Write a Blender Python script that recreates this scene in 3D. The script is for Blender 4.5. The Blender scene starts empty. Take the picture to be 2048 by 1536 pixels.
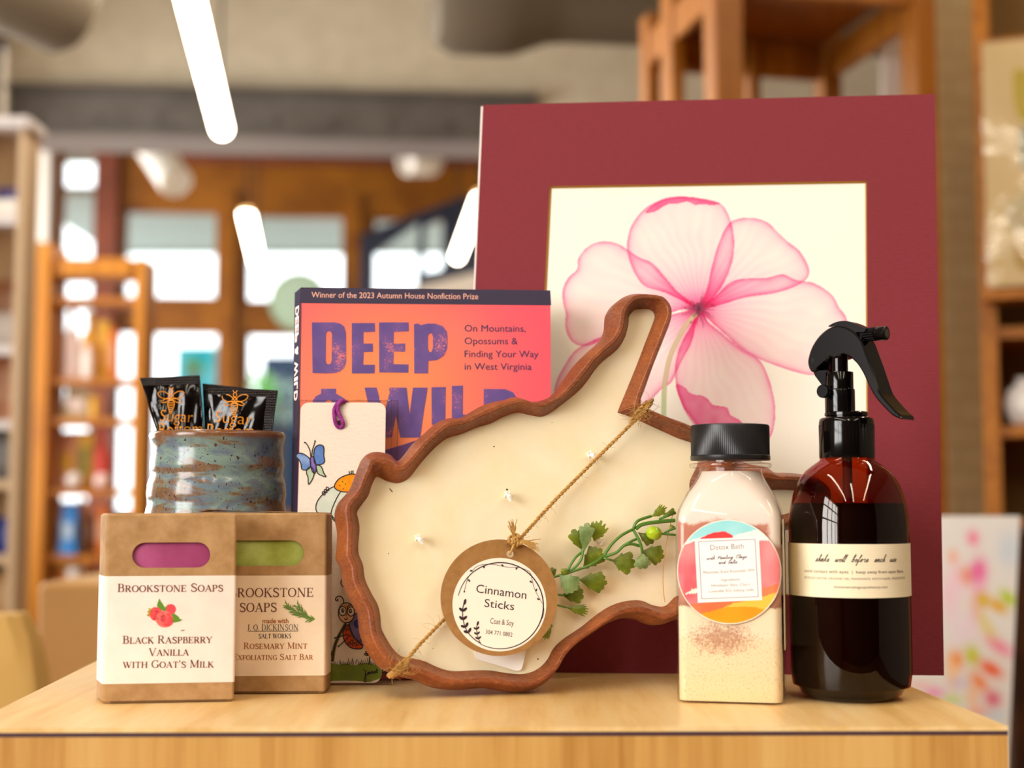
import bpy, math, random
import numpy as np
from mathutils import Vector, Matrix
from mathutils.geometry import tessellate_polygon

random.seed(7)
SC = bpy.context.scene
COL = SC.collection
PI = math.pi
T = 0.95                 # height of the counter top
CAMZ = T + 0.105         # height of the lens
F = 2845.0               # focal length in pixels of a 2048 px wide frame
PITCH = math.atan2(232.0, F)
CP, SP = math.cos(PITCH), math.sin(PITCH)
CAM = Vector((0, 0, CAMZ))


# ---------------------------------------------------------------- geometry of the view
def ray(px, py):
    a, b = (px - 1024) / F, (768 - py) / F
    return Vector((a, CP - b * SP, SP + b * CP))


def at_y(px, py, y):
    d = ray(px, py)
    return CAM + d * (y / d.y)


def at_z(px, py, z):
    d = ray(px, py)
    return CAM + d * ((z - CAMZ) / d.z)


class Plane:
    """An upright (or leaning) plane: u to the right, v up, w towards the viewer."""

    def __init__(self, O, yaw=0.0, lean=0.0):
        y, l = math.radians(yaw), math.radians(lean)
        self.O = Vector(O)
        self.U = Vector((math.cos(y), math.sin(y), 0))
        n0 = Vector((math.sin(y), -math.cos(y), 0))
        self.V = Vector((0, 0, math.cos(l))) - n0 * math.sin(l)
        self.N = n0 * math.cos(l) + Vector((0, 0, math.sin(l)))
        self.M = Matrix((
            (self.U.x, self.V.x, self.N.x, self.O.x),
            (self.U.y, self.V.y, self.N.y, self.O.y),
            (self.U.z, self.V.z, self.N.z, self.O.z),
            (0, 0, 0, 1)))

    def uv(self, px, py, w=0.0):
        d = ray(px, py)
        o = self.O + self.N * w
        t = (o - CAM).dot(self.N) / d.dot(self.N)
        p = CAM + d * t - self.O
        return (p.dot(self.U), p.dot(self.V))

    def pts(self, lst, w=0.0):
        return [self.uv(x, y, w) for x, y in lst]


# ---------------------------------------------------------------- colour and materials
def lin(h):
    if isinstance(h, str):
        h = h.lstrip('#')
        c = [int(h[i:i + 2], 16) / 255 for i in (0, 2, 4)]
    else:
        c = [x / 255 for x in h]
    return tuple((x / 12.92 if x <= 0.04045 else ((x + 0.055) / 1.055) ** 2.4) for x in c) + (1.0,)


MATS = {}


class NT:
    """small wrapper round a material's node tree"""

    def __init__(self, name):
        self.m = bpy.data.materials.new(name)
        self.m.use_nodes = True
        self.t = self.m.node_tree
        self.b = self.t.nodes['Principled BSDF']
        self.out = self.t.nodes['Material Output']
        self.tc = None

    def n(self, typ, **kw):
        x = self.t.nodes.new(typ)
        for k, v in kw.items():
            if k in x.inputs.keys():
                x.inputs[k].default_value = v
            else:
                setattr(x, k, v)
        return x

    def l(self, a, b):
        self.t.links.new(a, b)

    def coord(self, scale=(1, 1, 1), loc=(0, 0, 0), rot=(0, 0, 0)):
        if self.tc is None:
            self.tc = self.n('ShaderNodeTexCoord')
        mp = self.n('ShaderNodeMapping')
        mp.inputs['Scale'].default_value = scale
        mp.inputs['Location'].default_value = loc
        mp.inputs['Rotation'].default_value = rot
        self.l(self.tc.outputs['Object'], mp.inputs['Vector'])
        return mp.outputs['Vector']

    def noise(self, vec, scale, detail=3.0, rough=0.5, dist=0.0):
        x = self.n('ShaderNodeTexNoise')
        x.inputs['Scale'].default_value = scale
        x.inputs['Detail'].default_value = detail
        x.inputs['Roughness'].default_value = rough
        x.inputs['Distortion'].default_value = dist
        self.l(vec, x.inputs['Vector'])
        return x.outputs['Fac']

    def ramp(self, fac, stops, interp='LINEAR'):
        r = self.n('ShaderNodeValToRGB')
        r.color_ramp.interpolation = interp
        els = r.color_ramp.elements
        while len(els) < len(stops):
            els.new(0.5)
        for e, (p, c) in zip(els, stops):
            e.position = p
            e.color = c if len(c) == 4 else lin(c)
        self.l(fac, r.inputs['Fac'])
        return r.outputs['Color']

    def mix(self, fac, a, b, blend='MIX'):
        x = self.n('ShaderNodeMix', data_type='RGBA', blend_type=blend)
        for s, v in (('Factor', fac), ('A', a), ('B', b)):
            i = {'Factor': 0, 'A': 6, 'B': 7}[s]
            if hasattr(v, 'links'):
                self.l(v, x.inputs[i])
            else:
                x.inputs[i].default_value = v
        return x.outputs[2]

    def math(self, op, a, b=0.0, clamp=False):
        x = self.n('ShaderNodeMath', operation=op, use_clamp=clamp)
        for i, v in enumerate((a, b)):
            if hasattr(v, 'links'):
                self.l(v, x.inputs[i])
            else:
                x.inputs[i].default_value = v
        return x.outputs[0]

    def bump(self, h, strength=0.2, dist=0.001):
        x = self.n('ShaderNodeBump')
        x.inputs['Strength'].default_value = strength
        x.inputs['Distance'].default_value = dist
        self.l(h, x.inputs['Height'])
        self.l(x.outputs['Normal'], self.b.inputs['Normal'])

    def set(self, color=None, rough=None, spec=None, metal=None, coat=None, sss=None):
        b = self.b
        if color is not None:
            if hasattr(color, 'links'):
                self.l(color, b.inputs['Base Color'])
            else:
                b.inputs['Base Color'].default_value = color
        if rough is not None: b.inputs['Roughness'].default_value = rough
        if spec is not None: b.inputs['Specular IOR Level'].default_value = spec
        if metal is not None: b.inputs['Metallic'].default_value = metal
        if coat is not None:
            b.inputs['Coat Weight'].default_value = coat
            b.inputs['Coat Roughness'].default_value = 0.05
        if sss is not None:
            b.inputs['Subsurface Weight'].default_value = sss
            b.inputs['Subsurface Radius'].default_value = (0.012, 0.008, 0.004)
            b.inputs['Subsurface Scale'].default_value = 0.4
        return self.m


def plain(name, col, rough=0.6, spec=0.3, metal=0.0, coat=None):
    if name in MATS: return MATS[name]
    MATS[name] = NT(name).set(lin(col), rough, spec, metal, coat)
    return MATS[name]


def mottled(name, c1, c2, scale=60, rough=0.7, spec=0.25, bump=0.0, bscale=400, detail=4, stretch=(1, 1, 1), lo=0.35, hi=0.65):
    if name in MATS: return MATS[name]
    n = NT(name)
    v = n.coord(stretch)
    f = n.noise(v, scale, detail, 0.6)
    c = n.ramp(f, [(lo, c1), (hi, c2)])
    if bump:
        n.bump(n.noise(n.coord(), bscale, 3, 0.6), bump, 0.0006)
    MATS[name] = n.set(c, rough, spec)
    return MATS[name]


def wood(name, c1, c2, c3, stretch, scale=6, rough=0.45, spec=0.3, bump=0.05, coat=None):
    if name in MATS: return MATS[name]
    n = NT(name)
    v = n.coord(stretch)
    f1 = n.noise(v, scale, 4, 0.55, 0.6)
    f2 = n.noise(v, scale * 7, 3, 0.6, 0.2)
    f = n.math('ADD', n.math('MULTIPLY', f1, 0.72), n.math('MULTIPLY', f2, 0.28))
    c = n.ramp(f, [(0.36, c1), (0.5, c2), (0.64, c3)])
    if bump: n.bump(f2, bump, 0.0005)
    MATS[name] = n.set(c, rough, spec, coat=coat)
    return MATS[name]


def emit(name, col, strength):
    if name in MATS: return MATS[name]
    n = NT(name)
    n.b.inputs['Base Color'].default_value = (0, 0, 0, 1)
    n.b.inputs['Emission Color'].default_value = lin(col)
    n.b.inputs['Emission Strength'].default_value = strength
    MATS[name] = n.m
    return n.m


def clear(name, tint=(1, 1, 1), gloss=0.04, edge=0.5, rough=0.03):
    """thin clear plastic or glass: tinted see-through mixed with a mirror sheen that grows at the edges"""
    if name in MATS: return MATS[name]
    n = NT(name)
    n.t.nodes.remove(n.b)
    tr = n.n('ShaderNodeBsdfTransparent'); tr.inputs['Color'].default_value = tuple(tint) + (1,)
    gl = n.n('ShaderNodeBsdfGlossy'); gl.inputs['Roughness'].default_value = rough
    lw = n.n('ShaderNodeLayerWeight'); lw.inputs['Blend'].default_value = 0.35
    f = n.math('ADD', n.math('MULTIPLY', n.math('POWER', lw.outputs['Facing'], 2.5), edge), gloss, True)
    mx = n.n('ShaderNodeMixShader')
    n.l(f, mx.inputs[0]); n.l(tr.outputs[0], mx.inputs[1]); n.l(gl.outputs[0], mx.inputs[2])
    n.l(mx.outputs[0], n.out.inputs['Surface'])
    MATS[name] = n.m
    return n.m


def vcol(name, rough=0.7, spec=0.2, bump=0.0, bscale=500):
    if name in MATS: return MATS[name]
    n = NT(name)
    a = n.n('ShaderNodeVertexColor', layer_name='Paint')
    if bump: n.bump(n.noise(n.coord(), bscale, 3, 0.6), bump, 0.0005)
    MATS[name] = n.set(a.outputs['Color'], rough, spec)
    return MATS[name]


# ---------------------------------------------------------------- mesh builder
_TXT = {}


def text_mesh(s, bold=0.0):
    k = (s, bold)
    if k not in _TXT:
        cu = bpy.data.curves.new('text', 'FONT')
        cu.body = s
        cu.resolution_u = 3
        cu.offset = bold
        ob = bpy.data.objects.new('text', cu)
        COL.objects.link(ob)
        dg = bpy.context.evaluated_depsgraph_get()
        me = bpy.data.meshes.new_from_object(ob.evaluated_get(dg))
        vs = [tuple(v.co[:2]) for v in me.vertices]
        fs = [tuple(p.vertices) for p in me.polygons]
        COL.objects.unlink(ob)
        bpy.data.objects.remove(ob); bpy.data.curves.remove(cu); bpy.data.meshes.remove(me)
        _TXT[k] = (vs, fs)
    return _TXT[k]


def smooth_path(pts, closed=False, n=6):
    """Catmull-Rom through the points"""
    P = [np.array(p, float) for p in pts]
    out = []
    L = len(P)
    rng = range(L) if closed else range(L - 1)
    for i in rng:
        if closed:
            p0, p1, p2, p3 = P[(i - 1) % L], P[i], P[(i + 1) % L], P[(i + 2) % L]
        else:
            p0, p1, p2, p3 = P[max(i - 1, 0)], P[i], P[i + 1], P[min(i + 2, L - 1)]
        for k in range(n):
            t = k / n
            out.append(tuple(0.5 * ((2 * p1) + (p2 - p0) * t + (2 * p0 - 5 * p1 + 4 * p2 - p3) * t * t + (3 * p1 - p0 - 3 * p2 + p3) * t ** 3)))
    if not closed: out.append(tuple(P[-1]))
    return out


def ellipse(cx, cy, rx, ry, n=40, a0=0.0, a1=2 * PI, rot=0.0, end=False):
    out = []
    for i in range(n + (1 if end else 0)):
        a = a0 + (a1 - a0) * i / n
        x, y = rx * math.cos(a), ry * math.sin(a)
        out.append((cx + x * math.cos(rot) - y * math.sin(rot), cy + x * math.sin(rot) + y * math.cos(rot)))
    return out


class MB:
    def __init__(self):
        self.v, self.f, self.mi, self.mats = [], [], [], []

    def m(self, mat):
        if mat not in self.mats: self.mats.append(mat)
        return self.mats.index(mat)

    def add(self, vs, fs, mat):
        o = len(self.v)
        self.v += [tuple(p) for p in vs]
        k = self.m(mat)
        for f in fs:
            self.f.append(tuple(i + o for i in f)); self.mi.append(k)

    def flat(self, outer, w, mat, holes=(), fmap=None, flip=False):
        loops = [outer] + list(holes)
        pts = [p for l in loops for p in l]
        tris = tessellate_polygon([[Vector((x, y, 0)) for x, y in l] for l in loops])
        vs = [(x, y, w) for x, y in pts]
        fs = []
        for t in tris:
            a, b, c = (pts[i] for i in t)
            cr = (b[0] - a[0]) * (c[1] - a[1]) - (b[1] - a[1]) * (c[0] - a[0])
            t = tuple(t) if (cr > 0) != flip else tuple(reversed(t))
            fs.append(t)
        if fmap: vs = [fmap(*p) for p in vs]
        self.add(vs, fs, mat)

    def prism(self, outer, w0, w1, mat, holes=(), side=None):
        self.flat(outer, w1, mat, holes)
        self.flat(outer, w0, mat, holes, flip=True)
        for l in [outer] + list(holes):
            n = len(l)
            vs = [(x, y, w0) for x, y in l] + [(x, y, w1) for x, y in l]
            fs = [(i, (i + 1) % n, n + (i + 1) % n, n + i) for i in range(n)]
            self.add(vs, fs, side or mat)

    def ribbon(self, pts, width, w, mat, closed=False, fmap=None):
        n = len(pts)
        P = np.array(pts, float)
        wd = width if hasattr(width, '__len__') else [width] * n
        L, R = [], []
        for i in range(n):
            a = P[(i - 1) % n] if (closed or i > 0) else P[i]
            b = P[(i + 1) % n] if (closed or i < n - 1) else P[i]
            d = b - a
            d = d / (np.hypot(*d) + 1e-12)
            nn = np.array((-d[1], d[0])) * wd[i] / 2
            L.append(P[i] + nn); R.append(P[i] - nn)
        vs = [(p[0], p[1], w) for p in L] + [(p[0], p[1], w) for p in R]
        fs = [(i, n + i, n + (i + 1) % n, (i + 1) % n) for i in range(n if closed else n - 1)]
        if fmap: vs = [fmap(*p) for p in vs]
        self.add(vs, fs, mat)

    def text(self, s, a, b, h, w, mat, bold=0.0, shear=0.0, fmap=None, vstretch=1.0):
        """text whose ink runs from a to b (baseline, local 2-D); h = capital height"""
        vs, fs = text_mesh(s, bold)
        if not vs: return
        xs = [p[0] for p in vs]
        x0, x1 = min(xs), max(xs)
        ch = max(p[1] for p in text_mesh('H')[0])
        ax = Vector((b[0] - a[0], b[1] - a[1])); L = ax.length; ax.normalize()
        up = Vector((-ax.y, ax.x))
        out = []
        for x, y in vs:
            q = y / ch * h * vstretch
            p = Vector(a) + ax * ((x - x0) / (x1 - x0) * L + shear * q) + up * q
            out.append((p.x, p.y, w))
        if fmap: out = [fmap(*p) for p in out]
        self.add(out, fs, mat)

    def serif(self, s, a, b, h, w, mat, small=0.8, weight=1.0, fmap=None):
        """engraved-style small capitals drawn from strokes"""
        strokes, x = [], 0.0
        for ch in s:
            if ch == ' ':
                x += 0.34; continue
            k = small if ch.islower() else 1.0
            wd, st = GLYPH[ch.upper()]
            for kind in st:
                strokes.append((kind, x, k))
            x += (wd + 0.03) * k
        tot = x - 0.03
        ax = Vector((b[0] - a[0], b[1] - a[1])); L = ax.length; ax.normalize()
        up = Vector((-ax.y, ax.x))
        sx = L / tot
        for (pts, wid), x0, k in strokes:
            q = []
            for (gx, gy) in pts:
                p = Vector(a) + ax * ((x0 + gx * k) * sx) + up * (gy * k * h)
                q.append((p.x, p.y))
            ww = [u * weight * min(sx, h) * (0.85 + 0.15 * k) for u in wid] if hasattr(wid, '__len__') else wid * weight * min(sx, h) * (0.85 + 0.15 * k)
            self.ribbon(q, ww, w, mat, fmap=fmap)

    def tube(self, pts, rad, mat, seg=8, cap=True, closed=False):
        P = [Vector(p) for p in pts]
        n = len(P)
        R = rad if hasattr(rad, '__len__') else [rad] * n
        vs, prev = [], None
        for i in range(n):
            a = P[(i - 1) % n] if (closed or i > 0) else P[i]
            b = P[(i + 1) % n] if (closed or i < n - 1) else P[i]
            d = (b - a).normalized()
            if prev is None:
                r = d.orthogonal().normalized()
            else:
                r = (prev - d * prev.dot(d))
                r = r.normalized() if r.length > 1e-9 else d.orthogonal().normalized()
            prev = r
            s = d.cross(r)
            for k in range(seg):
                t = 2 * PI * k / seg
                vs.append(P[i] + (r * math.cos(t) + s * math.sin(t)) * R[i])
        fs = []
        for i in range(n if closed else n - 1):
            j = (i + 1) % n
            for k in range(seg):
                fs.append((i * seg + k, i * seg + (k + 1) % seg, j * seg + (k + 1) % seg, j * seg + k))
        if cap and not closed:
            fs.append(tuple(reversed(range(seg)))); fs.append(tuple(range((n - 1) * seg, n * seg)))
        self.add(vs, fs, mat)

    def lathe(self, prof, mat, seg=72, c=(0, 0), capb=True, capt=True):
        """prof: (radius, height) pairs from the bottom up; axis along +z of this mesh"""
        vs, fs = [], []
        n = len(prof)
        for r, z in prof:
            for k in range(seg):
                a = 2 * PI * k / seg
                vs.append((c[0] + r * math.cos(a), c[1] + r * math.sin(a), z))
        for i in range(n - 1):
            for k in range(seg):
                fs.append((i * seg + k, i * seg + (k + 1) % seg, (i + 1) * seg + (k + 1) % seg, (i + 1) * seg + k))
        if capb: fs.append(tuple(reversed(range(seg))))
        if capt: fs.append(tuple(range((n - 1) * seg, n * seg)))
        self.add(vs, fs, mat)

    def loft(self, rings, mat, capb=True, capt=True, closed=True):
        n = len(rings[0])
        vs = [p for r in rings for p in r]
        fs = []
        for i in range(len(rings) - 1):
            for k in range(n if closed else n - 1):
                fs.append((i * n + k, i * n + (k + 1) % n, (i + 1) * n + (k + 1) % n, (i + 1) * n + k))
        if capb: fs.append(tuple(reversed(range(n))))
        if capt: fs.append(tuple(range((len(rings) - 1) * n, len(rings) * n)))
        self.add(vs, fs, mat)

    def box(self, x0, x1, y0, y1, z0, z1, mat, bev=0.0):
        if bev <= 0:
            v = [(x, y, z) for z in (z0, z1) for y in (y0, y1) for x in (x0, x1)]
            f = [(0, 2, 3, 1), (4, 5, 7, 6), (0, 1, 5, 4), (2, 6, 7, 3), (0, 4, 6, 2), (1, 3, 7, 5)]
            self.add(v, f, mat)
        else:
            b = bev
            def ring(i, z):
                return [(x0 + i + b, y0 + i, z), (x1 - i - b, y0 + i, z), (x1 - i, y0 + i + b, z), (x1 - i, y1 - i - b, z),
                        (x1 - i - b, y1 - i, z), (x0 + i + b, y1 - i, z), (x0 + i, y1 - i - b, z), (x0 + i, y0 + i + b, z)]
            self.loft([ring(b, z0), ring(0, z0 + b), ring(0, z1 - b), ring(b, z1)], mat)

    def grid(self, nu, nv, fn, mat):
        vs = [fn(i / nu, j / nv) for j in range(nv + 1) for i in range(nu + 1)]
        fs = [(j * (nu + 1) + i, j * (nu + 1) + i + 1, (j + 1) * (nu + 1) + i + 1, (j + 1) * (nu + 1) + i) for j in range(nv) for i in range(nu)]
        self.add(vs, fs, mat)

    def build(self, name, parent=None, smooth=40, colors=None):
        me = bpy.data.meshes.new(name)
        me.from_pydata([tuple(map(float, p)) for p in self.v], [], self.f)
        for mt in self.mats: me.materials.append(mt)
        me.polygons.foreach_set('material_index', self.mi)
        if smooth:
            me.polygons.foreach_set('use_smooth', [True] * len(self.f))
            me.set_sharp_from_angle(angle=math.radians(smooth))
        if colors is not None:
            ca = me.color_attributes.new('Paint', 'FLOAT_COLOR', 'POINT')
            ca.data.foreach_set('color', np.asarray(colors, dtype=np.float32).ravel())
        me.update()
        o = bpy.data.objects.new(name, me)
        COL.objects.link(o)
        if parent is not None: o.parent = parent
        return o


# ---------------------------------------------------------------- objects and tags
def tag(o, label, cat, group=None):
    o['label'] = label
    o['category'] = cat
    if group: o['group'] = group
    return o


def thing(name, label, cat, M=None, group=None):
    o = bpy.data.objects.new(name, None)
    o.empty_display_size = 0.02
    COL.objects.link(o)
    if M is not None: o.matrix_world = M
    return tag(o, label, cat, group)


def struct(o, label=None):
    o['kind'] = 'structure'
    return o


# ---------------------------------------------------------------- stroke capitals
def _glyphs():
    TK, TN = 0.155, 0.06
    def ln(x0, y0, x1, y1, t): return ([(x0, y0), (x1, y1)], t)
    def sf(x, y, hl=0.13):
        yy = 0.025 if y == 0 else 0.975 if y == 1 else y
        return ([(x - hl, yy), (x + hl, yy)], 0.055)
    def arc(cx, cy, rx, ry, a0, a1, n=18):
        pts, wd = [], []
        for i in range(n + 1):
            a = math.radians(a0 + (a1 - a0) * i / n)
            pts.append((cx + rx * math.cos(a), cy + ry * math.sin(a)))
            wd.append(TN + (TK - TN) * abs(math.cos(a)) ** 1.3)
        return (pts, wd)
    S = smooth_path([(.56, .76), (.5, .92), (.34, .975), (.17, .9), (.13, .74), (.22, .61), (.44, .47), (.57, .31), (.54, .12), (.36, .025), (.17, .08), (.09, .24)], n=3)
    stem = ln(.16, 0, .16, 1, TK)
    g = {
        'A': (.82, [ln(.09, 0, .41, 1, TN), ln(.39, 1, .72, 0, TK), ln(.21, .34, .6, .34, TN), sf(.09, 0), sf(.72, 0)]),
        'B': (.68, [stem, sf(.13, 0), sf(.13, 1), ln(.15, .97, .36, .97, TN), arc(.35, .75, .18, .22, 90, -90), ln(.15, .53, .38, .53, TN), arc(.37, .28, .22, .25, 90, -90), ln(.15, .03, .38, .03, TN)]),
        'C': (.74, [arc(.41, .5, .33, .475, 42, 318, 24), ln(.67, .7, .67, .96, .055), ln(.67, .06, .67, .26, .045)]),
        'D': (.8, [stem, sf(.13, 0), sf(.13, 1), ln(.15, .97, .38, .97, TN), arc(.37, .5, .34, .47, 90, -90), ln(.15, .03, .38, .03, TN)]),
        'E': (.68, [stem, sf(.13, 0), sf(.13, 1), ln(.15, .97, .6, .97, TN), ln(.15, .51, .48, .51, TN), ln(.15, .03, .62, .03, TN), ln(.59, .99, .59, .78, .06), ln(.61, .01, .61, .24, .06), ln(.48, .4, .48, .62, .06)]),
        'F': (.62, [stem, sf(.16, 0), sf(.13, 1), ln(.15, .97, .58, .97, TN), ln(.15, .51, .46, .51, TN), ln(.57, .99, .57, .78, .06), ln(.46, .4, .46, .62, .06)]),
        'G': (.8, [arc(.41, .5, .33, .475, 42, 325, 24), ln(.67, .7, .67, .96, .055), ln(.68, .08, .68, .42, TK), sf(.68, .42)]),
        'H': (.84, [stem, ln(.68, 0, .68, 1, TK), ln(.16, .51, .68, .51, TN), sf(.16, 0), sf(.16, 1), sf(.68, 0), sf(.68, 1)]),
        'I': (.36, [ln(.18, 0, .18, 1, TK), sf(.18, 0), sf(.18, 1)]),
        'J': (.46, [ln(.28, 1, .28, .12, TK), ([(.28, .14), (.25, .02), (.15, -.06), (.04, -.04)], [.13, .09, .07, .09]), sf(.28, 1)]),
        'K': (.8, [stem, ln(.18, .42, .62, .98, TN), ln(.32, .6, .7, 0, TK), sf(.16, 0), sf(.16, 1), sf(.63, 1), sf(.7, 0)]),
        'L': (.64, [stem, sf(.13, 0), sf(.16, 1), ln(.15, .03, .58, .03, TN), ln(.57, .01, .57, .26, .06)]),
        'M': (.98, [ln(.15, 0, .15, 1, TN), ln(.16, 1, .49, .05, TK), ln(.49, .05, .82, 1, TN), ln(.83, 1, .83, 0, TK), sf(.14, 0, .1), sf(.12, 1, .1), sf(.83, 0), sf(.86, 1, .1)]),
        'N': (.88, [ln(.15, 0, .15, 1, TN), ln(.15, 1, .72, 0, TK), ln(.73, 0, .73, 1, TN), sf(.14, 0, .11), sf(.1, 1, .1), sf(.73, 1, .11)]),
        'O': (.84, [arc(.42, .5, .34, .475, 0, 360, 32)]),
        'P': (.66, [stem, sf(.16, 0), sf(.13, 1), ln(.15, .97, .36, .97, TN), arc(.35, .73, .22, .24, 90, -90), ln(.15, .48, .37, .48, TN)]),
        'Q': (.84, [arc(.42, .5, .34, .475, 0, 360, 32), ([(.38, .08), (.55, -.06), (.74, -.14), (.88, -.1)], [.06, .1, .1, .03])]),
        'R': (.76, [stem, sf(.16, 0), sf(.13, 1), ln(.15, .97, .36, .97, TN), arc(.35, .74, .2, .23, 90, -90), ln(.15, .5, .37, .5, TN), ln(.36, .5, .64, .02, TK), sf(.68, 0, .08)]),
        'S': (.66, [(S, [.06 + .09 * math.sin(PI * i / (len(S) - 1)) for i in range(len(S))]), ln(.57, .72, .57, .96, .05), ln(.09, .04, .09, .28, .05)]),
        'T': (.74, [ln(.37, 0, .37, 1, TK), ln(.06, .97, .68, .97, TN), ln(.07, .99, .07, .76, .06), ln(.67, .99, .67, .76, .06), sf(.37, 0)]),
        'U': (.8, [ln(.15, 1, .15, .3, TK), arc(.4, .3, .25, .27, 180, 360), ln(.66, .3, .66, 1, TN), sf(.15, 1), sf(.66, 1)]),
        'V': (.8, [ln(.09, 1, .41, 0, TK), ln(.41, 0, .71, 1, TN), sf(.09, 1), sf(.71, 1)]),
        'W': (1.14, [ln(.09, 1, .36, 0, TK), ln(.36, 0, .58, .92, TN), ln(.5, 1, .78, 0, TK), ln(.78, 0, 1.04, 1, TN), sf(.09, 1), sf(.52, 1), sf(1.04, 1)]),
        'X': (.8, [ln(.12, 1, .68, 0, TK), ln(.1, 0, .66, 1, TN), sf(.12, 1), sf(.66, 1), sf(.1, 0), sf(.68, 0)]),
        'Y': (.78, [ln(.08, 1, .39, .48, TK), ln(.39, .48, .7, 1, TN), ln(.39, .5, .39, 0, TK), sf(.08, 1), sf(.7, 1), sf(.39, 0)]),
        '.': (.22, [ln(.1, -.01, .1, .12, .13)]),
        "'": (.2, [ln(.1, .68, .1, 1.0, .1)]),
    }
    return g


GLYPH = _glyphs()

# ---------------------------------------------------------------- joined handwriting
CURSIVE = {
    'a': [(0, 0), (.5, .92), (.2, .9), (.05, .35), (.25, 0), (.55, .5), (.6, .95), (.58, .2), (.75, 0), (.9, .15)],
    'b': [(0, 0), (.35, 1.6), (.4, 2.4), (.22, 2.3), (.12, .8), (.2, .05), (.5, .2), (.5, .8), (.3, .75), (.75, .7)],
    'c': [(0, 0), (.35, .9), (.55, .82), (.3, .95), (.08, .5), (.25, 0), (.6, .1), (.75, .25)],
    'd': [(0, 0), (.5, .9), (.2, .9), (.05, .35), (.25, 0), (.55, .6), (.68, 2.3), (.58, .2), (.75, 0), (.9, .15)],
    'e': [(0, .1), (.45, .5), (.5, .85), (.3, .95), (.12, .5), (.25, 0), (.55, .1), (.7, .3)],
    'f': [(0, 0), (.4, 1.5), (.5, 2.3), (.35, 2.3), (.25, 1), (.2, -1.0), (.3, -1.1), (.35, 0), (.7, .3)],
    'g': [(0, 0), (.5, .9), (.2, .9), (.08, .35), (.25, .05), (.5, .5), (.52, .9), (.45, -1.0), (.2, -1.1), (.35, -.3), (.8, .2)],
    'h': [(0, 0), (.35, 1.6), (.4, 2.4), (.25, 2.3), (.15, 1), (.12, 0), (.3, .8), (.5, .9), (.5, .3), (.6, 0), (.8, .2)],
    'i': [(0, 0), (.2, .95), (.2, .2), (.35, 0), (.5, .2)],
    'k': [(0, 0), (.35, 1.6), (.4, 2.4), (.25, 2.3), (.15, 1), (.12, 0), (.25, .7), (.5, .95), (.35, .55), (.55, .1), (.8, .15)],
    'l': [(0, 0), (.3, 1.4), (.38, 2.3), (.25, 2.35), (.15, 1.2), (.2, .1), (.45, .1)],
    'n': [(0, 0), (.12, .9), (.12, 0), (.3, .8), (.5, .9), (.5, .3), (.6, 0), (.8, .2)],
    'o': [(0, .1), (.4, .95), (.12, .7), (.15, .1), (.4, .1), (.5, .6), (.35, .95), (.75, .8)],
    'r': [(0, 0), (.2, .9), (.3, 1.05), (.35, .8), (.5, .85), (.45, .2), (.6, 0), (.75, .2)],
    's': [(0, 0), (.35, 1.1), (.45, .5), (.3, 0), (.1, .1), (.7, .15)],
    't': [(0, 0), (.25, 1.5), (.28, 1.9), (.22, .3), (.35, 0), (.55, .2)],
    'u': [(0, 0), (.15, .95), (.15, .2), (.3, 0), (.5, .4), (.55, .95), (.55, .2), (.7, 0), (.85, .2)],
    'w': [(0, 0), (.1, .95), (.12, .2), (.25, 0), (.42, .5), (.45, .9), (.45, .2), (.6, 0), (.75, .5), (.78, .95), (1.0, .8)],
    'y': [(0, 0), (.12, .95), (.15, .3), (.3, .1), (.5, .5), (.55, .95), (.45, -1.0), (.2, -1.1), (.35, -.3), (.8, .2)],
    'H': [(0, .3), (.3, 2.2), (.2, 0), (.25, 1.1), (.85, 1.2), (1.0, 2.2), (.85, .1), (1.1, .1)],
    'C': [(0, 1.4), (.8, 2.0), (.5, 2.3), (.1, 1.2), (.3, .1), (.8, .3), (1.0, .4)],
    'S': [(0, .1), (.6, 2.2), (.25, 1.9), (.35, 1.2), (.55, .5), (.3, 0), (.1, .3), (.8, .2)],
}


def script(mb, s, a, b, xh, w, mat, width, slant=.35, gap=.9, fmap=None):
    words, x = [], 0.0
    for wd_ in s.split():
        pts = []
        for ch in wd_:
            g = CURSIVE[ch]
            pts += [(x + gx, gy) for gx, gy in g[(1 if pts else 0):]]
            x += g[-1][0]
        words.append(pts)
        x += gap
    tot = x - gap
    ax = Vector((b[0] - a[0], b[1] - a[1])); L = ax.length; ax.normalize()
    up = Vector((-ax.y, ax.x))
    for pts in words:
        out = []
        for gx, gy in smooth_path(pts, n=4):
            p = Vector(a) + ax * (gx / tot * L + slant * gy * xh) + up * (gy * xh)
            out.append((p.x, p.y))
        n = len(out)
        mb.ribbon(out, [width * (.75 + .5 * abs(math.sin(i * .35))) for i in range(n)], w, mat, fmap=fmap)
# ================================================================ camera, world, lamps
cam = bpy.data.cameras.new('camera')
cam.sensor_width = 36.0
cam.lens = 36.0 * F / 2048.0
cam.clip_start = 0.02
cam.dof.use_dof = True
cam.dof.focus_distance = 0.80
cam.dof.aperture_fstop = 5.1
cam.dof.aperture_blades = 0
camo = bpy.data.objects.new('camera', cam)
COL.objects.link(camo)
camo.location = CAM
camo.rotation_euler = (PI / 2 + PITCH, 0, 0)
SC.camera = camo
SC.view_settings.view_transform = 'Standard'
SC.view_settings.look = 'None'
SC.view_settings.gamma = 1.0
SC.view_settings.exposure = 0.36
SC.view_settings.use_curve_mapping = False

wd = bpy.data.worlds.new('daylight')
SC.world = wd
wd.use_nodes = True
wd.node_tree.nodes['Background'].inputs['Color'].default_value = (0.92, 0.97, 1.0, 1)
wd.node_tree.nodes['Background'].inputs['Strength'].default_value = 2.6


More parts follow.
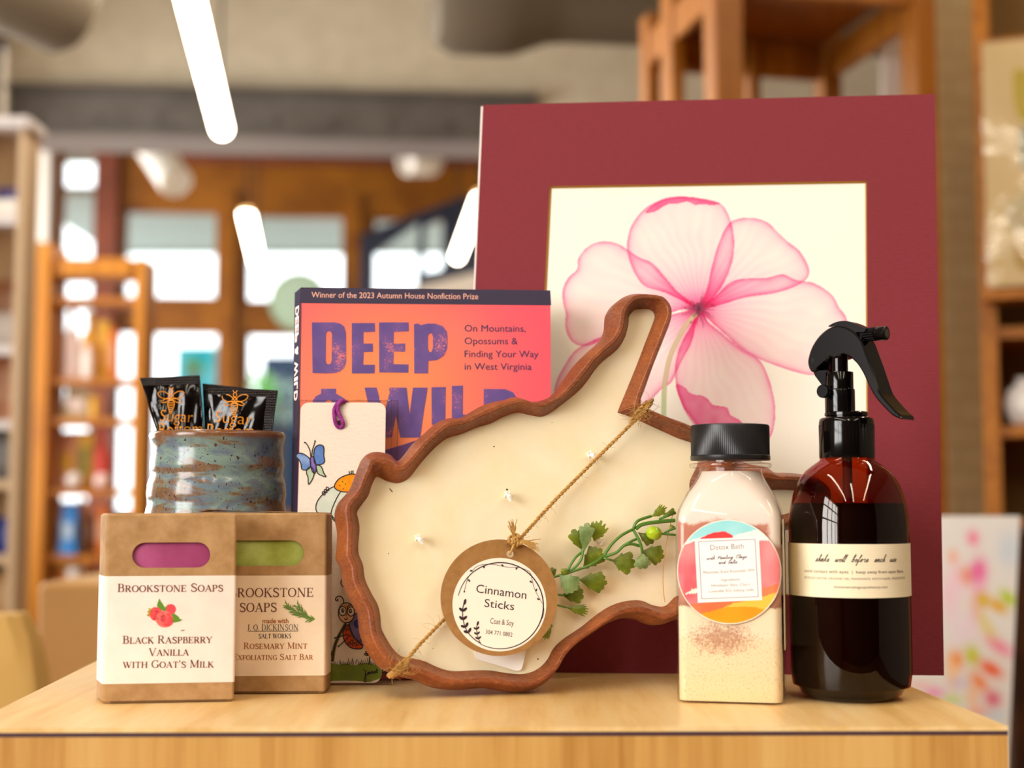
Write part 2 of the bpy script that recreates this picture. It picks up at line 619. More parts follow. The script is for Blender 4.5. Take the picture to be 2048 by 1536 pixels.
def area(name, loc, target, sx, sy, power, col):
    l = bpy.data.lights.new(name, 'AREA')
    l.shape = 'RECTANGLE'
    l.size, l.size_y, l.energy = sx, sy, power
    l.color = col
    o = bpy.data.objects.new(name, l)
    COL.objects.link(o)
    o.location = loc
    o.rotation_euler = (Vector(target) - Vector(loc)).to_track_quat('-Z', 'Y').to_euler()
    return o


# daylight through the shop's windows (left wall, behind the camera)
area('window_daylight', (-2.42, -1.7, 1.75), (0.0, -1.7, 1.75), 2.5, 1.7, 165, (1.0, 0.975, 0.94))
area('window_daylight_side', (-2.42, 3.7, 1.8), (0.0, 3.7, 1.8), 3.2, 1.7, 84, (1.0, 0.97, 0.92))
area('window_daylight_far', (-4.4, 8.2, 1.7), (0.0, 8.2, 1.5), 3.0, 2.2, 150, (1.0, 0.95, 0.88))  # added area light that fills the far room, no window there

# ================================================================ room shell
M_plaster = mottled('painted_block', '#e2d6bc', '#d8cbb0', 9, 0.85, 0.15, 0.25, 60)
M_ceiling = plain('ceiling_paint', '#9c907c', 0.9, 0.1)
M_floor = wood('floor_boards', '#6b4a2c', '#7d5834', '#8d6740', (8, 0.6, 1), 3, 0.4)
M_white = plain('white_paint', '#e9e4dc', 0.7, 0.2)
M_steel = mottled('dark_steel', '#6d665f', '#5f5851', 6, 0.55, 0.4)
M_orange = wood('varnished_pine', '#723e08', '#8a520c', '#9c6012', (1, 1, 6), 2.2, 0.4)
M_oak = wood('honey_oak', '#a8640f', '#ba7418', '#c88426', (9, 9, 0.7), 4, 0.4)
M_oakd = wood('amber_oak', '#985608', '#a8640f', '#b8721a', (9, 9, 0.7), 4, 0.4)
M_redw = wood('red_brown_wood', '#5a2c1c', '#6c3522', '#7a3e28', (1, 1, 6), 3, 0.45)
M_side = mottled('side_wall_paint', '#948a7c', '#887e70', 5, 0.85, 0.15)
M_backw = mottled('back_wall_brick', '#4c3a2c', '#3e2f24', 7, 0.9, 0.1)
M_glass = clear('window_glass', (0.97, 0.985, 0.98), 0.02, 0.25)
M_navy = plain('navy_paint', '#141d35', 0.45, 0.4)


def slab(name, x0, x1, y0, y1, z0, z1, mat):
    b = MB(); b.box(x0, x1, y0, y1, z0, z1, mat)
    return struct(b.build(name, smooth=0))


slab('floor', -5.2, 4.2, -3.6, 12.5, -0.1, 0.0, M_floor)
slab('ceiling', -5.2, 4.2, -3.6, 10.2, 3.5, 3.6, M_ceiling)


def frame_wall(name, P, outer, holes, thick, mat, mat2=None):
    b = MB()
    if holes:                                   # rectangular openings: cut the wall into cells
        xs = sorted({round(p[0], 5) for l in [outer] + list(holes) for p in l})
        ys = sorted({round(p[1], 5) for l in [outer] + list(holes) for p in l})
        R = [(min(p[0] for p in h), max(p[0] for p in h), min(p[1] for p in h), max(p[1] for p in h)) for h in holes]
        for i in range(len(xs) - 1):
            for j in range(len(ys) - 1):
                cx, cy = (xs[i] + xs[i + 1]) / 2, (ys[j] + ys[j + 1]) / 2
                if any(a < cx < c and d < cy < t for a, c, d, t in R): continue
                q = rect(xs[i], ys[j], xs[i + 1], ys[j + 1])
                b.add([(x, y, 0) for x, y in q], [(0, 1, 2, 3)], mat)
                b.add([(x, y, -thick) for x, y in q], [(3, 2, 1, 0)], mat)
        for l in [outer] + list(holes):
            n = len(l)
            b.add([(x, y, -thick) for x, y in l] + [(x, y, 0) for x, y in l], [(i, (i + 1) % n, n + (i + 1) % n, n + i) for i in range(n)], mat2 or mat)
    else:
        b.prism(outer, -thick, 0.0, mat, holes, side=mat2 or mat)
    o = b.build(name, smooth=0)
    o.matrix_world = P.M
    return struct(o)


def rect(x0, y0, x1, y1):
    return [(x0, y0), (x1, y0), (x1, y1), (x0, y1)]


# left wall with a wide window that lights the counter
PL = Plane((-2.2, 0, 0), 90)          # u runs along +y, the face looks to +x
PL = Plane((-2.2, 0, 0), 90)
frame_wall('wall_left', PL, rect(-3.5, 0, 6.0, 3.5), [rect(-3.0, 0.9, -0.4, 2.6), rect(2.0, 0.9, 5.4, 2.7)], 0.14, M_side)
b = MB()
for i in range(5):
    x = -3.0 + 2.6 * i / 4
    b.box(x - 0.035, x + 0.035, 0.9, 2.6, -0.1, -0.04, M_white)
for z in (0.93, 1.5, 2.05, 2.57):
    b.box(-3.0, -0.4, z - 0.03, z + 0.03, -0.095, -0.045, M_white)
o = struct(b.build('window_1', smooth=0)); o.matrix_world = PL.M
b = MB()
for i in range(5):
    x = 2.0 + 3.4 * i / 4
    b.box(x - 0.035, x + 0.035, 0.9, 2.7, -0.1, -0.04, M_white)
for z in (0.93, 1.8, 2.67):
    b.box(2.0, 5.4, z - 0.03, z + 0.03, -0.095, -0.045, M_white)
o = struct(b.build('window_2', smooth=0)); o.matrix_world = PL.M
PB = Plane((0, -3.5, 0), 180)
frame_wall('wall_back', PB, rect(-4.2, 0, 2.2, 3.5), [], 0.14, M_backw)
PR = Plane((3.9, 0, 0), -90)
frame_wall('wall_right', PR, rect(-10.2, 0, 3.5, 3.5), [], 0.14, M_side)

# the cross wall with the steel lintel over its opening (turned 4 degrees)
PX = Plane(at_y(1024, 1000, 6.0), 4.0)
PX.O.z = 0
PX = Plane((0, 6.0, 0), 4.0)
ul, vb = PX.uv(20, 276)
ur, vb2 = PX.uv(1062, 285)
vt = PX.uv(500, 190)[1]
vb = PX.uv(540, 277)[1]
frame_wall('wall_cross', PX, [(-2.2, 3.5), (-2.2, 3.0), (ul - .02, 3.0), (ul - .02, vb), (ur, vb), (ur, 0), (4.1, 0), (4.1, 3.5)], [], 0.3, M_plaster, plain('soffit_grey', '#9c9490', .7))  # shade of the underside put into a separate grey edge colour
b = MB()
b.box(ul, ur + .02, vb + .012, vt, 0.0, 0.03, M_steel)
b.box(ul, ur + .02, vt - .014, vt, 0.03, 0.11, M_steel)
b.box(ul, ur + .02, vb, vb + .014, 0.0, 0.06, M_steel)
for i in range(9):
    x = ul + (ur - ul) * (i + 0.5) / 9
    b.box(x - .012, x + .012, vb + .05, vb + .074, 0.03, 0.045, M_steel)
o = struct(b.build('trim_1', smooth=0)); o.matrix_world = PX.M

# far wall: varnished pine with white-lit windows
PF = Plane((0, 10.0, 0), 4.0)


def frect(P, x0, y0, x1, y1):
    a = P.uv(x0, (y0 + y1) / 2)[0]; c = P.uv(x1, (y0 + y1) / 2)[0]
    t = P.uv((x0 + x1) / 2, y0)[1]; d = P.uv((x0 + x1) / 2, y1)[1]
    return (a, d, c, t)


WIN = [frect(PF, 110, 292, 188, 1010), frect(PF, 242, 416, 438, 600), frect(PF, 488, 424, 692, 608),
       frect(PF, 224, 657, 438, 1030), frect(PF, 486, 662, 692, 1030), frect(PF, 742, 432, 900, 600)]
holes = [rect(a, d, c, t) for a, d, c, t in WIN]
frame_wall('wall_far', PF, [(-4.6, 0), (3.9, 0), (3.9, 3.5), (-4.6, 3.5)], holes, 0.12, M_orange)
b = MB()
a0 = PF.uv(188, 500)[0]; a1 = PF.uv(240, 500)[0]
b.box(a0 + .01, a1 - .01, 0, 3.5, 0.0, 0.09, M_redw)
o = struct(b.build('trim_2', smooth=0)); o.matrix_world = PF.M
b = MB()
a0 = PF.uv(58, 500)[0]; a1 = PF.uv(104, 500)[0]
b.box(a0, a1, 0, 3.5, 0.0, 0.16, M_white)
o = struct(b.build('trim_3', smooth=0)); o.matrix_world = PF.M
b = MB()                                                  # beam head and panels of the far wall
b.box(-2.6, 3.5, PF.uv(500, 330)[1], PF.uv(500, 300)[1], 0.0, 0.05, M_redw)
b.box(PF.uv(692, 500)[0] + .02, PF.uv(722, 500)[0], 0, 3.2, 0, 0.04, M_orange)
b.box(PF.uv(438, 500)[0] + .05, PF.uv(486, 500)[0] - .05, 0, 3.2, 0, 0.045, M_orange)
o = struct(b.build('trim_4', smooth=0)); o.matrix_world = PF.M
for i, (a, d, c, t) in enumerate(WIN):
    b = MB()
    fw = 0.028
    b.prism(rect(a, d, c, t), -0.1, -0.03, M_orange, [rect(a + fw, d + fw, c - fw, t - fw)])
    b.box(a + fw, c - fw, d + fw, t - fw, -0.068, -0.062, M_glass)
    o = struct(b.build('window_%d' % (i + 3), smooth=0)); o.matrix_world = PF.M
slab('wall_far_side', -4.75, -4.6, 6.4, 6.6, 0, 3.5, M_white)

# beyond the glass
M_conc = plain('pale_concrete', '#cfd3cf', 0.9, 0.1)
b = MB(); b.box(-9, 9, 12.5, 40, -0.1, 0.0, M_conc)
struct(b.build('ground', smooth=0))
aw = at_y(240, 470, 12.2)
zaw = at_y(500, 502, 12.6).z
M_awn = plain('awning_cloth', '#b9c1bb', 0.8)
awn = thing('awning', 'pale grey awning outside above the storefront windows', 'awning', Matrix.Translation((0, 0, 0)))
b = MB(); b.box(-3.62, 1.2, 10.24, 12.6, zaw, zaw + .06, M_awn); b.box(-3.62, 1.2, 12.55, 12.6, zaw - .03, zaw + .1, M_awn); b.build('canopy', awn, smooth=0)
for x in (-3.58, 1.16):
    b = MB(); b.box(x - .03, x + .03, 12.5, 12.56, 0, zaw, plain('awning_post', '#8d948f', .6)); b.build('post', awn, smooth=0)


def blob(name, px, py, y, r, mat, label, cat, sq=1.0, group=None):
    p = at_y(px, py, y)
    b = MB()
    prof = [(max(1e-4, r * math.sin(PI * i / 14)), -r * sq * math.cos(PI * i / 14)) for i in range(15)]
    b.lathe(prof, mat, 24)
    o = b.build(name); o.location = p
    return tag(o, label, cat, group)


# things seen through the far windows
def panel_obj(name, px0, py0, px1, py1, y, d, mat, label, cat, z0=None):
    a = at_y(px0, py1, y); c = at_y(px1, py0, y)
    b = MB(); b.box(a.x, c.x, y, y + d, a.z if z0 is None else z0, c.z, mat, 0.004)
    return tag(b.build(name, smooth=0), label, cat)


panel_obj('parked_car_cover', 352, 694, 440, 742, 13.5, 1.2, plain('teal_vinyl', '#18a6b4', 0.4), 'teal covered cart outside, seen through the lower left window', 'cart', 0.0)
panel_obj('dark_doorway', 522, 712, 602, 1000, 15.0, 0.3, plain('slate_paint', '#2c3a52', 0.5), 'dark slate door across the street, through the lower middle window', 'door', 0.0)


def shrub(px, py, y, r, col, label):
    p = at_y(px, py, y)
    o = thing('potted_shrub', label, 'shrub', Matrix.Translation((p.x, y, 0)))
    b = MB()
    rnd = random.Random(int(px))
    for k in range(160):
        a, e = rnd.uniform(0, 2 * PI), rnd.uniform(-1, 1)
        q = Vector((math.cos(a) * math.sqrt(1 - e * e), math.sin(a) * math.sqrt(1 - e * e), e)) * r * rnd.uniform(.7, 1)
        q.z += p.z
        t = Vector((rnd.uniform(-1, 1), rnd.uniform(-1, 1), rnd.uniform(-1, 1))).normalized()
        s = t.orthogonal().normalized()
        L = r * .42
        b.add([q, q + t * L * .5 + s * L * .3, q + t * L, q + t * L * .5 - s * L * .3], [(0, 1, 2, 3)], plain('leaf_' + col, col, 0.5))
    b.build('foliage', o, smooth=0)
    b = MB(); b.tube([(0, 0, .2), (0, 0, p.z)], .03, plain('bark', '#5a4330')); b.build('stem', o)
    b = MB(); b.lathe([(.14, 0), (.2, .3), (.21, .32), (.17, .32)], plain('grey_pot', '#8f8f8a')); b.build('pot', o)
    return o


shrub(388, 735, 12.6, .09, '#5f9a10', 'small bright green shrub beyond the lower left window')
shrub(505, 785, 12.8, .2, '#7fce5a', 'round pale green shrub beyond the lower middle window')
shrub(560, 800, 13.4, .22, '#8fa39a', 'round grey green shrub right of the pale green one outside')

# round sign hanging in the upper middle window
p = at_y(598, 602, 9.8)
b = MB()
b.prism(ellipse(0, 0, .205, .205, 48), -.008, .008, plain('sign_green', '#9db59a', 0.6))
b.prism(ellipse(0, 0, .165, .165, 48), .008, .011, plain('sign_green_light', '#a9bfa6', 0.6))
o = b.build('round_sign'); o.matrix_world = Matrix.Translation(p) @ Matrix.Rotation(PI / 2, 4, 'X')
tag(o, 'round sage green sign hanging in the upper middle storefront window', 'sign')

# ================================================================ lamps hung from the ceiling
M_led = emit('led_diffuser', '#ffefd8', 20.0)
M_lamp = plain('lamp_housing', '#c9a36a', 0.4, 0.5)
M_cable = plain('cable_black', '#2a2522', 0.6)


def led(a, c, wdt, label, group='linear pendant lamps', hang=True):
    a, c = Vector(a), Vector(c)
    d = (c - a); L = d.length; d.normalize()
    o = thing('linear_pendant_lamp', label, 'lamp', Matrix.Translation(a), group)
    x = Vector((0, 0, 1)).cross(d).normalized(); z = d.cross(x)
    R = Matrix(((x.x, d.x, z.x, 0), (x.y, d.y, z.y, 0), (x.z, d.z, z.z, 0), (0, 0, 0, 1)))
    h = wdt / 2
    b = MB()
    def pill(y, s):
        pts = [(h * s, y, 0)]
        return [(h * s * math.cos(t), y, h * s * math.sin(t)) for t in [PI + PI * i / 14 for i in range(15)]]
    rows = []
    for k in range(7):
        t = k / 6 * PI / 2
        rows.append(pill(h * (1 - math.sin(t)), max(.02, math.sin(t))) if k else pill(0, .02))
    rows = [pill(h - h * math.cos(t), max(.03, math.sin(t))) for t in [PI / 2 * i / 6 for i in range(7)]]
    rows += [pill(L - h + h * math.cos(t), max(.03, math.sin(t))) for t in [PI / 2 - PI / 2 * i / 6 for i in range(7)]]
    b.loft(rows, M_led)
    q = b.build('diffuser', o); q.matrix_local = R
    b = MB()
    b.box(-h * .94, h * .94, h, L - h, 0.0005, 0.03, M_lamp, 0.004)
    q = b.build('housing', o, smooth=0); q.matrix_local = R
    for f in (.04, .96):
        b = MB()
        s = Vector(d) * (L * f)
        b.tube([(s.x, s.y, .03), (s.x, s.y, 3.5 - a.z)], .005, M_cable, 6)
        b.build('cable', o)
    return o


a = at_y(445, 262, 5.5); n = at_y(397, 0, 4.3)
d = (n - a); d.z = 0
led(a, a + d * 3.1, .072, 'long lit linear lamp hanging in front of the steel beam, upper left')
a = at_y(492, 424, 6.75); n = at_y(514, 548, 8.2); n.z = a.z
led(a, n, .068, 'lit linear lamp seen before the upper middle storefront window')
a = at_y(914, 515, 8.6); n = at_y(962, 392, 6.8); n.z = a.z
led(a, n, .066, 'slanting lit lamp peeking out left of the red picture mat')
led((-.75, -2.2, 2.55), (-.66, 0.9, 2.55), .09, 'long lit linear lamp overhead, left of the counter')
led((1.25, -2.2, 2.55), (1.1, 2.3, 2.55), .09, 'long lit linear lamp overhead, right of the counter')

led((.1, -2.3, 2.5), (.1, -.35, 2.5), .09, 'lit linear lamp overhead, above and behind the viewer')  # unseen lamp, added for frontal fill light on the counter

# ducts along the ceiling of the near room
M_duct = plain('duct_grey', '#6e6455', 0.6, 0.3)


def duct(p0, p1, r, label, bell=None, name='ventilation_duct'):
    p0, p1 = Vector(p0), Vector(p1)
    d = (p1 - p0); L = d.length
    o = thing(name, label, 'duct', Matrix.Translation(p0) @ d.to_track_quat('Z', 'Y').to_matrix().to_4x4())
    b = MB(); b.lathe([(r * .3, 0), (r * .8, .012), (r, .05), (r, L * .5), (r, L)] if bell is None else
                      [(bell * .3, 0), (bell * .82, .015), (bell, .07), (bell, .2), (bell * .96, .26), (r * 1.05, .36), (r, .42), (r, L)], M_duct, 40)
    b.build('pipe', o)
    for f in (.45, .8):
        b = MB(); b.lathe([(r, L * f - .015), (r * 1.04, L * f - .01), (r * 1.04, L * f + .01), (r, L * f + .015)], M_duct, 40, capb=False, capt=False); b.build('band', o)
    b = MB(); b.box(-.01, .01, -.01, .01, 0, .3, M_duct)
    return o


e = at_y(170, 20, 3.9)
duct(e, e + Vector((-1.6, -1.5, .42)), .15, 'grey duct ending at the top left corner of the ceiling')
e = at_y(862, 8, 4.2)
duct(e, e + Vector((2.4, .5, .06)), .1, 'grey duct with a wide end left of the wooden stand, near ceiling', bell=.148)

# spot lamps below the beam
M_spot = plain('spot_white', '#ddd8d0', 0.45, 0.4)


def spot(px, py, y, d, L, r, label):
    p = at_y(px, py, y)
    d = Vector(d).normalized()
    o = thing('ceiling_spot_lamp', label, 'lamp', Matrix.Translation(p), 'white spot lamps in the far room')
    Q = d.to_track_quat('Z', 'Y').to_matrix().to_4x4()
    b = MB(); b.lathe([(r * .5, 0), (r * .9, .01), (r, .03), (r, L - .02), (r * .96, L), (r * .85, L), (r * .8, L - .03)], M_spot, 36)
    q = b.build('lamp_head', o); q.matrix_local = Q
    b = MB(); b.tube([tuple(d * L * .3), (d.x * L * .3, d.y * L * .3, .3), (d.x * L * .3, d.y * L * .3, 3.5 - p.z)], .012, M_spot, 8); b.build('stem', o)
    b = MB(); b.lathe([(.05, 3.44 - p.z), (.06, 3.46 - p.z), (.06, 3.5 - p.z)], M_spot, 24, c=(d.x * L * .3, d.y * L * .3)); b.build('ceiling_plate', o)
    return o


spot(300, 288, 7.6, (.42, -.5, -.55), .42, .088, 'white spot lamp under the beam above the left windows')
spot(872, 318, 7.6, (-.55, -.45, -.12), .2, .09, 'white spot lamp under the beam beside the red picture mat')

# navy framed display behind the book
PN = Plane(at_y(724, 600, 8.85), 0)
b = MB()
out = PN.pts([(716, 640), (720, 470), (955, 382), (1010, 365), (1010, 640)])
h1 = PN.pts([(746, 590), (748, 506), (838, 442), (832, 572)])
h2 = PN.pts([(848, 545), (850, 450), (886, 432), (884, 538)])
o = thing('display_hutch', 'slanted navy display hutch with open panes behind the purple and pink book', 'hutch', PN.M)
b.prism(out, -.06, 0, M_navy, [h1, h2])
b.build('frame', o, smooth=0)
b = MB(); b.prism(PN.pts([(822, 640), (822, 578), (1010, 535), (1010, 640)]), .005, .05, plain('hutch_grey', '#b9afa3', 0.6)); b.build('panel', o, smooth=0)
zf = -PN.O.z
b = MB(); b.box(PN.uv(716, 640)[0], PN.uv(1010, 640)[0], zf, PN.uv(800, 640)[1], -.06, .05, M_navy); b.build('base', o, smooth=0)
# ================================================================ the counter the goods stand on
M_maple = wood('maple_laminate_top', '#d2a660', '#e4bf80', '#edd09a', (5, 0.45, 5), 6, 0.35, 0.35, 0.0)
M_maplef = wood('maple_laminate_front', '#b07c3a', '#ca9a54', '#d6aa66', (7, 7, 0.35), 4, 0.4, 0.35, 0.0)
M_edge = plain('dark_edge_seam', '#4a3038', 0.6)
c0 = at_z(-78, 1456.5, T); c1 = at_z(2015, 1452, T)
c2 = at_y(1640, 1300, 1.0); c2.z = T
vpr = at_z(1817, 1371, T)
d = (vpr - c1).normalized(); c2 = c1 + d * (.40 / d.y)
lfar = at_z(193, 1322, T)
d = (lfar - c0).normalized(); c3 = c0 + d * (.40 / d.y)
ct = thing('display_counter', 'maple laminate counter holding the gift products in front', 'counter', Matrix.Translation((0, c0.y, 0)))
off = Vector((0, c0.y, 0))
q = [c0 - off, c1 - off, c2 - off, c3 - off]
b = MB(); b.prism([(p.x, p.y) for p in q], T - .0022, T, M_maple); b.build('counter_top', ct, smooth=0)
cen = sum(((p) for p in q), Vector()) / 4
def inset(k): return [((p.x - cen.x) * k + cen.x, (p.y - cen.y) * k + cen.y) for p in q]
b = MB(); b.prism(inset(1.0005), T - .0042, T - .0022, M_edge); b.build('edge_seam', ct, smooth=0)
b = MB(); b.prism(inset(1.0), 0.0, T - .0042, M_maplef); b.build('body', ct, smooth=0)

# ================================================================ bookcase on the left with goods on its shelves
YB = 4.6


def bx(b, px0, py0, px1, py1, y0, y1, mat, bev=0.0):
    """box whose front, at depth y0, covers the given pixels"""
    a = at_y(px0, py1, y0); c = at_y(px1, py0, y0)
    b.box(a.x, c.x, y0, y1, a.z, c.z, mat, bev)


bc = thing('bookcase', 'open honey oak bookcase full of small goods at the left', 'bookcase', Matrix.Translation((0, 0, 0)))
x0 = at_y(66, 800, YB).x; xm = at_y(98, 800, YB).x; x1 = at_y(250, 800, YB).x; x2 = at_y(286, 800, YB).x
zt = at_y(180, 516, YB).z; zp = at_y(90, 486, YB).z
b = MB(); b.box(x0, xm, YB - .02, YB + .16, 0, zp, M_oak, .004); b.build('side_panel', bc, smooth=0)
b = MB(); b.box(x2 - .035, x2, YB, YB + .15, 0, zt, M_oak, .004); b.build('side_panel', bc, smooth=0)
b = MB(); bx(b, 98, 516, 250 + 14, 552, YB, YB + .15, M_oak, .004); b.build('top_rail', bc, smooth=0)
SHELF = [594, 756, 836, 978, 1110, 1172]
for s in SHELF:
    z = at_y(180, s, YB).z
    b = MB(); b.box(xm, x2 - .035, YB + .005, YB + .15, z - .022, z, M_oakd); b.build('shelf', bc, smooth=0)


def zsh(i): return at_y(180, SHELF[i], YB).z


def goods(kind, px, w, h, i, mat, label, cat, mat2=None, dy=.06, group=None):
    """kind: bottle / box / jar / bag / ball, standing on shelf i, centred on pixel column px"""
    x = at_y(px, 800, YB + dy).x
    z = zsh(i)
    nm = {'bottle': 'bottle', 'box': 'gift_box', 'jar': 'jar', 'bag': 'paper_bag', 'ball': 'glass_ball', 'figure': 'figurine'}[kind]
    o = thing(nm, label, cat, Matrix.Translation((x, YB + dy, z + .0003)), group)
    b = MB(); r = w / 2
    if kind == 'bottle':
        b.lathe([(r * .9, 0), (r, .006), (r, h * .55), (r * .8, h * .66), (r * .35, h * .76), (r * .33, h * .88)], mat, 28); b.build('body', o)
        b = MB(); b.lathe([(r * .4, h * .88), (r * .42, h * .9), (r * .42, h), (r * .36, h * 1.01)], mat2 or mat, 24); b.build('cap', o)
    elif kind == 'jar':
        b.lathe([(r * .9, 0), (r, .006), (r, h * .72), (r * .8, h * .8)], mat, 28); b.build('body', o)
        b = MB(); b.lathe([(r * .86, h * .8), (r * .88, h * .82), (r * .88, h), (r * .8, h * 1.01)], mat2 or mat, 28); b.build('lid', o)
    elif kind == 'box':
        b.box(-r, r, -.02, .02, 0, h, mat, .003); b.build('carton', o, smooth=0)
        b = MB(); b.box(-r * .75, r * .75, -.0212, -.02, h * .25, h * .72, mat2 or mat); b.build('label', o, smooth=0)
    elif kind == 'bag':
        rows = []
        for k in range(7):
            t = k / 6
            g = r * (1 - .12 * t); dpt = .025 * (1 - .8 * t)
            rows.append([(-g, -dpt, h * t), (-g * .3, -dpt * 1.15, h * t), (g * .3, -dpt * 1.15, h * t), (g, -dpt, h * t), (g, dpt, h * t), (-g, dpt, h * t)])
        b.loft(rows, mat); b.build('body', o)
        b = MB(); b.box(-r * .6, r * .6, -.0262, -.0252, h * .3, h * .62, mat2 or mat); b.build('label', o, smooth=0)
    elif kind == 'ball':
        b.lathe([(max(1e-4, r * math.sin(PI * k / 16)), r - r * math.cos(PI * k / 16)) for k in range(17)], mat, 28); b.build('globe', o)
        b = MB(); b.lathe([(r * .3, -.0), (r * .34, .004), (r * .2, .012)], mat2 or mat, 20); b.build('foot', o)
    else:
        b.lathe([(r, 0), (r, .01), (r * .5, h * .2), (r * .8, h * .4), (r * .45, h * .62)], mat, 24); b.build('body', o)
        b = MB(); b.lathe([(max(1e-4, r * .5 * math.sin(PI * k / 10)), h * .8 - h * .2 * math.cos(PI * k / 10)) for k in range(11)], mat2 or mat, 24); b.build('head', o)
    return o


g_gold = plain('gold_foil', '#e2a52a', 0.3, 0.5); g_yel = plain('mustard_paper', '#d9a73a', 0.6)
g_pink = plain('blush_paper', '#e8cfc6', 0.6); g_white = plain('white_glaze', '#efe9e2', 0.3, 0.5)
g_grey = plain('grey_kraft', '#b59b78', 0.8); g_or = plain('orange_paper', '#d07030', 0.6)
g_red = plain('red_paper', '#c04436', 0.5); g_brn = plain('brown_glaze', '#5f3216', 0.4)
g_blue = plain('bright_blue', '#2f86d8', 0.4); g_sky = plain('pale_blue', '#b9d2ea', 0.5)
g_peach = plain('peach_paper', '#dc9c78', 0.6); g_green = plain('olive_paper', '#8a8438', 0.6)
S1 = 1
goods('bottle', 142, .05, .235, 1, g_pink, 'tall blush bottle at the left end of the upper bookcase shelf', 'bottle', g_peach)
goods('bottle', 176, .055, .225, 1, g_gold, 'gold bottle with white label side, second on the upper bookcase shelf', 'bottle', g_yel, dy=0.083)
goods('jar', 174, .035, .11, 1, g_white, 'small white jar in front of the gold bottle on the upper shelf', 'jar', g_pink, dy=0.044)
goods('box', 206, .042, .2, 1, g_yel, 'narrow mustard gift box on the upper bookcase shelf', 'box', g_gold, dy=0.100)
goods('box', 226, .025, .17, 1, g_or, 'slim orange gift box at the right end of the upper shelf', 'box', g_peach, dy=0.083)
goods('bag', 156, .085, .1, 2, g_grey, 'grey brown paper bag on the second bookcase shelf', 'bag', g_pink)
goods('jar', 190, .036, .075, 2, g_gold, 'small gold jar right of the grey brown paper bag', 'jar', g_yel, dy=0.056)
goods('figure', 222, .035, .095, 2, g_brn, 'dark brown figurine at the right of the second shelf', 'figurine', g_brn, dy=0.072)
goods('bag', 142, .062, .19, 3, g_peach, 'peach paper bag at the left of the third bookcase shelf', 'bag', g_yel, dy=0.094)
goods('ball', 152, .055, .055, 3, g_white, 'round grey white ball on the third bookcase shelf', 'ball', g_grey, dy=0.050)
goods('box', 176, .05, .19, 3, g_yel, 'yellow gift box standing mid way on the third shelf', 'box', g_green, dy=0.105)
goods('bottle', 208, .06, .2, 3, g_red, 'red capped orange bottle on the third bookcase shelf', 'bottle', g_red, dy=0.094)
goods('ball', 208, .052, .052, 3, g_pink, 'round blush ball before the red capped bottle', 'ball', g_brn, dy=0.050)
goods('bag', 146, .055, .165, 4, g_blue, 'bright blue bag on the fourth bookcase shelf', 'bag', g_sky, dy=0.056)
goods('box', 133, .034, .12, 4, g_grey, 'grey brown box left of the bright blue bag', 'box', g_brn, dy=0.083)
goods('figure', 168, .05, .183, 4, g_gold, 'gold figurine behind the bright blue bag', 'figurine', g_gold, dy=0.111)
goods('jar', 190, .06, .13, 4, g_brn, 'brown jar right of the bright blue bag', 'jar', g_brn, dy=0.083)
goods('box', 212, .04, .16, 4, g_or, 'orange gift box at the right of the fourth shelf', 'box', g_peach, dy=0.083)
goods('jar', 158, .05, .07, 5, g_white, 'white jar on the lowest bookcase shelf', 'jar', g_grey, dy=0.050)
goods('box', 134, .036, .068, 5, g_yel, 'low mustard box at the left of the lowest shelf', 'box', g_or, dy=0.072)
goods('jar', 192, .05, .07, 5, g_brn, 'dark brown jar at the right of the lowest shelf', 'jar', g_or, dy=0.061)

# ================================================================ card rack at the far left edge
YR = 3.4
rk = thing('card_rack', 'pale rack of greeting cards at the left edge of the picture', 'rack', Matrix.Translation((0, 0, 0)))
M_rack = plain('bleached_wood', '#c2a684', 0.6)
M_rackw = plain('rack_white', '#d0c8c6', 0.6)
xa = at_y(-60, 800, YR).x; xb = at_y(22, 800, YR).x; xc = at_y(38, 800, YR).x
ztop = at_y(20, 258, YR).z
b = MB(); b.box(xb, xc, YR, YR + .10, 0, ztop, M_rack); b.build('side_panel', rk, smooth=0)
b = MB(); b.box(xa - .05, xa, YR, YR + .10, 0, ztop, M_rack); b.build('side_panel', rk, smooth=0)
b = MB(); b.box(xa - .05, xc + .012, YR - .02, YR + .11, ztop, ztop + .028, M_rackw, .004); b.build('top', rk, smooth=0)
b = MB(); b.box(xa, xb, YR + .085, YR + .10, 0, ztop, M_rack); b.build('back_panel', rk, smooth=0)
RS = [430, 690, 840, 960, 1110, 1240]
for s in RS:
    z = at_y(10, s, YR).z
    b = MB(); b.box(xa, xb, YR + .005, YR + .085, z - .022, z, M_rackw if s < 900 else M_rack); b.build('shelf', rk, smooth=0)
cards = [(0, 24, 376, 'violet greeting card on the top tier of the rack', '#5a56a0'), (0, 22, 398, 'white greeting card before the violet one on the rack', '#efeae2'),
         (1, 18, 560, 'rust greeting card on the second tier of the rack', '#9c6a4a'), (1, 20, 625, 'grey print card before the rust one on the rack', '#a89c92'),
         (2, 18, 715, 'coral greeting card on the third tier of the rack', '#c08868'), (3, 16, 868, 'dark grey card on the fourth tier of the rack', '#55504e'),
         (4, 17, 1035, 'deep blue card on the fifth tier of the rack', '#1c3aa0'), (5, 20, 1150, 'tan card on the lowest tier of the rack', '#a67c48')]
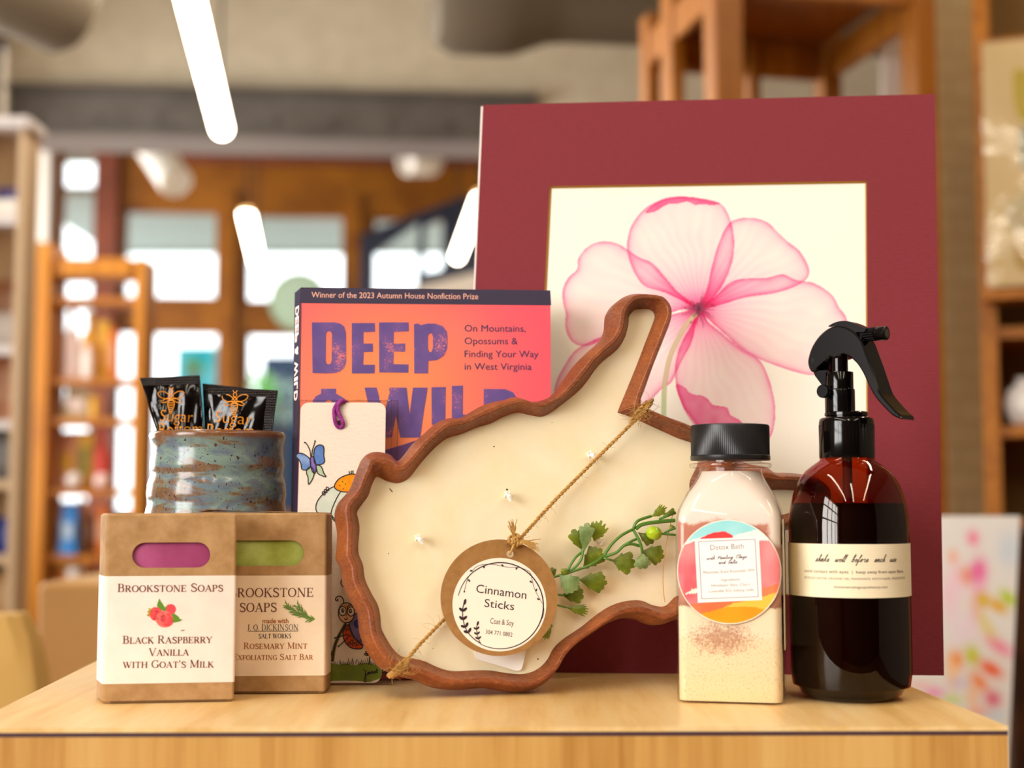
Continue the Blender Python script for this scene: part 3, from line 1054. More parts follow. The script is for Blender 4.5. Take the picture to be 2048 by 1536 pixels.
for k, (i, pxc, pyt, lab, colr) in enumerate(cards):
    yy = YR + .06 - .03 * (k % 2)
    z = at_y(10, RS[i], YR).z
    h = at_y(pxc, pyt, yy).z - z
    x = at_y(pxc, 800, yy).x
    wv = min(.05, xb - x - .004)
    b = MB(); b.prism([(-.055, 0), (wv, 0), (wv, h), (-.055, h)], -.0015, .0015, plain('card_' + colr, colr, 0.6))
    b.prism([(-.045, h * .3), (wv - .008, h * .3), (wv - .008, h * .8), (-.045, h * .8)], .0015, .002, plain('card_in_' + colr, [min(255, int(int(colr[j:j + 2], 16) * .8 + 50)) for j in (1, 3, 5)], 0.6))
    o = b.build('greeting_card', smooth=0); o.matrix_world = Plane((x, yy, z + .0006), 0, 3).M
    tag(o, lab, 'card', 'greeting cards on the rack')

# low plinth and kraft bag behind the counter, left
M_tan = mottled('tan_laminate', '#c69a60', '#ba8c52', 3, 0.5)
p = at_y(76, 1166, 2.1); p2 = at_y(330, 1166, 2.1)
b = MB(); b.box(p.x, p2.x, 2.1, 2.65, 0, p.z, M_tan, .006)
tag(b.build('display_plinth', smooth=0), 'plain tan display plinth behind the left end of the counter', 'plinth')
M_kraftbag = mottled('kraft_bag', '#d6b06a', '#c99f58', 5, 0.75, 0.2, 0.3, 18)
o = thing('shopping_bag', 'kraft paper shopping bag at the lower left edge', 'bag', Matrix.Translation((0, 1.55, 0)))
xr = at_y(62, 1225, 1.55); xb_ = at_y(86, 1440, 1.55); xl = at_y(-190, 1225, 1.55)
zb = .56
rows = []
for k in range(13):
    t = k / 12
    z = zb + (xr.z - zb) * t
    r_ = xb_.x + (xr.x - xb_.x) * max(0, (z - xb_.z) / (xr.z - xb_.z)) - .004 * math.sin(7 * t)
    if k == 12: r_ -= .006; z -= .001
    dd = .075 * (1 - .72 * t)
    bulge = .006 * math.sin(9 * t + 1)
    rows.append([(xl.x, -dd, z), ((xl.x + r_) / 2, -dd - bulge, z + .003 * math.sin(5 * t)), (r_ - .012, -dd, z), (r_, -dd + .012, z), (r_, dd, z), (xl.x, dd, z)])
b = MB(); b.loft(rows, M_kraftbag); b.build('bag_body', o)
for s in (-1, 1):
    b = MB(); xm_ = (xl.x + xr.x) / 2 - .02
    b.tube(smooth_path([(xm_ - .05, s * .012, xr.z - .03), (xm_ - .045, s * .02, xr.z + .002), (xm_, s * .045, xr.z + .004), (xm_ + .04, s * .02, xr.z + .002), (xm_ + .045, s * .012, xr.z - .03)], n=5), .0028, M_kraftbag, 6)
    b.build('handle', o)
b = MB(); b.box(-1.0, xb_.x + .05, 1.4, 1.9, 0, .56, M_tan, .006)
tag(b.build('low_bench', smooth=0), 'low tan bench under the kraft shopping bag', 'bench')

# ================================================================ right side: brick pier, shelf with a wrapped print, stand, canvas
M_brick = None
n = NT('painted_brick')
bt = n.n('ShaderNodeTexBrick')
bt.inputs['Color1'].default_value = lin('#c8a878'); bt.inputs['Color2'].default_value = lin('#c2a070'); bt.inputs['Mortar'].default_value = lin('#b89868')
bt.inputs['Scale'].default_value = 4.2; bt.inputs['Mortar Size'].default_value = 0.02
n.l(n.coord(rot=(PI / 2, 0, 0)), bt.inputs['Vector'])
n.bump(bt.outputs['Fac'], -0.4, 0.004)
M_brick = n.set(bt.outputs['Color'], 0.85, 0.15)
xl_ = at_y(1872, 500, 3.6).x
slab('wall_pier', xl_, 3.9, 3.6, 4.0, 0, 3.5, M_brick)

YS = 2.75
PSH = Plane((at_y(1964, 800, YS).x, YS, 0), -19)
sh = thing('wall_shelf', 'amber oak shelf unit behind the wrapped print at the right edge', 'shelf', PSH.M)
du = PSH.uv(1999, 800)[0]; zt_ = PSH.uv(1980, -140)[1]; W_ = .62


def shb(nm, u0, u1, v0, v1, w0, w1, mat=None):
    b = MB(); b.box(u0, u1, v0, v1, w0, w1, mat or M_oakd); return b.build(nm, sh, smooth=0)


shb('upright', 0, du, 0, zt_, -.28, 0)
shb('upright', W_ - du, W_, 0, zt_, -.28, 0)
for s_ in (70, 652, 850, 1040):
    v_ = PSH.uv(2030, s_)[1]
    shb('shelf', du, W_ - du, v_ - .022, v_, -.28, -.01)
shb('back_panel', 0, W_, 0, zt_, -.292, -.28, plain('shelf_back', '#8b6a36', 0.7))
vl_ = PSH.uv(2030, 579, .06)[1]
shb('ledge', .01, W_ - .01, vl_ - .018, vl_ - .001, 0, .075)
v_ = PSH.uv(2030, 850)[1]
q_ = PSH.M @ Vector((PSH.uv(2052, 800, -.06)[0], v_, -.06))
o = thing('vase', 'white round vase on the shelf at the right edge', 'vase', Matrix.Translation(q_))
b = MB(); b.lathe([(.02, 0), (.035, .01), (.045, .04), (.035, .07), (.016, .085), (.02, .095)], g_white, 32); b.build('body', o)
q_ = PSH.M @ Vector((PSH.uv(2010, 800, -.06)[0] + .006, v_, -.06))
o = thing('candle_jar', 'small dark jar left of the white vase on the shelf', 'jar', Matrix.Translation(q_))
b = MB(); b.lathe([(.014, 0), (.016, .004), (.016, .035)], plain('dark_glass', '#2a1a10', 0.2), 24); b.build('body', o)
b = MB(); b.lathe([(.0165, .035), (.017, .037), (.017, .046)], plain('dark_lid', '#1d130c', 0.4), 24); b.build('lid', o)
# wrapped art print leaning on the shelf front
uv_ = PSH.uv(1972, 578, .06)
PP = Plane(PSH.M @ Vector((uv_[0], uv_[1], .06)), -19, 2)
o = thing('wrapped_print', 'large pale art print in clear wrap at the right edge', 'print', PP.M)
w_, h_ = .42, PP.uv(1972, 82)[1]
paper = mottled('print_paper', '#d9bf8c', '#cdb07a', 4, 0.6)
b = MB(); b.prism(rect(.004, .004, w_ - .004, h_ - .004), -.003, 0, paper)
for (pts, cc) in (([(2026, 150), (2048, 140), (2100, 180), (2080, 230), (2036, 235)], '#b5a020'), ([(2040, 260), (2090, 250), (2110, 330), (2046, 340)], '#a9a48a'),
                  ([(2010, 420), (2070, 380), (2100, 420), (2040, 470)], '#bfae84'), ([(2030, 480), (2100, 470), (2100, 530), (2040, 540)], '#b8964e')):
    b.flat(smooth_path(PP.pts(pts), True), .0008, plain('print_' + cc, cc, 0.6))
b.build('print', o, smooth=0)
n = NT('crinkled_wrap'); n.t.nodes.remove(n.b)
tr = n.n('ShaderNodeBsdfTransparent'); tr.inputs['Color'].default_value = (.97, .96, .94, 1)
gl = n.n('ShaderNodeBsdfGlossy'); gl.inputs['Roughness'].default_value = 0.12
bp = n.n('ShaderNodeBump'); bp.inputs['Strength'].default_value = 0.6; bp.inputs['Distance'].default_value = 0.01
n.l(n.noise(n.coord(), 9, 3, 0.6, 0.5), bp.inputs['Height']); n.l(bp.outputs['Normal'], gl.inputs['Normal'])
mx = n.n('ShaderNodeMixShader'); mx.inputs[0].default_value = 0.16
n.l(tr.outputs[0], mx.inputs[1]); n.l(gl.outputs[0], mx.inputs[2]); n.l(mx.outputs[0], n.out.inputs['Surface'])
M_wrap = n.m
b = MB(); b.grid(24, 30, lambda u, v: (u * w_, v * h_, .006 + .003 * math.sin(9 * u + 4 * v) * math.sin(7 * v)), M_wrap); b.build('clear_wrap', o)

# tall wooden stand behind the picture mat
PS = Plane((at_y(1436, 500, 2.72).x, 2.72, 0), 12.0)
so = thing('display_stand', 'tall open wooden display stand behind the red picture mat', 'stand', PS.M)
M_st = wood('stand_pine', '#8a4e08', '#98590e', '#aa6a16', (14, 0.9, 14), 3, 0.45)
ztop = 2.16
wst = PS.uv(1884, 500)[0]
def post(u0, u1, d0, d1, z0=0.0, z1=ztop, nm='post'):
    b = MB(); b.box(u0, u1, z0, z1, -d1, -d0, M_st, .003); b.build(nm, so, smooth=0)
post(0, .058, 0, .07)
post(0, .03, .27, .345)
post(0, .03, .44, .5)
post(wst - .045, wst, 0, .07)
post(wst - .045, wst, .44, .5)
post(wst * .52, wst * .52 + .026, .44, .49)
zr = CAMZ + (1000 - 118) / F * 3.17
zr2 = CAMZ + (1000 - 50) / F * 3.17
post(0.004, .022, .07, .27, zr, zr2, 'side_rail'); post(0.004, .022, .345, .44, zr, zr2, 'side_rail')
post(wst - .026, wst - .006, .07, .44, zr, zr2, 'side_rail')
post(.03, wst - .045, .46, .485, CAMZ + (1000 - 128) / F * 3.2, CAMZ + (1000 - 54) / F * 3.2, 'back_rail')
b = MB(); b.box(.03, wst - .03, CAMZ + (1000 - 52) / F * 3.2, CAMZ + (1000 - 52) / F * 3.2 + .02, -.49, 0.0, M_st); b.build('top_board', so, smooth=0)
post(.058, wst - .045, .02, .05, ztop - .1, ztop, 'front_rail')
post(.03, wst - .045, .44, .47, .1, .2, 'back_rail')
b = MB(); b.box(.03, wst - .045, .2, .22, -.44, -.06, M_st); b.build('shelf', so, smooth=0)
# white board standing inside the stand
u0 = PS.uv(1768, 300, -.3)[0]; u1 = PS.uv(1850, 300, -.3)[0]
b = MB(); b.prism([(u0, .22), (u1, .22), (u1, PS.uv(1850, -20, -.3)[1]), (u0, PS.uv(1768, 44, -.3)[1])], -.31, -.3, plain('white_board', '#d6cdc2', 0.7))
o = b.build('white_board', smooth=0); o.matrix_world = PS.M
tag(o, 'plain white board standing inside the wooden display stand', 'board')

# canvas painting of loose flowers, right
PC = Plane(at_y(1880, 1536, 1.75), -6, 9)
pc = thing('canvas_painting', 'white canvas painting with pink, yellow and orange dabs at lower right', 'painting', PC.M)
cw0, ch = PC.uv(1790, 1030)[0], PC.uv(1960, 1032)[1]
cr0 = PC.uv(2040, 1040)[0]; cr1 = PC.uv(2016, 1440)[0]; ybm = -.06
M_canvas = mottled('canvas_white', '#e6e2dc', '#dedad6', 8, 0.8)
crb = cr1 + (cr1 - cr0) * .35
out = [(cw0, ybm), (crb, ybm), (cr0, ch), (cw0, ch)]
b = MB(); b.prism(out, -.03, 0, M_canvas); b.build('canvas', pc, smooth=0)
NX, NY = 120, 150
X, Y = np.meshgrid(np.linspace(0, 1, NX + 1), np.linspace(0, 1, NY + 1))
vx = cw0 + (cr0 - cw0 + (crb - cr0) * (1 - Y)) * X
vy = ybm + (ch - ybm) * Y
base = np.ones((NY + 1, NX + 1, 3)) * np.array(lin('#e4e0dc')[:3])
dabs = [(1946, 1076, 9, 13, 0, '#ee6a98', .8), (1906, 1114, 8, 12, 0, '#f0946a', .6), (1932, 1152, 11, 14, 0, '#e08a08', 1), (1957, 1144, 12, 22, .15, '#e8489a', .95),
        (1955, 1200, 10, 40, .2, '#f0a0c8', .7), (1966, 1200, 10, 13, -.3, '#d8b400', 1), (1996, 1212, 9, 16, -.9, '#e0a800', 1), (2016, 1196, 9, 16, -.7, '#b8cc10', 1),
        (1974, 1255, 9, 38, -.45, '#dcc860', .75), (1944, 1310, 11, 17, -.2, '#c4c800', 1), (1912, 1320, 10, 15, 0, '#ee8410', 1), (1905, 1345, 9, 26, 0, '#f6c48c', .8), (1900, 1200, 12, 30, 0, '#f2b8d2', .5),
        (1982, 1338, 10, 20, -1.0, '#ec5a08', 1), (1958, 1364, 10, 18, -.7, '#ee8238', .95), (1945, 1390, 9, 24, 0, '#f4b880', .7), (1986, 1398, 12, 14, 0, '#dc5474', .9),
        (2000, 1294, 10, 24, -1.0, '#f07aa6', .8), (1868, 1386, 14, 10, 0, '#ee7ab8', .75), (1904, 1400, 14, 8, 0, '#c6d86a', .8), (1838, 1370, 16, 6, 0, '#f2b0a8', .6),
        (2018, 1100, 16, 28, 0, '#bcd0e4', .6), (1918, 1366, 14, 10, 0, '#c8b8e0', .5), (1958, 1424, 16, 9, 0, '#f09a80', .7), (1915, 1160, 16, 26, 0, '#f6c0dc', .5), (1925, 1260, 18, 26, 0, '#ecd0e6', .5), (1990, 1430, 16, 10, 0, '#c2d2e2', .6)]
for (px, py, rx, ry, rot, colr, al) in dabs:
    u, v = PC.uv(px, py)
    s = (PC.uv(px + 10, py)[0] - u) / 10
    dx, dy = (vx - u) / s, -(vy - v) / s
    xr_ = dx * math.cos(rot) + dy * math.sin(rot); yr_ = -dx * math.sin(rot) + dy * math.cos(rot)
    g = al * np.exp(-((xr_ / rx / 1.5) ** 2 + (yr_ / ry / 1.35) ** 2) ** 1.2)
    base = base * (1 - g[..., None]) + np.array(lin(colr)[:3]) * g[..., None]
b = MB()
vs = np.stack([vx, vy, np.full_like(vx, .0004)], -1).reshape(-1, 3)
b.add(vs, [(j * (NX + 1) + i, j * (NX + 1) + i + 1, (j + 1) * (NX + 1) + i + 1, (j + 1) * (NX + 1) + i) for j in range(NY) for i in range(NX)], vcol('painted_canvas', 0.75))
b.build('painted_surface', pc, smooth=0, colors=np.concatenate([base.reshape(-1, 3), np.ones((base.shape[0] * base.shape[1], 1))], 1))
M_dkw = wood('dark_walnut', '#3a2010', '#4a2a14', '#563218', (6, 1, 6), 3, 0.5)
zc = (PC.O + PC.V * ybm).z
b = MB(); b.box(PC.O.x - .3, PC.O.x + .12, 1.6, 2.1, 0, zc - .006, M_dkw, .005)
tag(b.build('low_bench', smooth=0), 'dark wooden bench under the white canvas painting', 'bench')
x = at_y(2026, 1500, 1.95).x
b = MB(); b.box(x, x + .5, 1.95, 2.3, 0, at_y(2024, 1060, 1.95).z, M_dkw, .005)
tag(b.build('cabinet', smooth=0), 'dark walnut cabinet at the lower right edge, behind the canvas', 'cabinet')
# ================================================================ goods on the counter
M_kraft = mottled('kraft_board', '#b89266', '#9a7448', 90, 0.8, 0.2, 0.25, 500, 5, lo=0.3, hi=0.7)
M_kraftd = mottled('kraft_tag', '#a87c4a', '#93693a', 160, 0.8, 0.2, 0.15, 700, 5, lo=0.3, hi=0.7)
M_lab1 = mottled('label_paper', '#f2e2d8', '#ecdacf', 60, 0.7, 0.2, 0.12, 600)
M_lab2 = mottled('label_paper_cream', '#f0dcc2', '#ead4b8', 60, 0.7, 0.2, 0.12, 600)
I_brown = plain('ink_brown', '#6d4238', 0.7)
I_rust = plain('ink_rust', '#a2602c', 0.7)
I_black = plain('ink_black', '#2a2230', 0.7)
I_red = plain('ink_red', '#ee4650', 0.7); I_red2 = plain('ink_light_red', '#f8746c', 0.7); I_redd = plain('ink_dark_red', '#b83c4c', 0.7)
I_leaf = plain('ink_leaf', '#5c8a24', 0.7); I_leaf2 = plain('ink_yellow_leaf', '#a8962c', 0.7); I_rose = plain('ink_rosemary', '#6d7844', 0.7)


def base_plane(px, py, yaw, lean, lift=0.0):
    return Plane(at_z(px, py, T + lift), yaw, lean)


def pill(u0, u1, v0, v1, n=10):
    r = (v1 - v0) / 2; c = (v0 + v1) / 2
    return ([(u1 - r + r * math.cos(a), c + r * math.sin(a)) for a in [-PI / 2 + PI * i / n for i in range(n + 1)]] +
            [(u0 + r + r * math.cos(a), c + r * math.sin(a)) for a in [PI / 2 + PI * i / n for i in range(n + 1)]])


def carton(P, u0, u1, v1, depth, skew, win, band, lab_mat, label, notch=None):
    o = thing('soap_carton', label, 'soap box', P.M)
    r = 0.0016
    def section(ins, grow=0.0):
        pts = []
        def cor(cu, cw, a0):
            for i in range(5):
                a = a0 + PI / 2 * i / 4
                rr = r + grow
                pts.append((cu + (rr) * math.cos(a), cw + (rr) * math.sin(a)))
        a, c, w0, w1 = u0 + r + ins, u1 - r - ins, -depth + r + ins, -r - ins
        cor(c, w1, 0); cor(a, w1, PI / 2); cor(a, w0, PI); cor(c, w0, 3 * PI / 2)
        return [(u + skew * (-w / depth), w) for u, w in pts]
    b = MB()
    rows = [(0.0, r * .7), (r * .8, 0.0), (v1 - r * .8, 0.0), (v1, r * .7)]
    rings = [[(u, v, w) for u, w in section(i)] for v, i in rows]
    n = len(rings[0])
    vs = [p for R in rings for p in R]
    fs = []
    for i in range(3):
        for k in range(n):
            if i == 1 and k == 4: continue        # front face is cut separately
            fs.append((i * n + k, i * n + (k + 1) % n, (i + 1) * n + (k + 1) % n, (i + 1) * n + k))
    fs.append(tuple(reversed(range(n)))); fs.append(tuple(range(3 * n, 4 * n)))
    b.add(vs, fs, M_kraft)
    fu1, fu0 = rings[1][4][0], rings[1][5][0]
    b.flat([(fu0, r * .8), (fu1, r * .8), (fu1, v1 - r * .8), (fu0, v1 - r * .8)], 0.0, M_kraft, [win])
    nv = len(win)
    vs = [(x, y, 0) for x, y in win] + [(x, y, -0.0011) for x, y in win]
    b.add(vs, [(i, nv + i, nv + (i + 1) % nv, (i + 1) % nv) for i in range(nv)], M_kraft)
    # tuck flap line at the bottom and top
    b.box(u0 + .004, u1 - .004, r * .3, r * .6, -0.0003, 0.0002, plain('kraft_shadow_gap', '#6b4a2a', 0.8))
    b.build('carton', o, smooth=35)
    b = MB()
    rg = [[(u, v, w) for u, w in section(0, 0.00018)] for v in (band[0], band[1])]
    b.loft(rg, lab_mat, capb=False, capt=False)
    return o, b, (fu0, fu1)


# ---- front carton: black raspberry
P1 = base_plane(340, 1405, 7.5, 0.5, .00022)
u0 = P1.uv(208, 1250)[0]; u1 = P1.uv(471.5, 1250)[0]; v1 = P1.uv(340, 1026.5)[1]
win = pill(P1.uv(264.2, 1110)[0], P1.uv(420.6, 1110)[0], P1.uv(340, 1135.5)[1], P1.uv(340, 1084.8)[1])
band = (P1.uv(340, 1366)[1], P1.uv(340, 1151.7)[1])
s1, b, fu = carton(P1, u0, u1, v1, .024, -.0068, win, band, M_lab1, 'front kraft soap carton with raspberries on its pink white label')
w = .00035


def ps(P, b, s, x0, y0, x1, y1, h, mat, kind='serif', **k):
    a, c = P.uv(x0, y0), P.uv(x1, y1)
    hh = abs(P.uv(x0, y0 - h)[1] - a[1])
    if kind == 'serif': b.serif(s, a, c, hh, k.pop('w', w), mat, **k)
    else: b.text(s, a, c, hh, k.pop('w', w), mat, **k)


ps(P1, b, 'Brookstone Soaps', 234.7, 1184, 446.5, 1183, 16.5, I_brown)
ps(P1, b, 'Black Raspberry', 245, 1287.5, 424.2, 1286, 16, I_brown)
ps(P1, b, 'Vanilla', 297.5, 1311.8, 377.4, 1311, 15.5, I_brown)
ps(P1, b, "with Goat's Milk", 245.6, 1336, 427.4, 1335, 15.5, I_brown)
Z = lambda x, y: P1.uv(260 + x / 14.63, 1180 + y / 14.63)
def zp_(l): return [Z(*p) for p in l]
lay = [(I_leaf2, [(480, 750), (540, 680), (500, 610), (560, 600), (540, 520), (620, 550), (720, 480), (720, 560), (640, 700), (580, 780)]),
       (I_leaf, [(860, 240), (900, 330), (960, 410), (1010, 500), (960, 600), (900, 570), (790, 480), (800, 400)]),
       (I_leaf, [(1130, 400), (1100, 600), (960, 620), (1020, 510)]),
       (I_leaf, [(1180, 690), (1300, 690), (1420, 780), (1460, 850), (1550, 868), (1440, 920), (1240, 960), (1200, 850)])]
for mt, pts in lay: b.flat(zp_(pts), w, mt)
lay = [(I_red, ellipse(1200, 560, 140, 150, 28)), (I_red, ellipse(760, 700, 175, 200, 28, rot=.3)), (I_red2, ellipse(1010, 850, 250, 240, 32)), (I_red, ellipse(1090, 880, 165, 190, 28)),
       (I_red2, ellipse(985, 830, 120, 150, 28)), (I_red, ellipse(985, 840, 95, 120, 28)), (I_redd, ellipse(950, 865, 44, 75, 20, rot=-.2))]
for k, (mt, pts) in enumerate(lay): b.flat(zp_(pts), w + .00003 * (k + 1), mt)
rnd = random.Random(3)
for k in range(46):
    a = rnd.uniform(0, 2 * PI); r_ = rnd.uniform(.35, .95)
    cx, cy = (1010 + 240 * r_ * math.cos(a), 850 + 230 * r_ * math.sin(a)) if k % 2 else (760 + 150 * r_ * math.cos(a), 690 + 170 * r_ * math.sin(a))
    b.ribbon(zp_(ellipse(cx, cy, 32, 30, 10, 0, 4.2)), .00022, w + .0003, I_red2 if k % 3 else I_redd)
b.ribbon(zp_([(1490, 1190), (1600, 1175)]), .0004, w, I_brown)
b.build('paper_label', s1, smooth=35)


def soap_bar(P, u0, u1, v1, depth, col1, col2, label, nm, skew=0.0):
    n = NT(nm)
    f = n.noise(n.coord(), 70, 5, 0.65)
    f2 = n.noise(n.coord(), 900, 2, 0.6)
    c = n.ramp(f, [(0.3, col1), (0.7, col2)])
    n.bump(f2, 0.2, 0.0004)
    m_ = n.set(c, 0.5, 0.35)
    o = thing('soap_bar', label, 'soap', P.M)
    b = MB(); b.box(u0 + .003 + max(0, skew), u1 - .003 + min(0, skew * .2), .0025, v1 - .003, -depth + .003, -.0016, m_, .0015)
    b.build('bar', o)
    return o


soap_bar(P1, u0, u1 - .001, v1, .021, '#943664', '#a54676', 'pink soap bar showing through the window of the front carton', 'soap_pink', -.0045)

# ---- second carton: rosemary mint
P2 = base_plane(560, 1387, 3.0, 0.8, .00034)
u0 = P2.uv(396, 1250)[0]; u1 = P2.uv(652.5, 1250)[0]; v1 = P2.uv(560, 1025)[1]
win = pill(P2.uv(447, 1106)[0], P2.uv(607.8, 1106)[0], P2.uv(540, 1132)[1], P2.uv(540, 1080.6)[1])
band = (P2.uv(560, 1351.5)[1], P2.uv(560, 1151)[1])
s2, b, fu = carton(P2, u0, u1, v1, .024, .001, win, band, M_lab2, 'rear kraft soap carton with a rosemary sprig on its cream label')
ps(P2, b, 'BROOKSTONE', 459.5, 1194.5, 627, 1193.5, 18, I_brown)
ps(P2, b, 'SOAPS', 478.5, 1224, 554, 1223.5, 18, I_brown)
ps(P2, b, 'made with', 525, 1246.3, 577, 1246, 9.2, I_rust, 'sans', bold=.02)
ps(P2, b, 'J. Q. DICKINSON', 494.4, 1261, 596.9, 1260.5, 12, I_black, weight=.75)
b.ribbon([P2.uv(497, 1262.5), P2.uv(597, 1262)], .00025, w, I_black)
ps(P2, b, 'SALT WORKS', 516.8, 1276.8, 582.4, 1276.4, 9.2, I_black)
ps(P2, b, 'Rosemary Mint', 487, 1298, 614.7, 1297.4, 13, I_rust)
ps(P2, b, 'Exfoliating Salt Bar', 466, 1320, 626, 1319.4, 12, I_rust)
stemp = smooth_path([(629.5, 1238), (620, 1237), (612, 1231), (603, 1222), (597, 1214)], n=5)
b.ribbon(P2.pts(stemp), .0005, w, plain('ink_stem', '#a08256', 0.7))
stem2 = smooth_path([(612, 1232), (598, 1228), (584, 1219), (575, 1212)], n=5)
b.ribbon(P2.pts(stem2), .0005, w, I_rose)
rnd = random.Random(11)
for st, dirx in ((stemp, -1), (stem2, -1)):
    for i in range(0, len(st)):
        for sgn in (-1, 1):
            x, y = st[i]
            j = max(i - 1, 0); k = min(i + 1, len(st) - 1)
            ang = math.atan2(st[k][1] - st[j][1], st[k][0] - st[j][0]) + sgn * rnd.uniform(.4, .75)
            L = rnd.uniform(9, 15)
            e = (x + L * math.cos(ang), y + L * math.sin(ang)); m = (x + L * .5 * math.cos(ang) - 1, y + L * .5 * math.sin(ang))
            b.ribbon(P2.pts([(x, y), m, e]), [.0003, .0006, .0001], w + .00002 * (i % 3 + 1), I_rose if i % 2 else I_leaf)
b.build('paper_label', s2, smooth=35)
soap_bar(P2, u0, u1, v1, .022, '#8f9a2e', '#b0bd66', 'green soap bar showing through the window of the rear carton', 'soap_green')
# lifted closing flap on top
b = MB()
fl = [P2.uv(x, y) for x, y in ((393, 1022), (404, 1019.5), (420, 1019.5), (560, 1022), (650, 1026))]
zz = v1
b.loft([[(P2.uv(394, 1020)[0], zz + .0008, -.001), (P2.uv(420, 1020)[0], zz + .0013, -.0005), (P2.uv(560, 1020)[0], zz + .0003, -.0005), (P2.uv(648, 1020)[0], zz + .00005, -.0008)],
        [(P2.uv(394, 1020)[0], zz + .0003, -.022), (P2.uv(420, 1020)[0], zz + .0008, -.022), (P2.uv(560, 1020)[0], zz + .0006, -.022), (P2.uv(648, 1020)[0], zz, -.022)]], M_kraft, False, False, closed=False)
b.build('flap', s2, smooth=0)

# ================================================================ stoneware tumbler
YM = .866
ax_ = at_y(433.5, 1000, YM)
tm = thing('stoneware_tumbler', 'glazed blue and brown stoneware tumbler holding the black sachets', 'tumbler', Matrix.Translation((ax_.x, YM, T)))
scl = YM / F
prof_px = [(869, 133), (873, 134), (881, 132), (893, 129.5), (905, 129), (914, 130), (925, 132), (936, 132), (944, 130.5), (951, 130), (960, 133), (969, 135.5), (978, 136), (987, 137), (997, 136), (1007, 134.5), (1016, 136.5), (1025, 138.5), (1040, 139), (1060, 136), (1080, 139), (1110, 140), (1140, 137), (1170, 140), (1210, 139), (1260, 138), (1310, 135), (1340, 128)]
def zof(py): return at_y(433, py, YM).z - T
ztop = zof(869)
outer = [(r * scl, zof(y)) for y, r in reversed(prof_px)]
outer = [(outer[0][0] * .93, 0.0), (outer[0][0] * .985, .003)] + [q for q in outer if q[1] > .006]
rt = outer[-1][0]
prof = outer + [(rt - .0006, ztop + .0009), (rt - .0016, ztop + .0013), (rt - .0022, ztop + .0008), (rt - .0025, ztop - .001), (rt - .0026, ztop - .02), (rt - .003, ztop - .034), (rt - .008, ztop - .0372)]
n = NT('reactive_glaze')
v = n.coord((1, 1, 1))
sx = n.n('ShaderNodeSeparateXYZ'); n.l(n.tc.outputs['Object'], sx.inputs[0])
f1 = n.noise(n.coord((14, 14, 40)), 1.2, 4, .6, .8)
f2 = n.noise(n.coord((18, 18, 90), (3, 1, 2)), 1.3, 4, .65, .6)
f3 = n.noise(n.coord((1, 1, 1)), 900, 2, .5)
f4 = n.noise(n.coord((1, 1, .8)), 330, 3, .7)
colA = n.ramp(f1, [(.30, '#465268'), (.44, '#647480'), (.54, '#7c9284'), (.64, '#626e7c'), (.75, '#7c7a4c')])
brown = n.ramp(f4, [(.35, '#6a421c'), (.65, '#86602e')])
low = n.math('SUBTRACT', 0.108, sx.outputs['Z'])
lowf = n.math('MULTIPLY', low, 5.0)
lf = n.math('MULTIPLY', sx.outputs['X'], -1.6)
bm = n.math('ADD', n.math('ADD', n.math('MULTIPLY', n.math('SUBTRACT', f2, .43), 1.6), lowf), lf)
bmm = n.math('MULTIPLY', bm, 7.0, True)
c = n.mix(n.math('MULTIPLY', bmm, .9), colA, brown)
gr = n.noise(n.coord((1, 1, .35)), 420, 4, .75)
c = n.mix(n.math('MULTIPLY', n.math('SUBTRACT', gr, .42), 1.2, True), c, lin('#7a8698'))
sp = n.math('MULTIPLY', n.math('SUBTRACT', n.noise(n.coord(), 560, 2, .5), .645), 20, True)
c = n.mix(sp, c, lin('#3c2416'))
sp2 = n.math('MULTIPLY', n.math('SUBTRACT', n.noise(n.coord((1, 1, 1), (5, 5, 5)), 250, 1, .5), .72), 30, True)
c = n.mix(sp2, c, lin('#5d3318'))
rimf = n.math('MULTIPLY', n.math('SUBTRACT', sx.outputs['Z'], ztop - .0042 + 0), 420, True)
rimn = n.math('MULTIPLY', rimf, n.math('ADD', f4, .35), True)
c = n.mix(rimn, c, lin('#7c4a22'))
n.bump(n.noise(n.coord((1, 1, 2)), 60, 3, .5), .25, .001)
M_glaze = n.set(c, .2, .45, coat=.15)
b = MB(); b.lathe(prof, M_glaze, 128, capb=True, capt=True); b.build('cup', tm, smooth=60)

# ================================================================ black foil sachets
M_foil = None
n = NT('black_foil')
n.bump(n.noise(n.coord((1, 1, 1)), 55, 2, .5, .6), .35, .003)
M_foil = n.set(lin('#0a0606'), .12, .38, coat=.05)
n = NT('black_foil_crimp')
wv = n.n('ShaderNodeTexWave', wave_type='BANDS', bands_direction='X'); wv.inputs['Scale'].default_value = 330; wv.inputs['Distortion'].default_value = 0
wv2 = n.n('ShaderNodeTexWave', wave_type='BANDS', bands_direction='Y'); wv2.inputs['Scale'].default_value = 200
n.l(n.coord(), wv.inputs['Vector']); n.l(n.coord(), wv2.inputs['Vector'])
n.bump(n.math('ADD', wv.outputs['Fac'], n.math('MULTIPLY', wv2.outputs['Fac'], .35)), .7, .0008)
M_crimp = n.set(lin('#171010'), .2, .7)
M_goldink = plain('gold_ink', '#e08a0c', .55, .3)
BEE = [('w', smooth_path([(0, .12), (.12, .3), (.32, .42), (.52, .42), (.6, .33), (.5, .18), (.28, .1), (0, .1)], n=4)),
       ('w', smooth_path([(.02, .08), (.2, .12), (.36, .04), (.45, .0), (.4, -.08), (.25, -.06), (.12, .02)], n=4))]


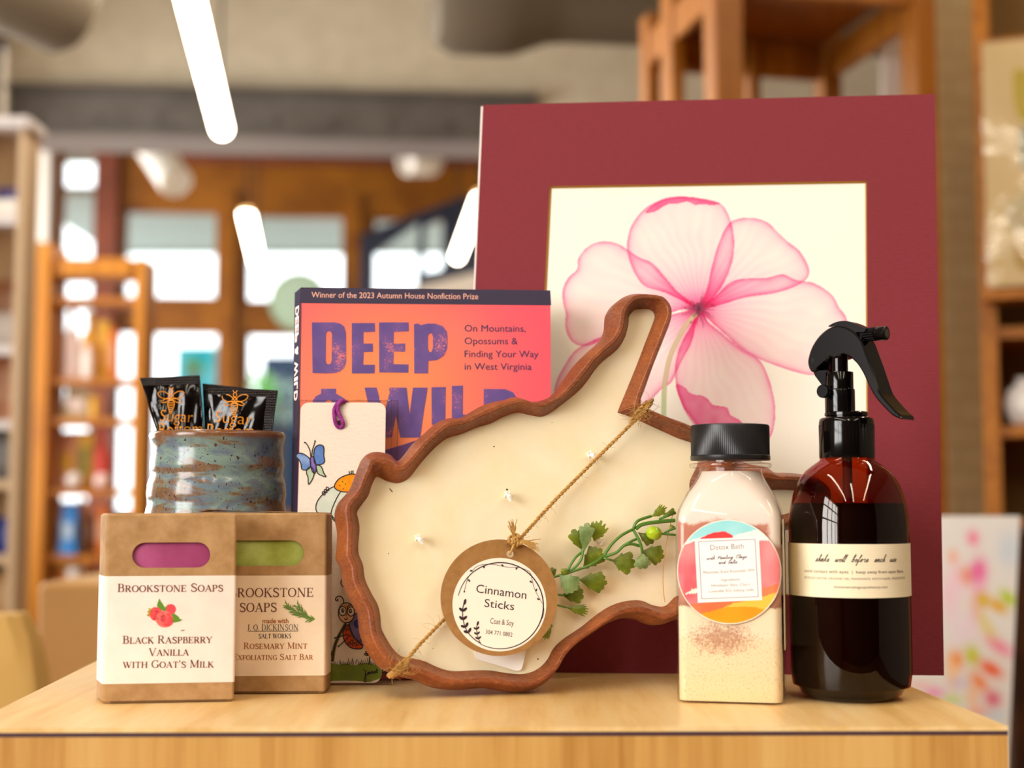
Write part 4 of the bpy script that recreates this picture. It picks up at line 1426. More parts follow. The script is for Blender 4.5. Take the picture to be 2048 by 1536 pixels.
def sachet(P, quad, ext, label, txt, bulge, seed, w0=0.0, crimp_right=False, bee=None, sug=None, bot=None):
    """quad: pixel corners TL, TR, BL, BR at the rim; ext: bottom corners further down in the cup"""
    o = thing('foil_sachet', label, 'sachet', P.M, None)
    tl, tr = P.uv(*quad[0]), P.uv(*quad[1])
    bl, br = P.uv(*ext[0]), P.uv(*ext[1])
    rnd = random.Random(seed)
    ph = [rnd.uniform(0, 6) for _ in range(4)]
    tc, rc = .075, (.15 if crimp_right else .03)
    def surf(s, t, side=1):
        x = bl[0] * (1 - s) * (1 - t) + br[0] * s * (1 - t) + tl[0] * (1 - s) * t + tr[0] * s * t
        y = bl[1] * (1 - s) * (1 - t) + br[1] * s * (1 - t) + tl[1] * (1 - s) * t + tr[1] * s * t
        ss = min(1, max(0, (s - .04) / (1 - .04 - rc))); tt = min(1, max(0, t / (1 - tc)))
        g = (math.sin(PI * ss) ** .55 if 0 < ss < 1 else 0) * (math.sin(PI * (.18 + .82 * tt)) ** .7 if tt < 1 else 0)
        z = bulge * g
        wr = .0011 * math.sin(11 * s + 6 * t + ph[0]) * math.sin(9 * t - 5 * s + ph[1]) + .0006 * math.sin(23 * s - 14 * t + ph[2])
        z += wr * (.35 + .65 * g)
        z += .0012 * math.sin(4 * s + ph[3]) * t
        return (x, y, w0 + (z if side > 0 else -z * .8 + .0012 * math.sin(4 * s + ph[3]) * t - .0005))
    N1 = 56
    b = MB()
    for side in (1, -1):
        vs = [surf(i / N1, j / N1, side) for j in range(N1 + 1) for i in range(N1 + 1)]
        fa, fb = [], []
        for j in range(N1):
            for i in range(N1):
                q = (j * (N1 + 1) + i, j * (N1 + 1) + i + 1, (j + 1) * (N1 + 1) + i + 1, (j + 1) * (N1 + 1) + i)
                if side < 0: q = tuple(reversed(q))
                (fb if (j + .5) / N1 > 1 - tc or (i + .5) / N1 > 1 - rc else fa).append(q)
        oo = len(b.v)
        b.add(vs, fa, M_foil)
        k = b.m(M_crimp)
        for q in fb: b.f.append(tuple(x + oo for x in q)); b.mi.append(k)
    # inverse map pixel -> (s, t) by a few Newton steps on the flat quad
    def st(u, v):
        s = t = .5
        for _ in range(8):
            x = bl[0] * (1 - s) * (1 - t) + br[0] * s * (1 - t) + tl[0] * (1 - s) * t + tr[0] * s * t - u
            y = bl[1] * (1 - s) * (1 - t) + br[1] * s * (1 - t) + tl[1] * (1 - s) * t + tr[1] * s * t - v
            xs = (br[0] - bl[0]) * (1 - t) + (tr[0] - tl[0]) * t; xt = (tl[0] - bl[0]) * (1 - s) + (tr[0] - br[0]) * s
            ys = (br[1] - bl[1]) * (1 - t) + (tr[1] - tl[1]) * t; yt = (tl[1] - bl[1]) * (1 - s) + (tr[1] - br[1]) * s
            D = xs * yt - xt * ys
            s -= (x * yt - xt * y) / D; t -= (xs * y - ys * x) / D
        return s, t
    def fm(x, y, z):
        s, t = st(x, y)
        p = surf(min(1, max(0, s)), min(1, max(0, t)))
        return (x, y, p[2] + .00035)
    if txt:
        for s_, (xa, ya, xb2, yb2, hh) in ((('Sugar'), sug), (('Bottom'), bot)):
            a, c = P.uv(xa, ya), P.uv(xb2, yb2)
            b.text(s_, a, c, abs(P.uv(xa, ya - hh)[1] - a[1]), 0, M_goldink, fmap=fm, bold=-.012)
        bx_, by_, bs = bee
        def q(l, mir=1): return [P.uv(bx_ + mir * x * bs, by_ - y * bs) for x, y in l]
        lw = .00045
        for m_ in (1, -1):
            for _, pts in BEE: b.ribbon(q(pts, m_), lw, 0, M_goldink, True, fmap=fm)
            b.ribbon(q([(.03 * m_, .52), (.1 * m_, .62)], 1), lw, 0, M_goldink, fmap=fm)
        b.ribbon(q(ellipse(0, .42, .075, .1, 20)), lw, 0, M_goldink, True, fmap=fm)
        b.ribbon(q(ellipse(0, .16, .11, .13, 20)), lw, 0, M_goldink, True, fmap=fm)
        body = smooth_path([(0, .02), (.13, -.04), (.15, -.2), (.07, -.45), (0, -.6), (-.07, -.45), (-.15, -.2), (-.13, -.04)], True, 4)
        b.ribbon(q(body), lw, 0, M_goldink, True, fmap=fm)
        for yy, hw in ((-.1, .14), (-.2, .14), (-.3, .12), (-.4, .09), (-.49, .05)):
            b.ribbon(q([(-hw, yy + .02), (0, yy), (hw, yy + .02)]), lw, 0, M_goldink, fmap=fm)
    b.build('foil_packet', o, smooth=70)
    return o


PSa = Plane((ax_.x, .869, T), 4, 4)
sachet(PSa, [(279, 755.6), (399.7, 751)], [(354, 985), (420, 985)], 'left black foil sachet with a gold bee, standing in the stoneware tumbler', True, .0032, 3,
       bee=(342.5, 802, 44), sug=(321, 843, 386, 846, 23), bot=(319, 873, 405, 871, 27))
PSb = Plane((ax_.x, .855, T), -5, 2)
sachet(PSb, [(414.9, 773), (555.8, 781)], [(424, 985), (528, 985)], 'right black foil sachet with white glints and a gold bee, in the tumbler', True, .0032, 8, crimp_right=True,
       bee=(470, 808, 44), sug=(429, 844, 505, 851, 23), bot=(414, 874, 510, 876, 27))
PSc = Plane((ax_.x, .881, T), 0, 2)
sachet(PSc, [(404.5, 766.5), (512, 779)], [(415, 985), (500, 985)], 'plain backed black sachet peeping out behind the right sachet', False, .0022, 5)
# ================================================================ paperback book
PBk = base_plane(851, 1357.5, 4.2, 3.0, .00085)
BZ = lambda x, y: PBk.uv(560 + x / 3.657, 560 + y / 3.657)
def bz(l, w=0.0): return [BZ(*p) for p in l]
bk = thing('paperback_book', 'pink and orange paperback with large purple lettering, behind the candle', 'book', PBk.M)
uL, uR = PBk.uv(600.0, 700)[0], PBk.uv(1101.5, 700)[0]
vT0, vT1 = BZ(143, 54)[1], BZ(1983, 76)[1]
TH = .015
uS = PBk.uv(587.5, 700, -TH)[0]
n = NT('cover_print')
v = n.coord((1, 1, 0), (-(uL + .05), -BZ(0, 850)[1], 0))
ln_ = n.n('ShaderNodeVectorMath', operation='LENGTH'); n.l(v, ln_.inputs[0])
c = n.ramp(n.math('MULTIPLY', ln_.outputs['Value'], 9.5), [(.2, '#f08a56'), (.5, '#ee7660'), (.8, '#ec5f68'), (1.0, '#ea5668')])
gn = n.noise(n.coord(), 14, 3, .5)
M_cover = n.set(n.mix(n.math('MULTIPLY', n.math('SUBTRACT', gn, .5), .5, True), c, lin('#f79a86')), .42, .35)
M_navyc = plain('cover_navy', '#3a3248', .42, .35)
n = NT('letter_purple')
f = n.noise(n.coord((1, 1, 0)), 900, 4, .8)
g = n.noise(n.coord((1, 1, 0)), 70, 2, .5)
sp = n.math('MULTIPLY', n.math('SUBTRACT', n.math('ADD', f, n.math('MULTIPLY', n.math('SUBTRACT', g, .5), .75)), .64), 18, True)
pc_ = n.ramp(g, [(.3, '#5c4886'), (.7, '#735490')])
M_purple = n.set(n.mix(sp, pc_, lin('#ee7c68')), .45, .3)
M_pages = plain('book_pages', '#eae0cc', .85)
M_peachink = plain('ink_peach', '#f6b8a2', .45)
M_indigo = plain('ink_indigo', '#43365e', .45)
b = MB()
b.prism([(uL, 0), (uR, 0), (uR, vT1), (uL, vT0)], -.0004, 0, M_cover)
b.flat([BZ(143, 169), BZ(1983, 185), (uR, vT1), (uL, vT0)], .00012, M_navyc)
k = .0002
ps(PBk, b, 'Winner of the 2023 Autumn House Nonfiction Prize', 622.9, 595, 956.3, 598.6, 11.2, M_peachink, 'sans', w=k)
for s_, x1, y in (('On Mountains,', 1797, 377), ('Opossums &', 1738, 469), ('Finding Your Way', 1890, 564), ('in West Virginia', 1840, 656)):
    ps(PBk, b, s_, 560 + 1350 / 3.657, 560 + y / 3.657, 560 + x1 / 3.657, 560 + (y + 2) / 3.657, 13.2, M_indigo, 'sans', w=k)
D = [(233, 310), (400, 310), (440, 318), (468, 340), (482, 385), (483, 600), (470, 640), (440, 668), (400, 680), (340, 683), (238, 680)]
Dh = [(335, 400), (343, 380), (358, 374), (374, 380), (381, 400), (378, 590), (370, 612), (352, 618), (338, 608), (334, 590)]
b.flat(bz(D), k, M_purple, [bz(Dh)])
b.flat(bz([(525, 315), (693, 315), (695, 378), (610, 382), (610, 465), (678, 465), (680, 525), (612, 527), (608, 620), (694, 620), (692, 683), (526, 683)]), k, M_purple)
b.flat(bz([(724, 310), (940, 310), (942, 375), (832, 380), (830, 465), (915, 465), (914, 525), (832, 522), (828, 615), (940, 618), (938, 678), (726, 676)]), k, M_purple)
b.flat(bz([(980, 322), (1010, 318), (1030, 330), (1080, 318), (1140, 320), (1190, 338), (1220, 378), (1225, 430), (1222, 500), (1200, 552), (1150, 585), (1085, 592), (1082, 683), (982, 683)]), k, M_purple,
       [bz([(1082, 410), (1095, 390), (1110, 390), (1119, 415), (1118, 500), (1106, 528), (1090, 525), (1082, 500)])])
b.flat(bz([(300, 795), (410, 795), (408, 830), (440, 848), (475, 870), (488, 920), (480, 1000), (430, 1040), (520, 1130), (470, 1170), (380, 1080), (260, 1160), (225, 1100), (300, 1010), (240, 950), (240, 880), (262, 850), (300, 832)]), k, M_purple, [bz([(335, 890), (350, 878), (375, 880), (382, 905), (360, 930), (340, 920)])])
b.flat(bz([(618, 787), (706, 787), (760, 985), (803, 820), (797, 800), (800, 787), (925, 787), (948, 985), (972, 787), (1080, 787), (1052, 960), (1025, 1152), (880, 1152), (848, 990), (820, 1152), (700, 1152)]), k, M_purple)
b.flat(bz([(1108, 785), (1212, 783), (1208, 1060), (1110, 1060)]), k, M_purple)
b.flat(bz([(1257, 775), (1338, 772), (1336, 985), (1440, 985), (1440, 1060), (1257, 1060)]), k, M_purple)
b.flat(bz([(1490, 797), (1650, 799), (1705, 822), (1735, 870), (1738, 1060), (1700, 1130), (1640, 1150), (1490, 1150)]), k, M_purple, [bz([(1590, 890), (1630, 890), (1630, 1060), (1590, 1060)])])
n = NT('cover_hills')
M_hill = n.set(n.ramp(n.noise(n.coord(), 20, 3, .5), [(.3, '#5a3f78'), (.7, '#70467c')]), .42, .35)
def vclamp(l): return [(u, max(v, .002)) for u, v in l]
b.flat(vclamp(bz([(146, 1330), (400, 1260), (780, 1240), (900, 1205), (1010, 1168), (1300, 1120), (1980, 1080), (1980, 2880), (146, 2880)])), .0001, M_hill)
b.build('front_cover', bk, smooth=0)
b = MB()
z0 = -TH
q = [(uL, 0, 0), (uL, vT0, 0), (uS, vT0 - .0005, z0), (uS, 0, z0)]
vs = q + [(x + .0006, y, z) for x, y, z in q]
b.add(vs, [(0, 1, 2, 3), (7, 6, 5, 4), (0, 3, 7, 4), (1, 5, 6, 2), (0, 4, 5, 1), (3, 2, 6, 7)], plain('spine_navy', '#352e44', .85, .05))
dv = Vector((uS - uL, 0, z0)); L_ = dv.length; dv.normalize(); nrm = Vector((-abs(dv.z), 0, 0)) + Vector((0, 0, abs(dv.x)))
nrm = Vector((dv.z, 0, -dv.x)); nrm = nrm if nrm.x < 0 else -nrm
def fsp(x, y, z):
    p = Vector((uL, 0, 0)) + dv * x + nrm * .0002
    return (p.x, y, p.z)
# spine title reads downwards; glyphs built from slabs
sp_h = [('D', 176, 245), ('E', 250, 305), ('E', 308, 365), ('P', 370, 440), ('&', 475, 540), ('W', 580, 690), ('I', 698, 725), ('L', 735, 790), ('D', 800, 872)]
for chn, ya, yb in sp_h:
    va, vb_ = BZ(118, ya)[1], BZ(118, yb)[1]
    b.text(chn, (L_ * .26, va), (L_ * .26, vb_), L_ * .5, 0, M_peachink, bold=.03, fmap=lambda x, y, z: fsp(x, y, z))
b.build('spine', bk, smooth=0)
b = MB()
q0 = [(uL + .0007, .0008), (uR - .0008, .0008), (uR - .0008, vT1 - .0010), (uL + .0007, vT0 - .0010)]
sh_ = uS - uL
vs = [(x, y, -.0005) for x, y in q0] + [(x + (sh_ if i in (0, 3) else sh_ * .2), y, -TH + .0005) for i, (x, y) in enumerate(q0)]
b.add(vs, [(0, 1, 2, 3), (7, 6, 5, 4), (0, 4, 5, 1), (2, 6, 7, 3), (1, 5, 6, 2), (0, 3, 7, 4)], M_pages)
b.build('page_block', bk, smooth=0)
b = MB()
b.prism([(uS, 0), (uR + sh_ * .2, 0), (uR + sh_ * .2, vT1), (uS, vT0)], -TH - .0004, -TH, M_navyc); b.build('back_cover', bk, smooth=0)

# ================================================================ bookmark in a clear sleeve
PK = base_plane(680, 1369.5, 1.0, 7.0, .00025)
KZ = lambda x, y: PK.uv(560 + x / 2.4765, 780 + y / 2.4774)
K1 = lambda x, y: PK.uv(560 + x / 5.6875, 780 + y / 5.689)
K2 = lambda x, y: PK.uv(640 + x / 5.906, 1120 + y / 5.908)
def kz(l): return [KZ(*p) for p in l]
def k1(l): return [K1(*p) for p in l]
def k2(l): return [K2(*p) for p in l]
bm = thing('bookmark', 'hand painted bookmark with a butterfly, in a clear sleeve left of the candle', 'bookmark', PK.M)
n = NT('watercolour_paper')
n.bump(n.noise(n.coord((1, 2.2, 1)), 260, 3, .6), .55, .0007)
M_wpaper = n.set(lin('#f4e8d6'), .8, .15)
I_line = plain('pen_line', '#2c2320', .7)
cu0, cv0 = PK.uv(586, 1366); cu1, cv1 = PK.uv(772, 806)
cu1b = PK.uv(768, 1366)[0]
r_ = .0048
def rrect(u0, v0, u1, v1, r, n=6):
    pts = []
    for cx, cy, a in ((u1 - r, v0 + r, -PI / 2), (u1 - r, v1 - r, 0), (u0 + r, v1 - r, PI / 2), (u0 + r, v0 + r, PI)):
        pts += [(cx + r * math.cos(a + PI / 2 * i / n), cy + r * math.sin(a + PI / 2 * i / n)) for i in range(n + 1)]
    return pts
hole = k1(ellipse(678, 398, 52, 50, 22))
b = MB()
wc = .0012
b.prism(rrect(cu0, cv0, cu1, cv1, r_), wc - .0006, wc, M_wpaper, [hole])
W1 = wc + .00008; W2 = W1 + .00006; W3 = W2 + .00006; W4 = W3 + .00006
def blobf(pts, mat, w_, closed=True, n=5): b.flat(smooth_path(pts, True, n), w_, mat)
def line(pts, w_=W3, wd=.0006, closed=False, mat=None, sm=5): b.ribbon(smooth_path(pts, closed, sm) if sm else pts, wd, w_, mat or I_line, closed)
I_b1 = mottled('wash_blue', '#6f96d6', '#4f78be', 180, .8); I_b2 = mottled('wash_sky', '#8aaada', '#5f86c4', 180, .8)
I_v = mottled('wash_violet', '#9478cc', '#7d62bc', 200, .8); I_g = mottled('wash_sage', '#c6d8b8', '#b2c9a6', 200, .8); I_pg = mottled('wash_pale_sage', '#dfe4d2', '#d2dccb', 120, .8)
I_o = mottled('wash_orange', '#f7a60c', '#f08c06', 220, .8); I_y = plain('wash_yellow', '#efb320', .8)
I_or = mottled('wash_red_orange', '#e65a20', '#d84814', 220, .8); I_pu = mottled('wash_purple', '#8274ae', '#6c5f9c', 200, .8); I_pe = plain('wash_peach', '#f0c8a0', .8)
I_gr = mottled('wash_grass', '#84932a', '#6e8424', 120, .8, stretch=(.4, 1, 1)); I_ol = plain('wash_olive', '#a09236', .8); I_dbl = plain('wash_deep_blue', '#2c3fb0', .8)
LW = [(185, 760), (205, 728), (250, 725), (300, 750), (342, 790), (352, 850), (335, 895), (285, 915), (250, 900), (240, 840), (220, 800)]
RW = [(388, 770), (390, 700), (410, 650), (455, 628), (495, 645), (503, 690), (500, 750), (510, 805), (490, 842), (425, 855), (395, 830)]
BL_ = [(355, 880), (390, 930), (380, 1000), (330, 1078), (322, 1000), (305, 950), (312, 905)]
BR_ = [(415, 865), (455, 865), (480, 890), (500, 950), (525, 990), (470, 975), (430, 945)]
for pts, mt in ((LW, I_b2), (RW, I_b1), (BL_, I_g), (BR_, I_g)):
    b.flat(smooth_path(k1(pts), True, 5), W1, mt); b.ribbon(smooth_path(k1(pts), True, 5),   .00062, W3, I_line, True)
bd = ellipse(380, 855, 30, 98, 28, rot=-.16)
b.flat(k1(bd), W2, I_v); b.ribbon(k1(bd),   .00062, W4, I_line, True)
line(k1([(352, 760), (345, 700), (325, 650), (300, 610), (285, 600)])); line(k1([(365, 755), (372, 690), (390, 630), (402, 590)]))
for x, y in ((285, 602), (402, 586)): b.flat(k1(ellipse(x, y, 11, 9, 10)), W4, I_line)
# flower with orange heart
pet1 = [(620, 1110), (560, 1140), (500, 1190), (440, 1260), (415, 1320), (416, 1375), (440, 1400), (540, 1440), (590, 1400), (590, 1340), (640, 1240), (690, 1160)]
b.flat(smooth_path(k1(pet1), True, 4), W1, I_pg)
pet2 = [(690, 1160), (640, 1250), (600, 1340), (585, 1420), (600, 1470), (640, 1500), (720, 1500), (760, 1300), (740, 1180)]
b.flat(smooth_path(k1(pet2), True, 4), W1 + .00002, I_pg)
line(k1([(620, 1102), (560, 1130), (500, 1180), (440, 1250), (412, 1320), (420, 1385), (470, 1430), (540, 1437), (582, 1400)]))
line(k1([(692, 1160), (650, 1230), (605, 1330), (585, 1400), (595, 1455), (625, 1495), (660, 1502)]))
line(k1([(590, 1425), (615, 1460), (650, 1480), (680, 1480)])); 
for x, y in ((605, 1440), (625, 1462), (645, 1475)): line(k1([(x, y), (x - 6, y + 25)]), sm=0)
for i in range(3):
    line(k1(ellipse(500 + 22 * i, 1180 - 26 * i, 14, 22, 14, rot=-.6)), closed=True, sm=0)
hd = [(622, 1105), (635, 1060), (680, 1010), (750, 975), (830, 960), (900, 985), (920, 1050), (880, 1120), (800, 1160), (720, 1162), (650, 1140)]
b.flat(smooth_path(k1(hd), True, 5), W2, I_o); b.ribbon(smooth_path(k1(hd), True, 5),   .00062, W4, I_line, True)
for x, y in ((713, 1048), (682, 1090), (748, 1073), (720, 1130)): b.flat(k1(ellipse(x, y, 7, 7, 8)), W4, I_line)
for x, y in ((800, 965), (817, 960), (835, 958)): line(k1([(x, y), (x - 14 + 8 * (x > 810), y - 34)]), sm=0); b.flat(k1(ellipse(x - 12 + 10 * (x > 810), y - 34, 6, 6, 8)), W4, I_line)
# bee peeping right of the soap carton
by_ = [(225, 790), (245, 800), (255, 840), (245, 880), (225, 900), (215, 850)]
b.flat(smooth_path(kz(by_), True, 4), W1, I_y); b.ribbon(smooth_path(kz(by_), True, 4),   .00062, W3, I_line, True)
b.ribbon(kz(ellipse(233, 830, 8, 12, 14)),   .00056, W4, I_line, True)
for y in (800, 815, 835, 850): line(kz([(250, y), (259, y - 4)]), sm=0)
line(k2([(285, 200), (262, 225), (250, 265), (258, 300), (285, 318), (310, 312)])); line(k2([(295, 285), (285, 295)]), sm=0)
# ladybird figure
wing = [(345, 745), (375, 690), (420, 640), (500, 620), (580, 700), (600, 850), (560, 1010), (500, 1000), (430, 930), (380, 860)]
b.flat(smooth_path(k2(wing), True, 5), W1, I_pu); b.ribbon(smooth_path(k2(wing), True, 5), .0006, W2, I_line, True)
b.flat(k2(ellipse(455, 755, 38, 42, 22)), W2, I_dbl); b.ribbon(k2(ellipse(450, 755, 40, 45, 24)),   .00062, W3, I_line, True)
for x, y, r2 in ((485, 882, 13), (488, 950, 12), (540, 860, 14)): b.ribbon(k2(ellipse(x, y, r2, r2, 14)),   .00056, W3, I_line, True)
body = [(335, 765), (350, 800), (375, 870), (410, 930), (470, 985), (500, 1010), (495, 1045), (430, 1050), (365, 1035), (310, 985), (280, 920), (275, 860), (300, 800)]
b.flat(smooth_path(k2(body), True, 5), W2, I_or); b.ribbon(smooth_path(k2(body), True, 5),   .00062, W3, I_line, True)
rnd = random.Random(5)
for i, (x, y) in enumerate(((325, 825), (345, 900), (380, 960), (350, 985), (420, 990), (440, 1015), (395, 1000))):
    b.ribbon(k2(ellipse(x, y, 16, 14, 12, rnd.uniform(0, 3), rnd.uniform(6, 8))),   .00056, W4, I_line)
line(k2([(325, 880), (270, 895), (180, 922)])); line(k2([(335, 915), (290, 960), (222, 1022)]))
for x, y in ((180, 922), (220, 1022)): b.flat(k2(ellipse(x, y, 11, 11, 10)), W4, I_line)
st_ = [(310, 750), (275, 810), (230, 890), (190, 980), (165, 1080), (150, 1200)]
b.ribbon(smooth_path(k2(st_), n=5), .0022, W2, I_ol); line(k2([(x + 6, y) for x, y in st_])); line(k2([(x - 7, y) for x, y in st_]))
fc = ellipse(315, 625, 96, 118, 36)
b.flat(k2(fc), W3, I_pe); b.ribbon(k2(fc),   .00062, W4, I_line, True)
b.flat(smooth_path(k2([(290, 530), (330, 545), (335, 600), (318, 680), (300, 640), (300, 570)]), True, 4), W3 + .00002, plain('wash_light_orange', '#e8964a', .8))
W5 = W4 + .00005
I_eye = plain('eye_white', '#f6ead8', .8)
for x, y, rx, ry in ((270, 605, 42, 55), (370, 610, 42, 55)):
    b.flat(k2(ellipse(x, y, rx, ry, 24)), W4, I_eye); b.ribbon(k2(ellipse(x, y, rx, ry, 24)),   .00056, W5, I_line, True)
for x, y in ((272, 598), (362, 605)):
    b.flat(k2(ellipse(x, y, 19, 26, 18)), W5, I_line); b.flat(k2(ellipse(x + 3, y - 4, 6, 9, 10)), W5 + .00005, I_eye)
line(k2([(330, 600), (330, 560), (345, 540), (375, 530)]), W5); line(k2([(290, 690), (305, 705), (322, 700), (330, 685)]), W5)
for x, y in ((320, 632), (316, 655)): b.flat(k2(ellipse(x, y, 5, 5, 8)), W5, I_line)
line(k2([(280, 525), (282, 480), (260, 440), (225, 428), (195, 445), (186, 470), (200, 484), (215, 474), (208, 460)])); line(k2([(385, 525), (400, 490), (430, 470)]))
# grass, small flowers, signature
gp = [(60, 1250), (120, 1215), (200, 1235), (300, 1225), (420, 1240), (540, 1215), (640, 1235), (700, 1260), (730, 1320), (720, 1390), (640, 1425), (560, 1440), (300, 1425), (-250, 1440), (-330, 1400), (-330, 1250), (-100, 1230)]
b.flat(k2(smooth_path(gp, True, 3)), W1, I_gr)
sp_ = []
x = -300
rnd = random.Random(9)
while x < 660:
    sp_ += [(x, 1235 + rnd.uniform(-8, 8)), (x + rnd.uniform(6, 12), 1235 - rnd.choice([30, 45, 60, 75]) * (1.3 if 255 < x < 290 else 1))]
    x += rnd.uniform(16, 30)
line(k2(sp_), wd=.0005, sm=0)
for cx in (105, 590):
    for a in range(6):
        t = PI * .95 + a * PI * .42 / 2 + (.2 if cx > 300 else 0)
        e_ = ellipse(cx + 34 * math.cos(t), 1115 - 22 * math.sin(t) * -1, 30, 12, 12, rot=t)
        b.ribbon(k2(e_),   .00056, W3, I_line, True)
    b.flat(k2(ellipse(cx + 10, 1105, 30, 12, 14)), W2, plain('wash_pink', '#d8a098', .8))
    line(k2([(cx, 1140), (cx - 5, 1230)]), wd=.0006)
sig = [[(545, 1300), (540, 1340), (535, 1385), (548, 1425), (535, 1440), (522, 1425), (535, 1385), (560, 1350), (575, 1325), (590, 1330), (580, 1350), (570, 1340), (590, 1325), (598, 1345), (610, 1318), (618, 1318), (620, 1342), (635, 1325), (648, 1312), (640, 1335), (655, 1335), (668, 1310), (676, 1282), (668, 1330), (685, 1325)],
       [(655, 1312), (690, 1305)], [(515, 1298), (530, 1302)]]
for s_ in sig: b.ribbon(smooth_path(k2(s_), n=4),   .00056, W3, I_line)
b.build('card', bm, smooth=0)
# twisted cord
M_cord = mottled('magenta_cord', '#8c2a7c', '#a03a90', 300, .55)
cp = smooth_path([K1(770, 145) + (wc - .003,), K1(735, 135) + (wc + .0002,), K1(690, 140) + (wc + .0015,), K1(650, 175) + (wc + .0016,), K1(622, 240) + (wc + .0014,), K1(625, 330) + (wc + .0013,), K1(645, 405) + (wc + .0008,), K1(680, 432) + (wc - .0002,), K1(712, 420) + (wc + .0008,), K1(722, 380) + (wc + .0013,), K1(695, 320) + (wc + .0014,), K1(665, 250) + (wc + .0015,), K1(668, 190) + (wc + .002,), K1(690, 150) + (wc + .0022,), K1(720, 138) + (wc + .0012,), K1(760, 150) + (wc - .003,)], n=8)


def twist(b, path, R, r, turns_per_m, mat, strands=2, seg=6, ph0=0.0):
    Pn = [Vector(p) for p in path]
    acc = [0.0]
    for i in range(1, len(Pn)): acc.append(acc[-1] + (Pn[i] - Pn[i - 1]).length)
    for s in range(strands):
        prev = None; out = []
        for i in range(len(Pn)):
            d = (Pn[min(i + 1, len(Pn) - 1)] - Pn[max(i - 1, 0)]).normalized()
            if prev is None: e = d.orthogonal().normalized()
            else:
                e = prev - d * prev.dot(d); e.normalize()
            prev = e; f = d.cross(e)
            a = acc[i] * turns_per_m * 2 * PI + 2 * PI * s / strands + ph0
            out.append(Pn[i] + (e * math.cos(a) + f * math.sin(a)) * R)
        b.tube(out, r, mat, seg)


def dense(path, step):
    out = [Vector(path[0])]
    for i in range(1, len(path)):
        a, c = Vector(path[i - 1]), Vector(path[i])
        k = max(1, int((c - a).length / step))
        for j in range(1, k + 1): out.append(a.lerp(c, j / k))
    return out


b = MB(); twist(b, dense(cp, .0004), .0006, .0007, 330, M_cord, 3); b.build('cord', bm)
# sleeve
M_sleeve = clear('clear_sleeve', (.95, .93, .93), .045, .2, .1)
b = MB()
su0, sv0 = PK.uv(573.5, 1370); su1 = PK.uv(788.5, 1370)[0]; sv1 = PK.uv(680, 802.5)[1]
sb0 = PK.uv(571, 1370)[0]
def slv(ww):
    return lambda u, v: (su0 + (su1 - su0) * u, sv0 + (sv1 - sv0) * v, ww + .0004 * math.sin(15 * u) * math.sin(21 * v + 2) * (1 - u))
b.grid(20, 60, slv(.0034), M_sleeve); b.grid(20, 60, slv(-.0004), M_sleeve)
# heat-sealed rims
M_seam = clear('sleeve_seam', (.9, .89, .88), .09, .2, .12)
for x in (su0, su1): b.box(x - .0004, x + .0004, sv0, sv1, .0012, .0017, M_seam)
for y in (sv0, sv1): b.box(su0, su1, y - .0003, y + .0003, .0012, .0017, M_seam)
b.box(PK.uv(781, 1000)[0], PK.uv(782, 1000)[0], sv0, sv1, .0035, .0037, M_seam)
rnd = random.Random(2)
for k in range(60):
    x = rnd.uniform(su0, su1 * .98); L = rnd.uniform(.0008, .0022)
    b.tube([(x, sv1, .0015), (x + rnd.uniform(-.001, .001), sv1 + L * .6, .0015 + rnd.uniform(-.001, .001))], .00012, M_seam, 4)
b.build('plastic_sleeve', bm, smooth=0)
# ================================================================ matted flower painting
PMt = base_plane(1404, 1347.5, -3.5, 4.6, .00014)
pm = thing('matted_painting', 'watercolour of a pink flower in a wide dark red mat, behind everything', 'painting', PMt.M)
n = NT('red_mat_board')
f = n.noise(n.coord((1, 4, 1)), 210, 4, .6)
n.bump(n.noise(n.coord((1, 6, 1)), 240, 3, .6), .2, .0004)
M_mat = n.set(n.ramp(f, [(.3, '#7a2c32'), (.7, '#82313a')]), .75, .2)
M_core = plain('mat_core_white', '#efe3dc', .8)
M_gold = plain('gold_bevel', '#b98a34', .35, .5, .6)
mo = [PMt.uv(917, 1344), PMt.uv(1888, 1350), PMt.uv(1870, 188), PMt.uv(966, 210)]
mo[0] = (mo[0][0], 0.0); mo[1] = (mo[1][0], 0.0)
op = [PMt.uv(1060, 1190), PMt.uv(1737, 1190), PMt.uv(1733, 362), PMt.uv(1099, 372.5)]
b = MB(); b.prism(mo, -.0014, 0, M_mat, [op], side=M_core); b.build('mat', pm, smooth=0)
# gilt bevel round the opening
cx = sum(p[0] for p in op) / 4; cy = sum(p[1] for p in op) / 4
ip = [(x + (.0013 if x < cx else -.0006), y + (.0006 if y < cy else -.0011)) for x, y in op]
b = MB()
vs = [(x, y, .00005) for x, y in op] + [(x, y, -.0014) for x, y in ip]
b.add(vs, [(i, (i + 1) % 4, 4 + (i + 1) % 4, 4 + i) for i in range(4)], M_gold); b.build('gilt_bevel', pm, smooth=0)
b = MB(); b.prism([(mo[0][0] - .0008, .0012), (mo[1][0], .0012), (mo[2][0], mo[2][1] + .0004), (mo[3][0] - .0015, mo[3][1])], -.0038, -.0026, M_core); b.build('backing_board', pm, smooth=0)

# the painting: washes built up petal over petal
FX = lambda x, y: (1000 + x / 2.6947, 340 + y / 2.6947)
gx0, gy0, gx1, gy1 = 1040, 358, 1752, 1210
ST = 1.5
nx, ny = int((gx1 - gx0) / ST), int((gy1 - gy0) / ST)
GX, GY = np.meshgrid(np.linspace(gx0, gx1, nx + 1), np.linspace(gy0, gy1, ny + 1))


